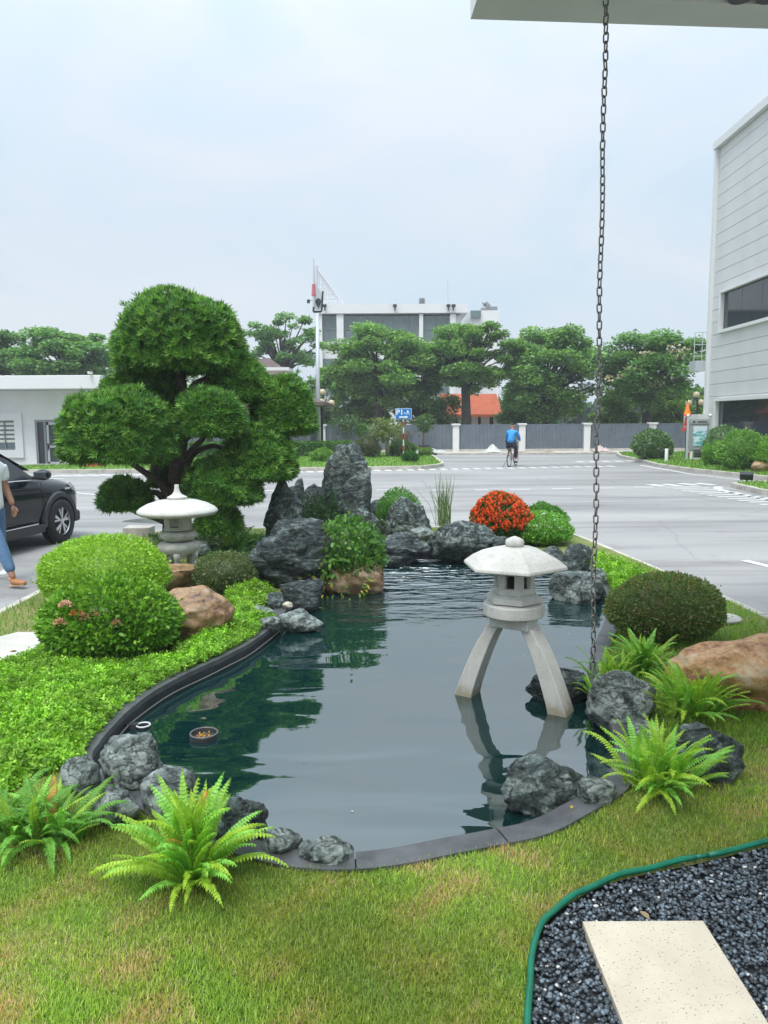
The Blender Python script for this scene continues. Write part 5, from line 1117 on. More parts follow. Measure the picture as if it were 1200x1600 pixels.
# ---------------------------------------------------------------- background trees
CL = ([(0, 0, 0), (.45, .4, .1), (0, 1, -.1), (-.45, .4, .1)], [(0, 1, 2, 3)])
def tree(name, label, box, Y, trunk_px, base_z, nleaf, size, cols, K=34, flat=.42, sparse=1.0, trunk_r=.22, fork=.35, seed=0, group=None, dr=.8, inner=True):
    x0, x1, y0, y1 = box; r = random.Random(seed); a, c = V(x0, y1, Y), V(x1, y0, Y); cx, w_ = (a.x + c.x) / 2, c.x - a.x; zb, zt_ = a.z, c.z; h_ = zt_ - zb
    tx = V(trunk_px, (y0 + y1) / 2, Y).x; root = thing(name, label, 'tree', (tx, Y, base_z), 0, group)
    fk = Vector((0, 0, zb - base_z + h_ * fork * .5)); fk.z = max(fk.z, 1.2)
    tk = MB().tube([(0, 0, -.05), (.05, 0, fk.z * .5), fk], [trunk_r * 1.25, trunk_r, trunk_r * .85], 9); brn = MB(); cl = []
    K = int(K * 1.5)
    for k in range(K):
        for _ in range(50):
            d = Vector((r.uniform(-1, 1), r.uniform(-1, 1), r.uniform(-1, 1)))
            if d.length < 1 and d.length > .45: break
        ez = max(.0, 1 - abs(d.z)) 
        p = Vector((cx - tx + d.x * w_ * .5 * .96, d.y * w_ * .5 * dr, zb - base_z + h_ * (.5 + .44 * d.z))); cl.append(p)
        m1 = fk.lerp(p, .45) + Vector((0, 0, h_ * .06)); brn.tube([fk + Vector((r.uniform(-.1, .1), r.uniform(-.1, .1), 0)), m1, p], [trunk_r * .38, trunk_r * .2, trunk_r * .06], 5)
    tk.build('trunk', M['bark_far'], root, smooth=True); brn.build('limbs', M['bark_far'], root, smooth=True)
    K0 = K; per = max(1, int(nleaf * 1.5) // K); rx = w_ * .5 * .27 * sparse; Ps = []; Cc = []
    for p in cl:
        s_ = r.uniform(.7, 1.25); n = int(per * s_); d = rdir(n) * rng.random((n, 1)) ** .4
        Ps.append(np.array(p) + d * np.array([rx * s_, rx * s_, rx * flat * s_ + .12])); Cc.append(lerpcol(n, *cols, jit=.16) * r.uniform(.8, 1.22))
    P = np.concatenate(Ps); n = len(P); D = rdir(n) * np.array([1, 1, .35]); U = nrm(rng.normal(0, .45, (n, 3)) + np.array([0, 0, 1])); W, F = scatter(*CL, P, D, U, size * .8 * rng.uniform(.6, 1.3, n))
    o = mesh_obj('crown', np_mesh('crown', W, F, np.repeat(np.concatenate(Cc), 4, 0)), M['leaf_far'], root); o['kind'] = 'stuff'
    return root
G1 = [(.10, .20, .08), (.17, .32, .10), (.27, .44, .14)]; G2 = [(.08, .19, .07), (.13, .27, .09), (.21, .36, .13)]; YG = [(.09, .19, .04), (.15, .28, .05), (.22, .35, .08)]; BG = [(.09, .19, .08), (.14, .28, .10), (.21, .37, .14)]
grp = 'trees beyond the fence'
tree('shade_tree', 'airy pale tree left of the tall flagpole with open branches', (383, 505, 478, 592), 58, 440, 0, 5200, .27, BG, K=30, flat=.25, sparse=.8, trunk_r=.36, seed=1, fork=.1)
tree('shade_tree', 'broad tree in front of the office block, its dark trunk near the blue sign', (512, 678, 496, 640), 49, 592, 0, 19000, .24, G1, K=46, flat=.35, trunk_r=.27, seed=2, fork=.5)
tree('shade_tree', 'tree whose trunk stands before the orange roof', (668, 806, 490, 618), 48.5, 728, 0, 16000, .24, G1, K=42, flat=.33, trunk_r=.30, seed=3, fork=.25)
tree('shade_tree', 'dense dark tree between the cyclist and the chain', (780, 938, 496, 664), 49.5, 848, 0, 21000, .25, G1, K=56, flat=.38, trunk_r=.38, seed=4, fork=.3)
tree('flowering_tree', 'wide dark tree with cream flower patches by the clad building', (930, 1108, 512, 648), 49, 1012, 0, 16000, .25, G2, K=50, flat=.3, trunk_r=.30, seed=5, fork=.4)
ft = bpy.data.objects['flowering_tree']; n = 900; ctr = []
for (px, py, s_) in ((1045, 545, .5), (1030, 562, .4), (1060, 560, .5), (1010, 552, .3), (1052, 590, .4), (1022, 600, .3), (955, 590, .3), (1060, 547, .4), (990, 575, .25)):
    v = V(px, py, 46.6); k = 26; ctr.append(np.array(v - ft.location) + rng.normal(0, 1, (k, 3)) * np.array([s_, .3, s_ * .3]))
P = np.concatenate(ctr); n = len(P); W, F = scatter(*CL, P, rdir(n), rdir(n), rng.uniform(.12, .24, n)); o = mesh_obj('blossom', np_mesh('blossom', W, F, np.repeat(lerpcol(n, (.42, .36, .24), (.50, .46, .32)), 4, 0)), M['petal'], ft); o['kind'] = 'stuff'
tree('background_tree', 'leafy tree behind the low white building, closest to its roof end', (28, 172, 504, 612), 47, 105, 0, 14000, .26, BG, K=46, flat=.3, seed=6)
tree('background_tree', 'leafy tree behind the low white building at the left edge', (-70, 50, 512, 612), 50, -20, 0, 11000, .26, BG, K=36, flat=.3, seed=7)
tree('background_tree', 'leafy tree hidden by the left part of the shaped pine', (150, 330, 540, 680), 56, 240, 0, 6000, .32, BG, K=30, flat=.4, seed=27)
tree('understorey_tree', 'low green tree behind the tall pole and the pavilion', (462, 560, 572, 690), 52, 500, 0, 9500, .22, G1, K=24, flat=.7, seed=8, trunk_r=.15)
tree('understorey_tree', 'dark low tree filling in behind the blue sign', (604, 722, 548, 690), 51, 660, 0, 13000, .22, G2, K=32, flat=.7, seed=9, trunk_r=.15)
tree('understorey_tree', 'yellow green low tree beside the dark trunk of the broad tree', (520, 612, 590, 690), 51.5, 560, 0, 7000, .22, YG, K=20, flat=.7, seed=10, trunk_r=.12)
tree('understorey_tree', 'yellow green low tree behind the chain', (925, 1010, 606, 690), 53, 960, 0, 7000, .22, YG, K=26, flat=.6, seed=11, trunk_r=.12)
tree('understorey_tree', 'yellow green low tree behind the orange cone', (1010, 1120, 600, 690), 54, 1065, 0, 9000, .22, YG, K=30, flat=.6, seed=12, trunk_r=.12)
tree('understorey_tree', 'dark low tree right of the orange roofed house', (776, 880, 590, 690), 52, 830, 0, 7000, .22, G2, K=26, flat=.7, seed=13, trunk_r=.12)
tree('understorey_tree', 'dark low tree seen through the pads of the shaped pine', (290, 420, 600, 700), 56, 350, 0, 6000, .26, G2, K=26, flat=.7, seed=14, trunk_r=.12)
# far belt of trees closing the view
n = 26000; X = rng.uniform(-75, 95, n); lump_ = 4.6 + 1.4 * np.sin(X * .23) + .9 * np.sin(X * .61 + 1) + .5 * np.sin(X * 1.7); Z = rng.random(n) ** .6 * lump_; Yv = 92 + 3 * rng.random(n)
W, F = scatter(*CL, np.stack([X, Yv, Z], 1), rdir(n), rdir(n), rng.uniform(.6, 1.2, n)); o = mesh_obj('far_woods', np_mesh('far_woods', W, F, np.repeat(lerpcol(n, (.05, .10, .06), (.09, .15, .08)), 4, 0)), M['leaf_far']); o['kind'] = 'stuff'; o['label'] = 'far belt of trees behind everything'; o['category'] = 'woods'

# ---------------------------------------------------------------- island plants
FG = .17
bush('verge_bush', 'round bush with whitish tops left of the notice board', (989, 1049, 672, 718), .16, .11, 5200, [(.05, .14, .04), (.09, .20, .06), (.12, .24, .07), (.45, .52, .42)], seed=31, group='bushes on the verges', lump=.05)
bush('verge_bush', 'tall bush with whitish tops right of the notice board', (1101, 1162, 666, 722), .16, .10, 5000, [(.06, .17, .04), (.11, .25, .07), (.45, .52, .42)], seed=32, group='bushes on the verges', lump=.08)
bush('verge_bush', 'small bright bush at the foot of the notice board', (1098, 1134, 692, 728), .16, .08, 2600, [(.10, .25, .03), (.20, .40, .05)], seed=33, group='bushes on the verges', lump=.12)
bush('verge_bush', 'big light green bush in front of the dark ribbon window', (1122, 1194, 673, 735), .16, .09, 6000, [(.08, .21, .04), (.16, .36, .06), (.27, .46, .09)], seed=34, group='bushes on the verges', lump=.08)
bush('verge_bush', 'bright bush cut by the right edge of the picture', (1180, 1262, 678, 738), .16, .08, 6000, [(.09, .24, .03), (.18, .38, .05), (.28, .48, .08)], seed=35, group='bushes on the verges', lump=.08)
bush('island_bush', 'dull brownish bush right of the tallest rock', (555, 594, 682, 716), FG, .10, 2500, [(.06, .11, .04), (.12, .14, .06), (.16, .14, .07)], seed=36, group='bushes on the grass island', lump=.12)
bush('island_bush', 'dark green bush beside the pale stemmed tree', (606, 650, 689, 714), FG, .10, 2600, [(.04, .12, .03), (.09, .20, .04), (.14, .22, .05)], seed=37, group='bushes on the grass island', lump=.14)
bush('island_bush', 'small round bush near the corner of the island', (628, 653, 706, 722), FG, .08, 1600, [(.03, .12, .02), (.07, .20, .03)], seed=38, group='bushes on the grass island')
bush('island_bush', 'lime green tuft bush in front of the clipped hedge', (486, 520, 702, 722), FG, .10, 1600, [(.12, .26, .03), (.20, .38, .05)], seed=39, group='bushes on the grass island', lump=.15)
bush('island_bush', 'yellow green bush at the foot of the pale stemmed tree', (648, 676, 700, 712), FG, .08, 900, [(.10, .2, .03), (.17, .28, .05)], seed=40, group='bushes on the grass island', lump=.15)
# clipped hedge
a, c = G(300, 714, FG), G(560, 714, FG); hd = thing('clipped_hedge', 'long box clipped green hedge on the island left of the tallest rock', 'hedge', ((a.x + c.x) / 2, a.y, FG)); wdd = c.x - a.x; hh = V(480, 692, a.y).z - FG; n = 22000
P = np.stack([rng.uniform(-.5, .5, n) * wdd, rng.uniform(-.5, .5, n) * 1.2, rng.random(n) * hh], 1); fc = rng.integers(0, 3, n); P[fc == 0, 1] = -.6 + rng.normal(0, .03, (fc == 0).sum()); P[fc == 1, 2] = hh + rng.normal(0, .03, (fc == 1).sum())
leafobj('foliage', CL, P, rdir(n), rdir(n), rng.uniform(.07, .13, n), lerpcol(n, (.04, .13, .02), (.08, .21, .03), (.13, .28, .05)), M['leaf'], hd)
MB().box((0, 0, hh * .48), (wdd * .98, 1.1, hh * .94)).build('inner_branches', M['bark_far'], hd)
# slender plants on the island
def slender(name, label, box, trunk, z, leaf, n, cols, nst=5, seed=0, stem=(.4, .36, .3), thick=.03, cat='small tree', crown=.6):
    x0, x1, y0, y1 = box; r = random.Random(seed); f = G(trunk, y1, z); root = thing(name, label, cat, (f.x, f.y, z)); tp = V(trunk, y0, f.y).z - z; hw = (x1 - x0) / 2 * mpp(f.y); cx = ((x0 + x1) / 2 - trunk) * mpp(f.y); bb = MB(); tips = []
    for k in range(nst):
        a = r.uniform(0, 6.28); e = Vector((cx + math.cos(a) * hw * .7, math.sin(a) * hw * .7, tp * r.uniform(.7, .95))); m_ = e * .5 + Vector((0, 0, tp * .08)); m_.x *= .5
        bb.tube([(r.uniform(-.05, .05), r.uniform(-.05, .05), -.02), m_, e], [thick, thick * .7, thick * .3], 5); tips += [e, m_.lerp(e, .5)]
    bb.build('stems', mat(name + '_bark', stem, .8), root, smooth=True); P = []
    for k in range(n):
        t = r.choice(tips); P.append(Vector((r.gauss(0, 1) * hw * .32, r.gauss(0, 1) * hw * .3, r.gauss(0, 1) * tp * .09)) + t)
    P = np.array(P); P[:, 2] = np.clip(P[:, 2], tp * (1 - crown) * .8, tp * 1.02); o = leafobj('foliage', CL, P, rdir(n), rdir(n), leaf * rng.uniform(.6, 1.3, n), lerpcol(n, *cols), M['leaf'], root); return root
slender('pale_stemmed_tree', 'small yellowish tree with several pale stems on the island', (578, 632, 655, 714), 606, FG, .13, 1300, [(.12, .18, .04), (.2, .26, .07), (.16, .2, .08)], 7, 3, (.42, .38, .32), .05)
slender('thin_tree', 'thin grey green sapling above the clipped hedge', (510, 566, 650, 704), 547, FG, .13, 1300, [(.05, .11, .04), (.10, .17, .06)], 5, 4, (.25, .2, .17), .03)
slender('thin_shrub', 'narrow bright shrub before the fence right of the sapling', (556, 578, 664, 704), 566, FG, .12, 700, [(.07, .2, .03), (.13, .28, .05)], 3, 5, (.2, .17, .12), .02, 'shrub', .9)
slender('thin_sapling', 'thin grey sapling by the pavilion post', (455, 496, 664, 700), 480, FG, .10, 420, [(.06, .11, .05), (.10, .15, .07)], 5, 6, (.25, .2, .17), .02)
sg = slender('leaning_shrub', 'straggly shrub with rusty leaves behind the sign post', (618, 642, 672, 704), 628, FG, .10, 260, [(.1, .17, .05), (.3, .12, .05)], 3, 7, (.25, .2, .17), .02, 'shrub')
# planter box with a shrub
v = G(665, 711, .09); bx = thing('planter_box', 'red brown planter box on the pavement by the white post', 'planter', (v.x, 42.4, .09)); w_ = 21 * mpp(42.4)
MB().box((0, 0, .36), (w_, .5, .12)).box((-w_ / 2 + .04, -.2, .18), (.08, .08, .36)).box((w_ / 2 - .04, -.2, .18), (.08, .08, .36)).box((-w_ / 2 + .04, .2, .18), (.08, .08, .36)).box((w_ / 2 - .04, .2, .18), (.08, .08, .36)).build('frame', M['dark_metal'], bx)
for k in range(5): MB().box((-w_ / 2 + .1 + (w_ - .2) * (k + .5) / 5, -.18, .17), ((w_ - .2) / 5 - .015, .05, .24)).build('board', mat('planter_wood', (.22, .07, .04), .7) if k == 0 else bpy.data.materials['planter_wood'], bx)
MB().box((0, .02, .2), (w_ - .1, .3, .3)).build('soil', M['soil'], bx)
slender('box_shrub', 'shrub with yellow green top growing in the planter box', (652, 680, 646, 703), 665, .5, .13, 800, [(.03, .09, .03), (.08, .16, .04), (.18, .26, .06)], 4, 8, (.2, .17, .12), .03, 'shrub', .95)
bpy.data.objects['box_shrub'].location = (v.x, 42.4, .42)
# ================================================================ LAWN BLADES AND GROUND COVER
def pt_mask(x, y): return .5 + .25 * np.sin(x * 3.1 + 1.3 * np.sin(y * 2.3)) + .25 * np.sin(y * 4.1 + 1.7 * np.sin(x * 2.9 + 1)) 
def blades(name, label, n, xr, yr, ln, wd_, keep, near=True, cols=((.06, .15, .02), (.12, .26, .03), (.20, .36, .05)), dryp=.5):
    u = rng.random(n); y = 1 / (1 / yr[0] + u * (1 / yr[1] - 1 / yr[0])) if near else rng.uniform(*yr, n); x = rng.uniform(*xr, n); ok = keep(x, y); x, y = x[ok], y[ok]; n = len(x)
    a = rng.random(n) * 6.283; lean = rng.uniform(.1, 2.4, n); D = np.stack([np.cos(a) * lean, np.sin(a) * lean, np.ones(n)], 1); U = np.stack([np.cos(a), np.sin(a), -lean * .2], 1) * -1
    Sc = np.stack([wd_ * rng.uniform(.7, 1.3, n), ln * rng.uniform(.5, 1.35, n), ln * rng.uniform(.3, 1.0, n)], 1); m_ = pt_mask(x, y); g_ = pt_mask(x * 4.3 + 2, y * 4.7)
    col = lerpcol(n, *cols); dr_ = rng.random(n) < (dryp * np.clip(m_ * .55 + g_ * .7 - .62, 0, 1)); col[dr_] = lerpcol(int(dr_.sum()), (.34, .29, .13), (.52, .45, .25)); col *= (.74 + .5 * m_)[:, None]; col[:, 0] *= .9 + .3 * g_
    W, F = scatter(*BLADE, np.stack([x, y, np.full(n, ZL - .004)], 1), D, U, Sc)
    o = mesh_obj(name, np_mesh(name, W, F, np.repeat(col, 5, 0)), M['grass']); return tag(o, label, 'grass', kind='stuff')
pond_k = offset(pond, .10); slabp = P_slab = [G(x, y, ZL) for x, y in ((-60, 1010), (28, 988), (75, 988), (60, 1008), (25, 1033), (-60, 1060))]
lawn_k = lambda x, y: pip(x, y, lawn_in) & ~pip(x, y, pond_k) & ~pip(x, y, gravel) & ~pip(x, y, slabp)
blades('lawn_grass', 'short green lawn with straw coloured patches round the pond', 290000, (-2.2, 2.2), (1.75, 4.0), .025, .0034, lawn_k, cols=((.15, .26, .03), (.28, .41, .05), (.44, .53, .12)), dryp=1.3)
blades('outer_lawn_grass', 'lawn running back beneath the viewer and along the left kerb', 70000, (-3.75, 3.7), (.3, 4.0), .03, .007, lambda x, y: lawn_k(x, y) & ((y < 1.75) | (x < -2.2) | (x > 2.2)), cols=((.15, .26, .03), (.28, .41, .05), (.40, .50, .10)), dryp=1.0)
rightp = lambda x, y: lawn_k(x, y) & (x > 1.2)
blades('bank_grass', 'short lawn on the right bank between the bushes and the kerb', 60000, (1.2, 3.6), (4.0, 9.8), .040, .005, rightp, cols=((.13, .26, .03), (.22, .40, .04), (.30, .48, .07)), dryp=.7)
blades('shore_grass', 'lawn on the left and far banks', 60000, (-3.7, 3.2), (4.0, 12.5), .045, .007, lambda x, y: lawn_k(x, y) & ~rightp(x, y), cols=((.11, .22, .03), (.18, .33, .04)), dryp=.6)
# bright trailing ground cover
def cover(name, label, polypx, n, size, cols, hgt=.05):
    poly = catmull([G(x, y, ZL) for x, y in polypx], 3); xs_ = [p.x for p in poly]; ys_ = [p.y for p in poly]; u = rng.random(n); y0, y1 = min(ys_), max(ys_)
    y = 1 / (1 / y0 + u * (1 / y1 - 1 / y0)); x = rng.uniform(min(xs_), max(xs_), n); ok = pip(x, y, poly) & pip(x, y, lawn_in) & ~pip(x, y, offset(pond, .06)); x, y = x[ok], y[ok]; n = len(x)
    ed_ = np.clip(poly_dist(x, y, poly) / .15, .25, 1); bump_ = .6 + .4 * pt_mask(x * 2.7, y * 2.3); z = ZL + rng.random(n) ** .8 * hgt * ed_ * bump_
    a = rng.random(n) * 6.283; le = rng.uniform(.3, 1.6, n); D = np.stack([np.cos(a) * le, np.sin(a) * le, np.ones(n)], 1); Vs = []; Fs = []; Cs = []; off = 0; g_ = rng.integers(0, 3, n); col = lerpcol(n, *cols, jit=.2) * (.75 + .5 * pt_mask(x * 3.1 + 5, y * 3.7))[:, None]
    for k in range(3):
        sp = sprig(9, k, .22, .46); mk_ = g_ == k; W, F = scatter(*sp, np.stack([x, y, z], 1)[mk_], D[mk_], rdir(mk_.sum()), size * rng.uniform(.7, 1.3, mk_.sum())); Vs.append(W); Fs.append(F + off); off += len(W); Cs.append(np.repeat(col[mk_], len(sp[0]), 0))
    o = mesh_obj(name, np_mesh(name, np.concatenate(Vs), np.concatenate(Fs), np.concatenate(Cs)), M['grass']); return tag(o, label, 'ground cover', kind='stuff')
LIME = [(.12, .28, .02), (.22, .44, .035), (.34, .56, .07)]
cover('ground_cover', 'bright lime trailing ground cover on the near left bank', [(-120, 1100), (-40, 1058), (30, 1035), (90, 1018), (180, 1040), (282, 1030), (292, 1050), (246, 1072), (200, 1098), (168, 1132), (142, 1168), (120, 1192), (60, 1215), (-60, 1270), (-160, 1260)], 22000, .066, LIME, .075)
cover('ground_cover', 'bright ground cover spilling along the left coping below the tan boulder', [(276, 1052), (288, 1006), (340, 985), (358, 962), (378, 948), (408, 958), (424, 972), (404, 990), (352, 1024), (300, 1050)], 8000, .065, LIME, .10)
cover('ground_cover', 'yellow green ground cover tuft between the olive dome bush and the shore rocks', [(362, 950), (362, 925), (396, 920), (422, 930), (416, 950), (385, 960)], 1800, .09, [(.13, .26, .02), (.24, .42, .04)], .12)
cover('ground_cover', 'lime ground cover strip on the right bank beside the upright rock', [(930, 985), (932, 930), (926, 880), (936, 868), (958, 880), (1005, 898), (990, 915), (950, 940), (945, 985)], 5000, .09, LIME, .10)
cover('ground_cover', 'low ground cover under the shaped pine', [(330, 880), (250, 850), (230, 842), (420, 842), (440, 870), (400, 900)], 2200, .09, [(.03, .09, .02), (.07, .17, .03)], .05)
# fallen petals and leaves
def fallen(name, label, cat, px, py, z, s_, c, group=None, k=[0]):
    k[0] += 1; p = G(px, py, z); a = k[0] * 1.9; W, F = scatter(*LEAFT, np.zeros((1, 3)), np.array([[math.cos(a), math.sin(a), .05]]), np.array([[0, 0, 1.]]), np.array([s_]))
    o = mesh_obj(name, np_mesh(name, W, F, np.tile(c, (7, 1))), M['petal'], loc=(p.x, p.y, z + .004)); tag(o, label, cat, group)
for px, py, lb_ in ((820, 1026, 'tiny pale petal floating between the legs of the arched lantern'), (890, 991, 'tiny pale petal floating between the arched lantern and the chain'), (548, 1268, 'tiny pale petal floating on the near water above the pitted stone')): fallen('fallen_petal', lb_, 'petal', px, py, ZW, .017, (.6, .58, .5))
fallen('fallen_leaf', 'small yellow leaf lying on the near right coping', 'leaf', 893, 1265, ZL + .014, .035, (.5, .36, .08)); fallen('fallen_leaf', 'brown dry leaf on the pale slab at the left edge', 'leaf', 27, 1018, ZL + .025, .06, (.16, .08, .04)); fallen('fallen_leaf', 'dry straw coloured leaf lying in the dark gravel above the slab', 'leaf', 1000, 1425, ZL + .012, .05, (.35, .27, .16))
# rough grass on the far lawns
def fargrass(name, label, poly, n, yr):
    xs_ = [p.x for p in poly]; ys_ = [p.y for p in poly]; x = rng.uniform(max(min(xs_), -18), min(max(xs_), 22), n); y = rng.uniform(*yr, n); inn = offset(poly, -.14); ok = pip(x, y, inn); x, y = x[ok], y[ok]; n = len(x); a = rng.random(n) * 6.28
    zz_ = .13 + .05 * np.clip(poly_dist(x, y, poly) / 2, 0, 1); W, F = scatter(*BLADE, np.stack([x, y, zz_], 1), np.stack([np.cos(a) * .6, np.sin(a) * .6, np.ones(n)], 1), np.stack([np.cos(a), np.sin(a), a * 0], 1), np.stack([np.full(n, .03), rng.uniform(.06, .13, n), np.full(n, .05)], 1))
    o = mesh_obj(name, np_mesh(name, W, F, np.repeat(lerpcol(n, (.09, .20, .02), (.17, .32, .04)), 5, 0)), M['grass']); tag(o, label, 'grass', kind='stuff')
fargrass('island_grass', 'bright grass growing on the middle island', isl_a, 26000, (28.5, 41.6)); fargrass('verge_grass', 'grass on the verge by the clad building', isl_b, 26000, (23, 40.5)); fargrass('corner_grass', 'grass on the small corner with the floodlight', isl_c, 9000, (14, 22))

# ================================================================ STREET THINGS
# tall pole with banner frame and pin emblem
PYL = 41.0; a = V(498, 692, PYL); tp = V(496, 490, PYL); tip = V(490.5, 404, PYL)
fp = thing('banner_pole', 'tall pale pole carrying a banner frame with a dark pin emblem at its top', 'pole', (a.x, PYL, 0)); zb_ = tp.z
MB().tube([(0, 0, 0), (0, 0, zb_ * .5), (tp.x - a.x, 0, zb_)], [.13, .11, .09], 12).build('pole', M['galvanised'], fp, smooth=True)
q = lambda x, y: Vector((V(x, y, PYL).x - a.x, 0, V(x, y, PYL).z)); fr2 = MB()
fr2.tube([q(489.5, 487), q(502, 487)], .06, 6).tube([q(489.5, 487), q(490.5, 462)], .05, 6).tube([q(502.5, 487), q(504.5, 455)], .05, 6); fr2.build('frame', M['dark_metal'], fp)
MB().add([q(491.5, 484) , q(501, 484), q(503, 458), q(491, 440), q(491.2, 484) + Vector((0, .03, 0)), q(501, 484) + Vector((0, .03, 0)), q(503, 458) + Vector((0, .03, 0)), q(491, 440) + Vector((0, .03, 0))], [(0, 1, 2, 3), (7, 6, 5, 4), (0, 4, 5, 1), (1, 5, 6, 2), (2, 6, 7, 3), (3, 7, 4, 0)]).build('banner', mat('banner_cloth', (.45, .47, .49), .7), fp)
MB().tube([q(490.5, 480), q(490.3, 440), q(490.2, 404)], [.07, .05, .02], 8).build('spire', M['galvanised'], fp)
MB().tube([q(490.0, 462), q(490.0, 444)], [.11, .08], 8).build('red_band', mat('pink_paint', (.5, .12, .16), .6), fp)
c_ = q(497.3, 471); pin_ = [(c_.x + math.cos(t) * .15, c_.z + math.sin(t) * .15) for t in np.linspace(-.5, math.pi + .5, 16)] + [(c_.x, c_.z - .36)]
bb = MB(); n = len(pin_); bb.add([(x, -.05, z) for x, z in pin_] + [(x, -.02, z) for x, z in pin_], [tuple(range(n)), tuple(range(2 * n - 1, n - 1, -1))] + [(i, i + n, (i + 1) % n + n, (i + 1) % n) for i in range(n)]); bb.build('pin_emblem', M['dark_metal'], fp)
MB().box(q(482, 471), (.14, .14, .18)).tube([q(482, 470), q(490, 468.5)], .015, 5).build('side_camera', M['dark_metal'], fp)
# globe lamps
M['globe'] = mat('globe', (.52, .43, .27), .35)
def globe_lamp(label, px, base, Y, top, globes):
    a = V(px, base, Y); r0 = thing('globe_lamp', label, 'street lamp', (a.x, Y, 0)); zt_ = V(px, top, Y).z; MB().tube([(0, 0, 0), (0, 0, .5), (0, 0, zt_)], [.10, .07, .06], 10).lathe([(.02, 0), (.16, 0), (.14, .12), (.08, .3), (.02, .32)], seg=12).build('post', M['dark_metal'], r0, auto=50)
    for gx, gy in globes:
        v = V(gx, gy, Y); p = Vector((v.x - a.x, 0, v.z)); MB().tube([(0, 0, p.z - .45), (p.x * .6, 0, p.z - .42), (p.x, 0, p.z - .18)], .03, 6).lathe([(.02, 0), (.1, .0), (.12, .05), (.02, .06)], (p.x, 0, p.z - .22), 10).build('arm', M['dark_metal'], r0)
        MB().ball(p, 5.2 * mpp(Y), 16, 12).build('globe', M['globe'], r0, smooth=True)
globe_lamp('lamp post with round globes beside the pavilion eave', 505, 700, 44.8, 622, [(502.5, 628), (518, 630), (504, 613), (494, 629)])
globe_lamp('lamp post with round globes near the clad building', 1087, 700, 45.5, 625, [(1076, 630), (1095, 629), (1088, 617)])
# P1 sign
SY = 36.0; a = V(630.5, 702, SY); sg = thing('parking_sign', 'blue P1 parking sign with arrow on a red and white post', 'sign', (a.x, SY, FG - .02)); z0_ = FG - .02
zA, zB = V(630, 655, SY).z - z0_, V(630, 638, SY).z - z0_
k = 0; z = 0
while z < zA:
    z2 = min(z + .28, zA + .02); o = MB().lathe([(.035, 0), (.035, z2 - z)], (0, 0, z), 12).build('post_band', M['red_paint'] if k % 2 else M['white_paint'], sg, auto=40); z = z2; k += 1
sw_, sh = 25 * mpp(SY), zB - zA; M['sign_blue'] = mat('sign_blue', (.0, .17, .52), .4); M['sign_white'] = mat('sign_white', (.75, .80, .85), .4)
pl_ = MB().box((0, -.045, (zA + zB) / 2), (sw_, .02, sh)).build('plate', M['sign_white'], sg); MB().box((0, -.058, (zA + zB) / 2), (sw_ - .035, .008, sh - .035)).build('face', M['sign_blue'], pl_)
def text(s_, size, loc, parent, m, name='lettering', rz=0, align='CENTER'):
    c = bpy.data.curves.new(name, 'FONT'); c.body = s_; c.size = size; c.align_x = align; c.align_y = 'CENTER'; c.extrude = .002; c.offset = size * .02
    t = bpy.data.objects.new('t', c); COL.objects.link(t); dg = bpy.context.evaluated_depsgraph_get(); me = bpy.data.meshes.new_from_object(t.evaluated_get(dg)); bpy.data.objects.remove(t)
    o = mesh_obj(name, me, None, parent); me.materials.clear(); me.materials.append(m); o.location = loc; o.rotation_euler = (R(90), 0, rz); o['kind'] = 'stuff' if False else ''
    del o['kind']; return o
text('P1', .34, (-.17, -.066, zA + sh * .62), pl_, M['sign_white']); text('-', .3, (.055, -.066, zA + sh * .60), pl_, M['sign_white'])
zc_ = zA + sh * .2; MB().box((-.05, -.066, zc_), (.3, .006, .06)).add([(.1, -.069, zc_ - .065), (.23, -.069, zc_), (.1, -.069, zc_ + .065), (.1, -.063, zc_ - .065), (.23, -.063, zc_), (.1, -.063, zc_ + .065)], [(0, 1, 2), (5, 4, 3), (0, 3, 4, 1), (1, 4, 5, 2), (2, 5, 3, 0)]).build('arrow', M['sign_white'], pl_)
zc_ = zA + sh * .66; ic = MB().ball((.2, -.066, zc_ + .06), (.03, .004, .03), 10, 6).box((.2, -.066, zc_ - .005), (.09, .006, .07)); 
for sx in (-.05, .05): ic.tube([(.2 + sx + math.cos(t) * .035, -.066, zc_ - .085 + math.sin(t) * .035) for t in np.linspace(0, 2 * math.pi, 13)[:-1]], .006, 5, closed=True)
ic.build('rider_symbol', M['sign_white'], pl_)
# notice board
BY = 32.0; a, c = V(1074, 700, BY), V(1107, 700, BY); nb_ = thing('notice_board', 'grey framed notice board with a landscape poster and ball topped posts', 'notice board', ((a.x + c.x) / 2, BY, .15), -.12); W_ = c.x - a.x; zq = lambda y: V(1090, y, BY).z - .15
for sx, yb_ in ((-1, 0), (1, 0)):
    po = MB().box((sx * W_ / 2, 0, zq(652) / 2), (.09, .09, zq(652))).build('post', M['galvanised'], nb_, bevel=.01); MB().ball((sx * W_ / 2, 0, zq(649.5)), .075, 12, 8).build('ball_top', M['white_paint'], po, smooth=True)
MB().box((0, .0, (zq(655) + zq(703)) / 2), (W_ - .1, .12, zq(655) - zq(703))).build('case', mat('board_grey', (.27, .28, .28), .5), nb_, bevel=.01)
MB().box((0, -.03, (zq(655) + zq(662)) / 2), (W_ - .1, .12, zq(655) - zq(662))).build('header', mat('board_header', (.33, .34, .34), .5), nb_)
hd_ = MB()
for k, (x, w__) in enumerate(((-.22, .10), (-.05, .06), (.02, .05), (.08, .06), (.15, .05), (.21, .05), (.27, .05))): hd_.box((x, -.094, (zq(655) + zq(662)) / 2 - .02), (w__, .006, .06))
hd_.build('header_print', M['dark_metal'], nb_)
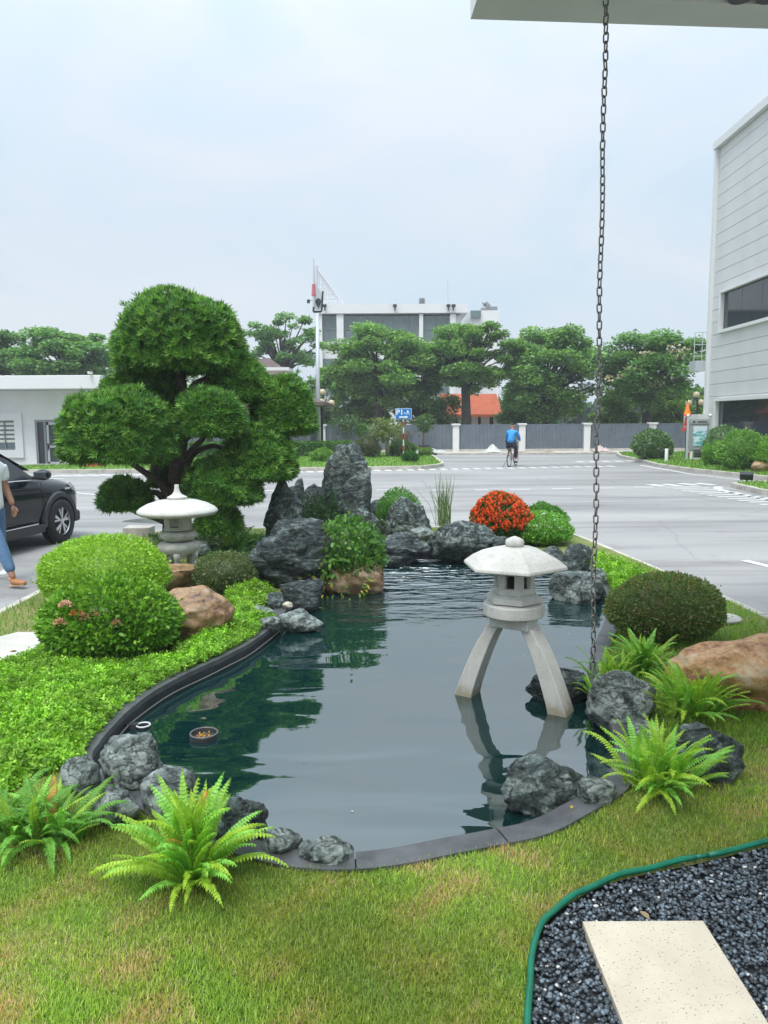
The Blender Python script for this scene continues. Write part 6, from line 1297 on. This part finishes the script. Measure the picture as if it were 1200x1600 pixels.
m, nt, N, L, b = new_mat('poster'); tc = N.new('ShaderNodeTexCoord'); n_ = N.new('ShaderNodeTexNoise'); n_.inputs['Scale'].default_value = 4; n_.inputs['Detail'].default_value = 4; mp = N.new('ShaderNodeMapping'); mp.inputs['Scale'].default_value = (1, 1, 2.2); L.new(tc.outputs['Object'], mp.inputs[0]); L.new(mp.outputs[0], n_.inputs['Vector'])
r = N.new('ShaderNodeValToRGB'); L.new(n_.outputs[0], r.inputs[0]); e = r.color_ramp.elements; e[0].position = .40; e[0].color = (.08, .34, .42, 1); e[1].position = .60; e[1].color = (.62, .72, .76, 1); k = e.new(.47); k.color = (.16, .42, .33, 1); k = e.new(.52); k.color = (.35, .58, .68, 1)
sx = N.new('ShaderNodeSeparateXYZ'); L.new(tc.outputs['Object'], sx.inputs[0]); mr = N.new('ShaderNodeMapRange'); mr.inputs[1].default_value = .15; mr.inputs[2].default_value = .3; L.new(sx.outputs[2], mr.inputs[0]); mx = N.new('ShaderNodeMix'); mx.data_type = 'RGBA'; L.new(mr.outputs[0], mx.inputs[0]); L.new(r.outputs[0], mx.inputs[6]); mx.inputs[7].default_value = (.62, .70, .76, 1); L.new(mx.outputs[2], b.inputs['Base Color']); b.inputs['Roughness'].default_value = .25
zp = (zq(666) + zq(697)) / 2; o = MB().box((0, 0, 0), (W_ * .62, .01, zq(666) - zq(697))).build('poster', m, nb_, loc=(.04, -.072, zp))
MB().box((.12, 0, (zq(703) + .12) / 2 + .05), (W_ * .62, .05, .42)).build('louvre_panel', M['grey_metal'], nb_)
for k in range(5): MB().box((.12, -.04, zq(703) - .12 - k * .07), (W_ * .6, .03, .02)).build('louvre', M['dark_metal'], nb_)
MB().box((.14, 0, .06), (W_ * .74, .12, .12)).box((-.27, 0, .2), (.10, .10, .4)).build('base', M['white_paint'], nb_)
# orange cone on a pole behind the board
cy_ = 33.5; v = V(1074, 648, cy_); oc = thing('orange_cone', 'orange cone shaped lantern with red ribbons hanging by the notice board', 'decoration', (v.x, cy_, .15)); zc0, zc1 = V(1074, 648, cy_).z - .15, V(1074, 628, cy_).z - .15
M['orange'] = mat('orange_cloth', (.85, .23, .01), .6); M['ribbon'] = mat('ribbon_red', (.75, .07, .02), .6)
MB().tube([(.0, .06, 0), (0, .06, zc1 + .15)], .02, 6).build('pole', M['dark_metal'], oc)
MB().lathe([(.001, zc0 + .02), (.16, zc0 + .02), (.13, zc0 + .1), (.035, zc1 - .05), (.03, zc1), (.001, zc1)], seg=10).build('cone', M['orange'], oc); MB().lathe([(.12, zc0 - .04), (.165, zc0 - .04), (.165, zc0 + .015), (.12, zc0 + .015)], seg=10).build('rim', M['ribbon'], oc)
rb_ = MB()
for k in range(4):
    pts = [(.03 * k - .05 - .02 * j, -.02, zc0 - .03 - j * .11 - .02 * k) for j in range(5)]; 
    for p0, p1 in zip(pts[:-1], pts[1:]): rb_.box(((p0[0] + p1[0]) / 2, p0[1], (p0[2] + p1[2]) / 2), (.04, .006, .12), ry=.25)
rb_.box((-.14, -.02, zc0 - .62), (.12, .02, .2), ry=.5).build('ribbons', M['ribbon'], oc)
# bollards
for (px, y0, y1, lab, red) in ((651, 697, 713, 'white post near the corner of the middle island', 0), (1041, 701, 722, 'white post in front of the whitish topped round bush', 0), (1073.5, 703, 715, 'short post with a red band under the notice board', 1)):
    f = G(px, y1, .14); hh = V(px, y0, f.y).z - .14; o = thing('marker_post', lab, 'post', (f.x, f.y, .14)); r_ = 4.2 * mpp(f.y) / 1.6
    MB().lathe([(r_, 0), (r_, hh * .97), (r_ * .85, hh), (.01, hh)], seg=14).build('post', M['white_paint'], o, auto=40)
    if red: MB().lathe([(r_ * 1.06, 0), (r_ * 1.06, hh * .5)], (0, 0, .05), 14).build('red_band', M['red_paint'], o, auto=40)
# tarpaulins, cloth heap and sand by the fence
def heap(name, label, box, m, seed, peaks, cat):
    x0, x1, y0, y1 = box; f = G((x0 + x1) / 2, y1, .09); f.y = 41.9 + .02 * seed; a, c = V(x0, y1, f.y), V(x1, y1, f.y); W_ = c.x - a.x; H_ = V((x0 + x1) / 2, y0, f.y).z - .09; nx, ny = 70, 22; r = random.Random(seed); vs = []
    for j in range(ny):
        for i in range(nx):
            u, v_ = i / (nx - 1), j / (ny - 1); h = 0
            for (pu, ph, pw2) in peaks: h = max(h, ph * max(0, 1 - abs(u - pu) / pw2) ** 1.1 * max(0, 1 - abs(v_ - .5) * 1.9) ** .8)
            h += .12 * abs(noise.noise(Vector((u * 14 + seed, v_ * 5, 0)))) * min(1, 6 * u, 6 * (1 - u), 4 * v_, 4 * (1 - v_)); vs.append(((u - .5) * W_, v_ * 1.3 + .08 * noise.noise(Vector((u * 9, seed, 0))), h * H_ + .006))
    fs = [(j * nx + i, j * nx + i + 1, (j + 1) * nx + i + 1, (j + 1) * nx + i) for j in range(ny - 1) for i in range(nx - 1)]
    o = MB().add(vs, fs).build(name, m, smooth=True, loc=((a.x + c.x) / 2, f.y, .09)); tag(o, label, cat)
tarp = mat('tarpaulin', (.56, .56, .54), .6, c2=(.42, .42, .40), scale=4, bump=.5, bscale=8, bdist=.03)
heap('tarpaulin_heap', 'grey white crumpled tarpaulin heap beside the planter box', (666, 706, 701, 714), tarp, 1, [(.3, 1, .4), (.6, .7, .3)], 'tarpaulin')
heap('tarpaulin_heap', 'long low sheet of cream tarpaulin along the fence foot', (700, 780, 706, 715), mat('tarp_cream', (.58, .52, .44), .7, c2=(.45, .40, .33), scale=3, bump=.5, bscale=8, bdist=.03), 2, [(.1, .9, .2), (.5, .6, .4), (.85, .7, .2)], 'tarpaulin')
heap('tarpaulin_heap', 'peaked white tarpaulin pile just left of the cyclist', (754, 790, 695, 713), tarp, 3, [(.5, 1.1, .42)], 'tarpaulin')
heap('sand_pile', 'low brown pile of sand on the pavement right of the cyclist', (812, 868, 707.5, 714), mat('sand', (.22, .12, .06), .95, c2=(.32, .2, .11), scale=5), 4, [(.5, 1, .5)], 'sand')
heap('cloth_heap', 'pinkish cloth bundle at the fence foot beside the chain', (930, 960, 696, 706), mat('pink_cloth', (.42, .30, .27), .8, c2=(.5, .42, .38), scale=6, bump=.6, bscale=10, bdist=.03), 5, [(.4, 1, .5), (.7, .6, .3)], 'cloth')
# orange cabinets
m = mat('cabinet_orange', (.52, .12, .05), .6)
for i, (x0, x1, lab) in enumerate(((129.5, 143.5, 'orange slatted box with a white label, the one closer to the white building'), (144.5, 160, 'orange slatted box with a white label, partly behind the shaped pine'))):
    a, c = V(x0, 730, 30.2), V(x1, 730, 30.2); hh = V(140, 712, 30.2).z - .15; cb_ = thing('orange_box', lab, 'bin', ((a.x + c.x) / 2, 30.2, .15), 0, 'orange boxes on the grass by the white building'); w__ = c.x - a.x
    MB().box((0, .22, hh / 2), (w__ - .04, .4, hh)).build('body', m, cb_)
    for k in range(5): MB().box((-w__ / 2 + w__ * (k + .5) / 5, 0, hh / 2), (w__ / 5 - .012, .03, hh - .02)).build('slat', m, cb_)
    MB().box((0, -.022, hh * .64), (.15, .01, .15)).build('label_plate', M['sign_white'], cb_)

# ---------------------------------------------------------------- the air
m = bpy.data.materials.new('haze_air'); m.use_nodes = True; N = m.node_tree.nodes; N.clear(); o_ = N.new('ShaderNodeOutputMaterial'); pv_ = N.new('ShaderNodeVolumePrincipled')
pv_.inputs['Color'].default_value = (.86, .92, .97, 1); pv_.inputs['Density'].default_value = .0013; m.node_tree.links.new(pv_.outputs[0], o_.inputs['Volume'])
hz_ = MB().box((0, 60, 9), (300, 150, 20.5)).build('haze', m); hz_['kind'] = 'stuff'
# ================================================================ CAR
wc = G(91, 849, 0); hdg = R(9.5)        # clockwise from +Y
car = thing('parked_car', 'glossy black compact SUV parked at the left edge', 'car', (0, 0, 0), R(90) - hdg)
loc = Matrix.Rotation(R(90) - hdg, 3, 'Z') @ Vector((1.32, -.80, 0)); car.location = (wc.x - loc.x - .10, wc.y - loc.y + .12, 0)
st = [(2.20, .42, .62, .70, .74, .50), (2.12, .30, .60, .80, .86, .74), (1.95, .24, .60, .88, .95, .84), (1.75, .24, .60, .92, 1.00, .89), (1.30, .24, .60, .95, 1.06, .92), (.95, .24, .60, .98, 1.12, .92), (.80, .24, .60, 1.0, 1.17, .92), (.25, .24, .60, 1.02, 1.50, .92), (-.05, .24, .60, 1.03, 1.60, .92), (-.6, .24, .60, 1.04, 1.66, .92), (-1.3, .24, .60, 1.06, 1.64, .92), (-1.8, .26, .62, 1.07, 1.56, .91), (-2.05, .3, .64, 1.07, 1.30, .88), (-2.2, .42, .66, .98, 1.05, .78)]
vs = []; 
for (x, zb1, zm, zs_, zr_, w__) in st:
    gw = .74 if zr_ - zs_ > .25 else .86
    half = [(0, zb1), (w__ * .8, zb1), (w__ * .97, zb1 + .08), (w__, zm), (w__ * .985, zs_ - .08), (w__ * .93, zs_), (w__ * gw, zr_ - .06), (w__ * gw * .85, zr_), (0, zr_ + .015)]
    ring = [(x, -y, z) for y, z in half] + [(x, y, z) for y, z in half[-2:0:-1]]; vs += ring
q = len(ring); fs = [(i * q + k, (i + 1) * q + k, (i + 1) * q + (k + 1) % q, i * q + (k + 1) % q) for i in range(len(st) - 1) for k in range(q)] + [tuple(range(q)), tuple((len(st) - 1) * q + k for k in range(q - 1, -1, -1))]
body = MB().add(vs, fs).build('body', M['black_paint'], car, smooth=True); sbs = body.modifiers.new('s', 'SUBSURF'); sbs.levels = 2; sbs.render_levels = 2
M['car_glass'] = mat('car_glass', (.05, .06, .07), .08, spec=.7)
def side_y(z, zs_=1.02, zr_=1.60, w__=.92): t = (z - zs_) / (zr_ - zs_); return w__ * (.93 + (.74 - .93) * t) + .012
for sgn in (-1, 1):
    def pane(pts, nm, m_, parent, o_=.0):
        P = [Vector((x, sgn * (side_y(z) + o_), z)) for x, z in pts]; Q = [Vector((p.x, p.y - sgn * .02, p.z)) for p in P]; n = len(P); return MB().add(P + Q, [tuple(range(n)), tuple(range(2 * n - 1, n - 1, -1))] + [(i, (i + 1) % n, (i + 1) % n + n, i + n) for i in range(n)]).build(nm, m_, parent)
    pane([(.78, 1.08), (.28, 1.40), (-.02, 1.50), (-.18, 1.51), (-.18, 1.09)], 'side_window', M['car_glass'], car, .004)
    pane([(-.26, 1.09), (-.26, 1.52), (-1.0, 1.54), (-1.1, 1.10)], 'side_window', M['car_glass'], car, .004)
    pane([(-1.18, 1.11), (-1.08, 1.53), (-1.5, 1.48), (-1.8, 1.18)], 'side_window', M['car_glass'], car, .004)
    MB().tube([(.98, sgn * .885, 1.05), (.2, sgn * .905, 1.075), (-1.1, sgn * .905, 1.09), (-1.85, sgn * .885, 1.14)], .009, 6).build('chrome_strip', M['alloy'], car)
    mr_ = MB().ball((.72, sgn * 1.05, 1.14), (.10, .13, .085), 16, 10).build('mirror', M['black_paint'], car, smooth=True); MB().box((.70, sgn * .94, 1.09), (.08, .12, .05)).build('mirror_arm', M['plastic_black'], mr_)
    MB().box((.66, sgn * 1.05, 1.14), (.10, .19, .11)).build('mirror_glass', M['car_glass'], mr_, bevel=.02)
    MB().box((.0, sgn * .925, .30), (1.75, .05, .13)).build('sill', M['plastic_black'], car, bevel=.02)
    MB().box((-.10, sgn * .937, .385), (1.6, .02, .018)).build('sill_trim', M['alloy'], car)
    for xw in (1.32, -1.33):
        arc = MB(); k1 = 20; vs = []
        for k in range(k1 + 1):
            t = -.12 + (math.pi + .24) * k / k1; cx_, sz_ = math.cos(t), math.sin(t)
            for (r_, y_) in ((.385, .90), (.385, .945), (.455, .945), (.47, .90)): vs.append((xw + cx_ * r_, sgn * y_, .36 + sz_ * r_))
        arc.add(vs, [(k * 4 + e, k * 4 + (e + 1) % 4, k * 4 + 4 + (e + 1) % 4, k * 4 + 4 + e) for k in range(k1) for e in range(4)] + [(0, 1, 2, 3), tuple(k1 * 4 + e for e in (3, 2, 1, 0))]).build('wheel_arch', M['plastic_black'], car, auto=40)
        dk = MB(); c_ = [(xw + math.cos(t) * .39, sgn * .928, .36 + math.sin(t) * .39) for t in np.linspace(0, 2 * math.pi, 33)[:-1]]; dk.add(c_, [tuple(range(32))]).build('wheel_well', mat('well_black', (.004, .004, .004), .9) if 'well_black' not in bpy.data.materials else bpy.data.materials['well_black'], car)
    MB().tube([(-.22, sgn * .934, .40), (-.22, sgn * .926, 1.0)], .004, 4).build('door_gap', M['rubber'], car); MB().tube([(.86, sgn * .934, .50), (.92, sgn * .926, .75), (.86, sgn * .90, 1.02)], .004, 4).build('door_gap', M['rubber'], car)
    for xh in (-.05, -1.05): MB().box((xh, sgn * .945, .93), (.2, .035, .035)).build('door_handle', M['black_paint'], car, bevel=.01)
    hl = MB().add([(2.02, sgn * .70, .86), (2.08, sgn * .52, .84), (2.12, sgn * .55, .72), (2.02, sgn * .80, .72), (1.78, sgn * .895, .88), (1.95, sgn * .83, .76), (1.74, sgn * .86, .95)], [(0, 1, 2, 3), (0, 3, 5, 4), (0, 4, 6)]).build('headlight', mat('lamp_clear', (.6, .63, .66), .12, spec=.8) if 'lamp_clear' not in bpy.data.materials else bpy.data.materials['lamp_clear'], car)
    so_ = hl.modifiers.new('t', 'SOLIDIFY'); so_.thickness = .05; so_.offset = 1
    MB().box((1.55, sgn * .925, .86), (.14, .012, .03)).build('badge', M['alloy'], car)
    MB().box((-2.08, sgn * .70, .98), (.2, .3, .12)).build('tail_light', M['red_paint'], car, bevel=.02)
    MB().tube([(.1, sgn * .64, 1.68), (-.6, sgn * .66, 1.72), (-1.6, sgn * .64, 1.68)], .018, 6).build('roof_rail', M['alloy'], car)
MB().box((2.08, 0, .34), (.25, 1.5, .2)).build('front_bumper', M['plastic_black'], car, bevel=.05); MB().box((2.17, 0, .62), (.05, .9, .24)).build('grille', M['plastic_black'], car, bevel=.02); MB().box((-2.12, 0, .40), (.22, 1.5, .26)).build('rear_bumper', M['plastic_black'], car, bevel=.05)
MB().add([(.86, -.72, 1.16), (.86, .72, 1.16), (.20, .60, 1.51), (.20, -.60, 1.51)], [(0, 1, 2, 3)]).build('windscreen', M['car_glass'], car).location = (.03, 0, .03)
def wheel_tree():
    tt = MB(); pr = [(.22, -.10), (.31, -.105), (.345, -.085), (.352, 0), (.345, .085), (.31, .105), (.22, .10)]; sg_ = 40; vs = []
    for r_, y_ in pr:
        for k in range(sg_): t = 2 * math.pi * k / sg_; vs.append((math.cos(t) * r_, y_, math.sin(t) * r_))
    fs = [(i * sg_ + k, i * sg_ + (k + 1) % sg_, (i + 1) * sg_ + (k + 1) % sg_, (i + 1) * sg_ + k) for i in range(6) for k in range(sg_)]; wh = tt.add(vs, fs).build('wheel', M['rubber'], car, smooth=True)
    rm = MB(); ring = [(math.cos(t) * .232, -.075, math.sin(t) * .232) for t in np.linspace(0, 2 * math.pi, 41)[:-1]]; rm.tube(ring, .012, 6, closed=True)
    for k in range(5):
        for s_, w_ in ((-.16, .030), (.20, .018)):
            t = 2 * math.pi * k / 5 + .3; a = Vector((math.cos(t), 0, math.sin(t))); b2 = Vector((math.cos(t + s_ * 1.3), 0, math.sin(t + s_ * 1.3))); sd_ = Vector((-b2.z, 0, b2.x)) * w_
            A = [a * .045 - sd_ * .5, b2 * .228 - sd_, b2 * .228 + sd_, a * .045 + sd_ * .5]; rm.add([(p.x, -.088, p.z) for p in A[:1]] + [(A[1].x, -.075, A[1].z), (A[2].x, -.075, A[2].z), (A[3].x, -.088, A[3].z)] + [(p.x, -.05, p.z) for p in A], [(0, 1, 2, 3), (0, 4, 5, 1), (1, 5, 6, 2), (2, 6, 7, 3), (3, 7, 4, 0)])
    rm.tube([(0, -.095, 0), (0, -.04, 0)], .042, 14)
    rm.build('rim', M['alloy'], wh); dk = MB().add([(math.cos(t) * .235, -.03, math.sin(t) * .235) for t in np.linspace(0, 2 * math.pi, 33)[:-1]], [tuple(range(32))]).build('brake_disc', M['rubber'], wh); return wh
w0 = wheel_tree(); w0.location = (1.32, -.86, .352)
for x, y in ((-1.33, -.86), (1.32, .86), (-1.33, .86)):
    w_ = copy_tree(w0, car); w_.location = (x, y, .352)
    if y > 0: w_.rotation_euler = (0, 0, math.pi)

# ================================================================ PEOPLE
def skin_mesh(name, chains, m, parent=None, lv=2, extra=None):
    """chains: list of (points, radii, branches) grown with the skin modifier and merged to one mesh"""
    bm_all = bmesh.new()
    for vs, es, rs in chains:
        me = bpy.data.meshes.new('t'); me.from_pydata([tuple(v) for v in vs], es, []); o = bpy.data.objects.new('t', me); COL.objects.link(o)
        mo = o.modifiers.new('k', 'SKIN'); mo.use_smooth_shade = True; mo.branch_smoothing = .4
        for i, r_ in enumerate(rs):
            sv_ = me.skin_vertices[0].data[i]; sv_.radius = r_ if hasattr(r_, '__len__') else (r_, r_); sv_.use_root = (i == 0)
        ss = o.modifiers.new('s', 'SUBSURF'); ss.levels = lv; ss.render_levels = lv
        dg = bpy.context.evaluated_depsgraph_get(); me2 = bpy.data.meshes.new_from_object(o.evaluated_get(dg)); bm_all.from_mesh(me2); bpy.data.objects.remove(o)
    me = bpy.data.meshes.new(name); bm_all.to_mesh(me); bm_all.free(); me.materials.clear(); o = mesh_obj(name, me, m, parent, smooth=True); return o
def Vv(*a): return [Vector(p) for p in a]
M['shirt_white'] = mat('shirt_white', (.80, .82, .84), .8, c2=(.74, .77, .80), scale=5, bump=.5, bscale=14, bdist=.012); M['denim'] = mat('denim', (.07, .14, .25), .85, c2=(.12, .22, .36), scale=6, bump=.5, bscale=30, bdist=.008)
M['tan_leather'] = mat('tan_leather', (.36, .16, .06), .5); M['hair'] = mat('hair', (.01, .009, .008), .6); M['jacket_blue'] = mat('jacket_blue', (.015, .22, .55), .7, c2=(.02, .27, .65), scale=6); M['trousers_dark'] = mat('trousers_dark', (.012, .014, .025), .85)
# man walking (faces local +x)
f = G(34, 916, 0); man = thing('person', 'person in white t-shirt, blue jeans and tan shoes walking past the black car', 'person', (f.x - .40, f.y + .16, 0), R(-22))
T = [(0, 0, .94), (.0, 0, 1.08), (.0, 0, 1.25), (.01, 0, 1.42), (.02, 0, 1.50), (.035, 0, 1.58), (.045, 0, 1.66)]
body_v = Vv(*T, (0, .19, 1.42), (0, .235, 1.17), (.10, .25, .93), (0, -.19, 1.42), (-.07, -.245, 1.17), (-.02, -.27, .92), (0, .10, .90), (-.02, .11, .50), (-.28, .11, .12), (0, -.10, .90), (.25, -.10, .53), (.42, -.10, .10))
es = [(0, 1), (1, 2), (2, 3), (3, 4), (4, 5), (5, 6), (3, 7), (7, 8), (8, 9), (3, 10), (10, 11), (11, 12), (0, 13), (13, 14), (14, 15), (0, 16), (16, 17), (17, 18)]
rad = [(.13, .15), (.115, .14), (.12, .16), (.12, .17), .055, .075, .085, .062, .044, .034, .062, .044, .034, .08, .055, .038, .08, .055, .038]
def hand(w, d, s_):
    d = Vector(d).normalized(); out = []; side = d.cross(Vector((0, 1, 0))).normalized(); pal = w + d * .085
    out.append((Vv(w, w + d * .05, pal), [(0, 1), (1, 2)], [(.026, .016), (.038, .016), (.036, .014)]))
    for k, (o_, L_) in enumerate(((-.028, .068), (-.009, .078), (.010, .073), (.028, .056))):
        b0 = pal - d * .02 + side * o_; c1 = b0 + d * L_ * .6 + side * o_ * .2; c2 = c1 + d * L_ * .45 + Vector((0, s_ * -.012, 0)); out.append((Vv(b0, c1, c2), [(0, 1), (1, 2)], [.0092, .0085, .007]))
    b0 = w + d * .03 + side * .03; out.append((Vv(b0, b0 + side * .025 + d * .03, b0 + side * .03 + d * .058), [(0, 1), (1, 2)], [.012, .010, .008])); return out
ch = [(body_v, es, rad)] + hand(Vector((.10, .25, .93)), (.15, 0, -1), 1) + hand(Vector((-.02, -.27, .92)), (.12, .04, -1), -1)
ch.append((Vv((.05, 0, 1.60), (.055, 0, 1.70), (.05, 0, 1.76)), [(0, 1), (1, 2)], [(.07, .062), (.085, .075), (.07, .065)])); ch.append((Vv((.12, 0, 1.70), (.148, 0, 1.675)), [(0, 1)], [.012, .014])); 
for s_ in (-1, 1): ch.append((Vv((.05, s_ * .078, 1.71), (.045, s_ * .085, 1.68)), [(0, 1)], [.014, .01]))
bd_ = skin_mesh('body', ch, M['skin'], man)
skin_mesh('hair', [(Vv((.03, 0, 1.70), (.035, 0, 1.765), (.06, 0, 1.775)), [(0, 1), (1, 2)], [(.09, .082), (.085, .078), (.06, .06)])], M['hair'], man)
for s_ in (-1, 1): MB().ball((.128, s_ * .032, 1.705), (.008, .013, .007), 8, 6).build('eye', M['hair'], bd_)
MB().ball((.125, 0, 1.640), (.010, .024, .006), 8, 6).build('mouth', mat('lips', (.3, .1, .08), .5), bd_)
sv_ = Vv((0, 0, .86), (0, 0, 1.0), (0, 0, 1.12), (.0, 0, 1.28), (.01, 0, 1.43), (0, .20, 1.425), (0, .225, 1.22), (0, -.20, 1.425), (-.055, -.245, 1.22), (.02, 0, 1.505))
skin_mesh('t_shirt', [(sv_, [(0, 1), (1, 2), (2, 3), (3, 4), (4, 5), (5, 6), (4, 7), (7, 8), (4, 9)], [(.155, .19), (.145, .178), (.138, .17), (.145, .178), (.115, .15), (.088, .088), (.075, .078), (.088, .088), (.075, .078), .075])], M['shirt_white'], man)
skin_mesh('jeans', [(Vv((0, s_ * .055, .98), (0, s_ * .085, .84), k1, k2), [(0, 1), (1, 2), (2, 3)], [.125, .11, .080, .062]) for s_, k1, k2 in ((1, (-.0, .11, .52), (-.26, .11, .17)), (-1, (.23, -.10, .54), (.40, -.10, .17)))], M['denim'], man)
for (hx_, hy_, hz_, pt_) in ((.42, -.10, .08, .12), (-.30, .11, .10, -.7)):
    d = Vector((math.cos(pt_), 0, -math.sin(-pt_) if False else math.sin(pt_))); h0 = Vector((hx_, hy_, hz_)); sh_ = skin_mesh('shoe', [(Vv(h0 - d * .05, h0 + d * .04 - Vector((0, 0, .012)), h0 + d * .13 - Vector((0, 0, .025)), h0 + d * .19 - Vector((0, 0, .03)), h0 + Vector((-.01, 0, .05))), [(0, 1), (1, 2), (2, 3), (0, 4)], [(.045, .038), (.05, .042), (.050, .034), (.034, .022), (.042, .042)])], M['tan_leather'], man)
    MB().box(tuple(h0 + d * .055 + Vector((math.sin(pt_), 0, -math.cos(pt_))) * .050), (.23, .075, .016), ry=-pt_).build('sole', mat('sole', (.5, .35, .22), .8) if 'sole' not in bpy.data.materials else bpy.data.materials['sole'], sh_, bevel=.008)
# cyclist
cpos = G(795.5, 730, 0); bh_ = R(24)
bk = thing('bicycle', 'old city bicycle with pinkish frame crossing the road', 'bicycle', (cpos.x, cpos.y, 0), R(90) - bh_)
M['frame_paint'] = mat('frame_paint', (.5, .33, .30), .4)
def wheel(x):
    r_ = .335; ring = [(math.cos(t) * r_, 0, math.sin(t) * r_) for t in np.linspace(0, 2 * math.pi, 37)[:-1]]; w_ = MB().tube(ring, .019, 6, closed=True).build('wheel', M['rubber'], bk, smooth=True, loc=(x, 0, .355)); rim = MB().tube([(p[0] * .94, 0, p[2] * .94) for p in ring], .008, 5, closed=True).build('rim', M['alloy'], w_)
    sp = MB()
    for k in range(18): t = k * math.pi / 9; sp.tube([(0, .02 * (-1) ** k, 0), (math.cos(t) * .315, 0, math.sin(t) * .315)], .002, 3)
    sp.tube([(0, -.04, 0), (0, .04, 0)], .02, 8).build('spokes', M['alloy'], w_)
wheel(0); wheel(1.05)
F_ = MB(); A = dict(r=(0, 0, .355), bb=(.43, 0, .29), s=(.27, 0, .80), h1=(.80, 0, .86), h0=(.84, 0, .68), f=(1.05, 0, .355))
F_.tube([A['bb'], A['s']], .016).tube([A['bb'], A['h0']], .018).tube([A['s'], A['h1']], .016).tube([A['h1'], A['h0']], .02)
for s_ in (-.05, .05): F_.tube([(0, s_, .355), (.43, s_ * .5, .29)], .010).tube([(0, s_, .355), (.27, s_ * .4, .78)], .009).tube([(.84, s_ * .8, .66), (1.05, s_, .355)], .011)
F_.build('frame', M['frame_paint'], bk)
MB().tube([(.79, 0, .9), (.77, 0, 1.02)], .013).tube([(.62, -.27, 1.03), (.76, -.18, 1.04), (.78, 0, 1.02), (.76, .18, 1.04), (.62, .27, 1.03)], .012).build('handlebar', M['alloy'], bk); MB().ball((.24, 0, .90), (.14, .08, .04)).tube([(.27, 0, .8), (.25, 0, .88)], .014).build('saddle', M['rubber'], bk, smooth=True)
MB().box((-.02, 0, .73), (.38, .13, .015)).tube([(-.05, .06, .72), (0, .06, .36)], .006).tube([(-.05, -.06, .72), (0, -.06, .36)], .006).build('rear_rack', M['dark_metal'], bk)
for x in (0, 1.05): MB().tube([(x + math.cos(t) * .375, 0, .355 + math.sin(t) * .375) for t in np.linspace(.2, 2.9, 14)], .016, 6).build('mudguard', M['frame_paint'], bk)
MB().tube([(.43, -.08, .29), (.53, -.10, .16)], .010).box((.53, -.15, .155), (.09, .09, .02)).tube([(.43, .08, .29), (.33, .10, .42)], .010).box((.33, .15, .425), (.09, .09, .02)).lathe([(.02, 0), (.09, 0), (.09, .006), (.02, .006)], (.43, 0, .29)).build('pedals', M['dark_metal'], bk); MB().tube([(-.02, .06, .34), (-.12, .22, .02)], .008).build('kick_stand', M['dark_metal'], bk)
cy = thing('person', 'person in bright blue jacket and dark cap riding the bicycle away', 'person', tuple(bk.location), R(90) - bh_)
bv = Vv((.22, 0, .96), (.27, 0, 1.12), (.33, 0, 1.28), (.38, 0, 1.42), (.41, 0, 1.50), (.43, 0, 1.56), (.44, 0, 1.60), (.40, .19, 1.40), (.52, .25, 1.18), (.68, .25, 1.05), (.40, -.19, 1.40), (.52, -.25, 1.18), (.68, -.25, 1.05), (.26, .10, .93), (.60, .13, .82), (.36, .14, .50), (.26, -.10, .93), (.62, -.12, .68), (.50, -.13, .28))
brd = [(.12, .14), (.11, .13), (.12, .15), (.12, .16), .05, .07, .08, .06, .042, .034, .06, .042, .034, .08, .06, .04, .08, .06, .04]
cb = [(bv, es, brd)] + [(Vv((.68, s_ * .25, 1.05), (.73, s_ * .25, 1.045), (.75, s_ * .24, 1.02)), [(0, 1), (1, 2)], [.03, .032, .024]) for s_ in (-1, 1)] + [(Vv((.44, 0, 1.58), (.445, 0, 1.66), (.44, 0, 1.70)), [(0, 1), (1, 2)], [(.07, .065), (.085, .078), (.07, .06)])] + [(Vv((.51, 0, 1.65), (.54, 0, 1.63)), [(0, 1)], [.012, .014])]
bd_ = skin_mesh('body', cb, M['skin'], cy)
jk = Vv((.20, 0, .93), (.25, 0, 1.08), (.31, 0, 1.24), (.37, 0, 1.40), (.40, .18, 1.40), (.51, .255, 1.19), (.65, .255, 1.07), (.40, -.18, 1.40), (.51, -.255, 1.19), (.65, -.255, 1.07), (.415, 0, 1.50))
skin_mesh('jacket', [(jk, [(0, 1), (1, 2), (2, 3), (3, 4), (4, 5), (5, 6), (3, 7), (7, 8), (8, 9), (3, 10)], [(.17, .20), (.16, .195), (.16, .195), (.14, .175), .085, .068, .05, .085, .068, .05, .07])], M['jacket_blue'], cy)
tv_ = Vv((.22, 0, .95), (.28, .11, .93), (.60, .13, .82), (.37, .14, .53), (.28, -.11, .93), (.62, -.12, .68), (.51, -.13, .32)); skin_mesh('trousers', [(tv_, [(0, 1), (1, 2), (2, 3), (0, 4), (4, 5), (5, 6)], [(.14, .16), .10, .08, .055, .10, .08, .055])], M['trousers_dark'], cy)
for (x, y, z) in ((.36, .14, .46), (.52, -.14, .20)): skin_mesh('shoe', [(Vv((x - .06, y, z), (x + .05, y, z - .005), (x + .14, y, z - .01)), [(0, 1), (1, 2)], [(.04, .04), (.045, .035), (.03, .02)])], M['rubber'], cy)
skin_mesh('cap', [(Vv((.43, 0, 1.69), (.435, 0, 1.745), (.44, 0, 1.76)), [(0, 1), (1, 2)], [(.095, .088), (.088, .08), (.06, .05)]), (Vv((.47, 0, 1.70), (.57, 0, 1.69)), [(0, 1)], [(.07, .010), (.06, .008)])], M['hair'], cy)
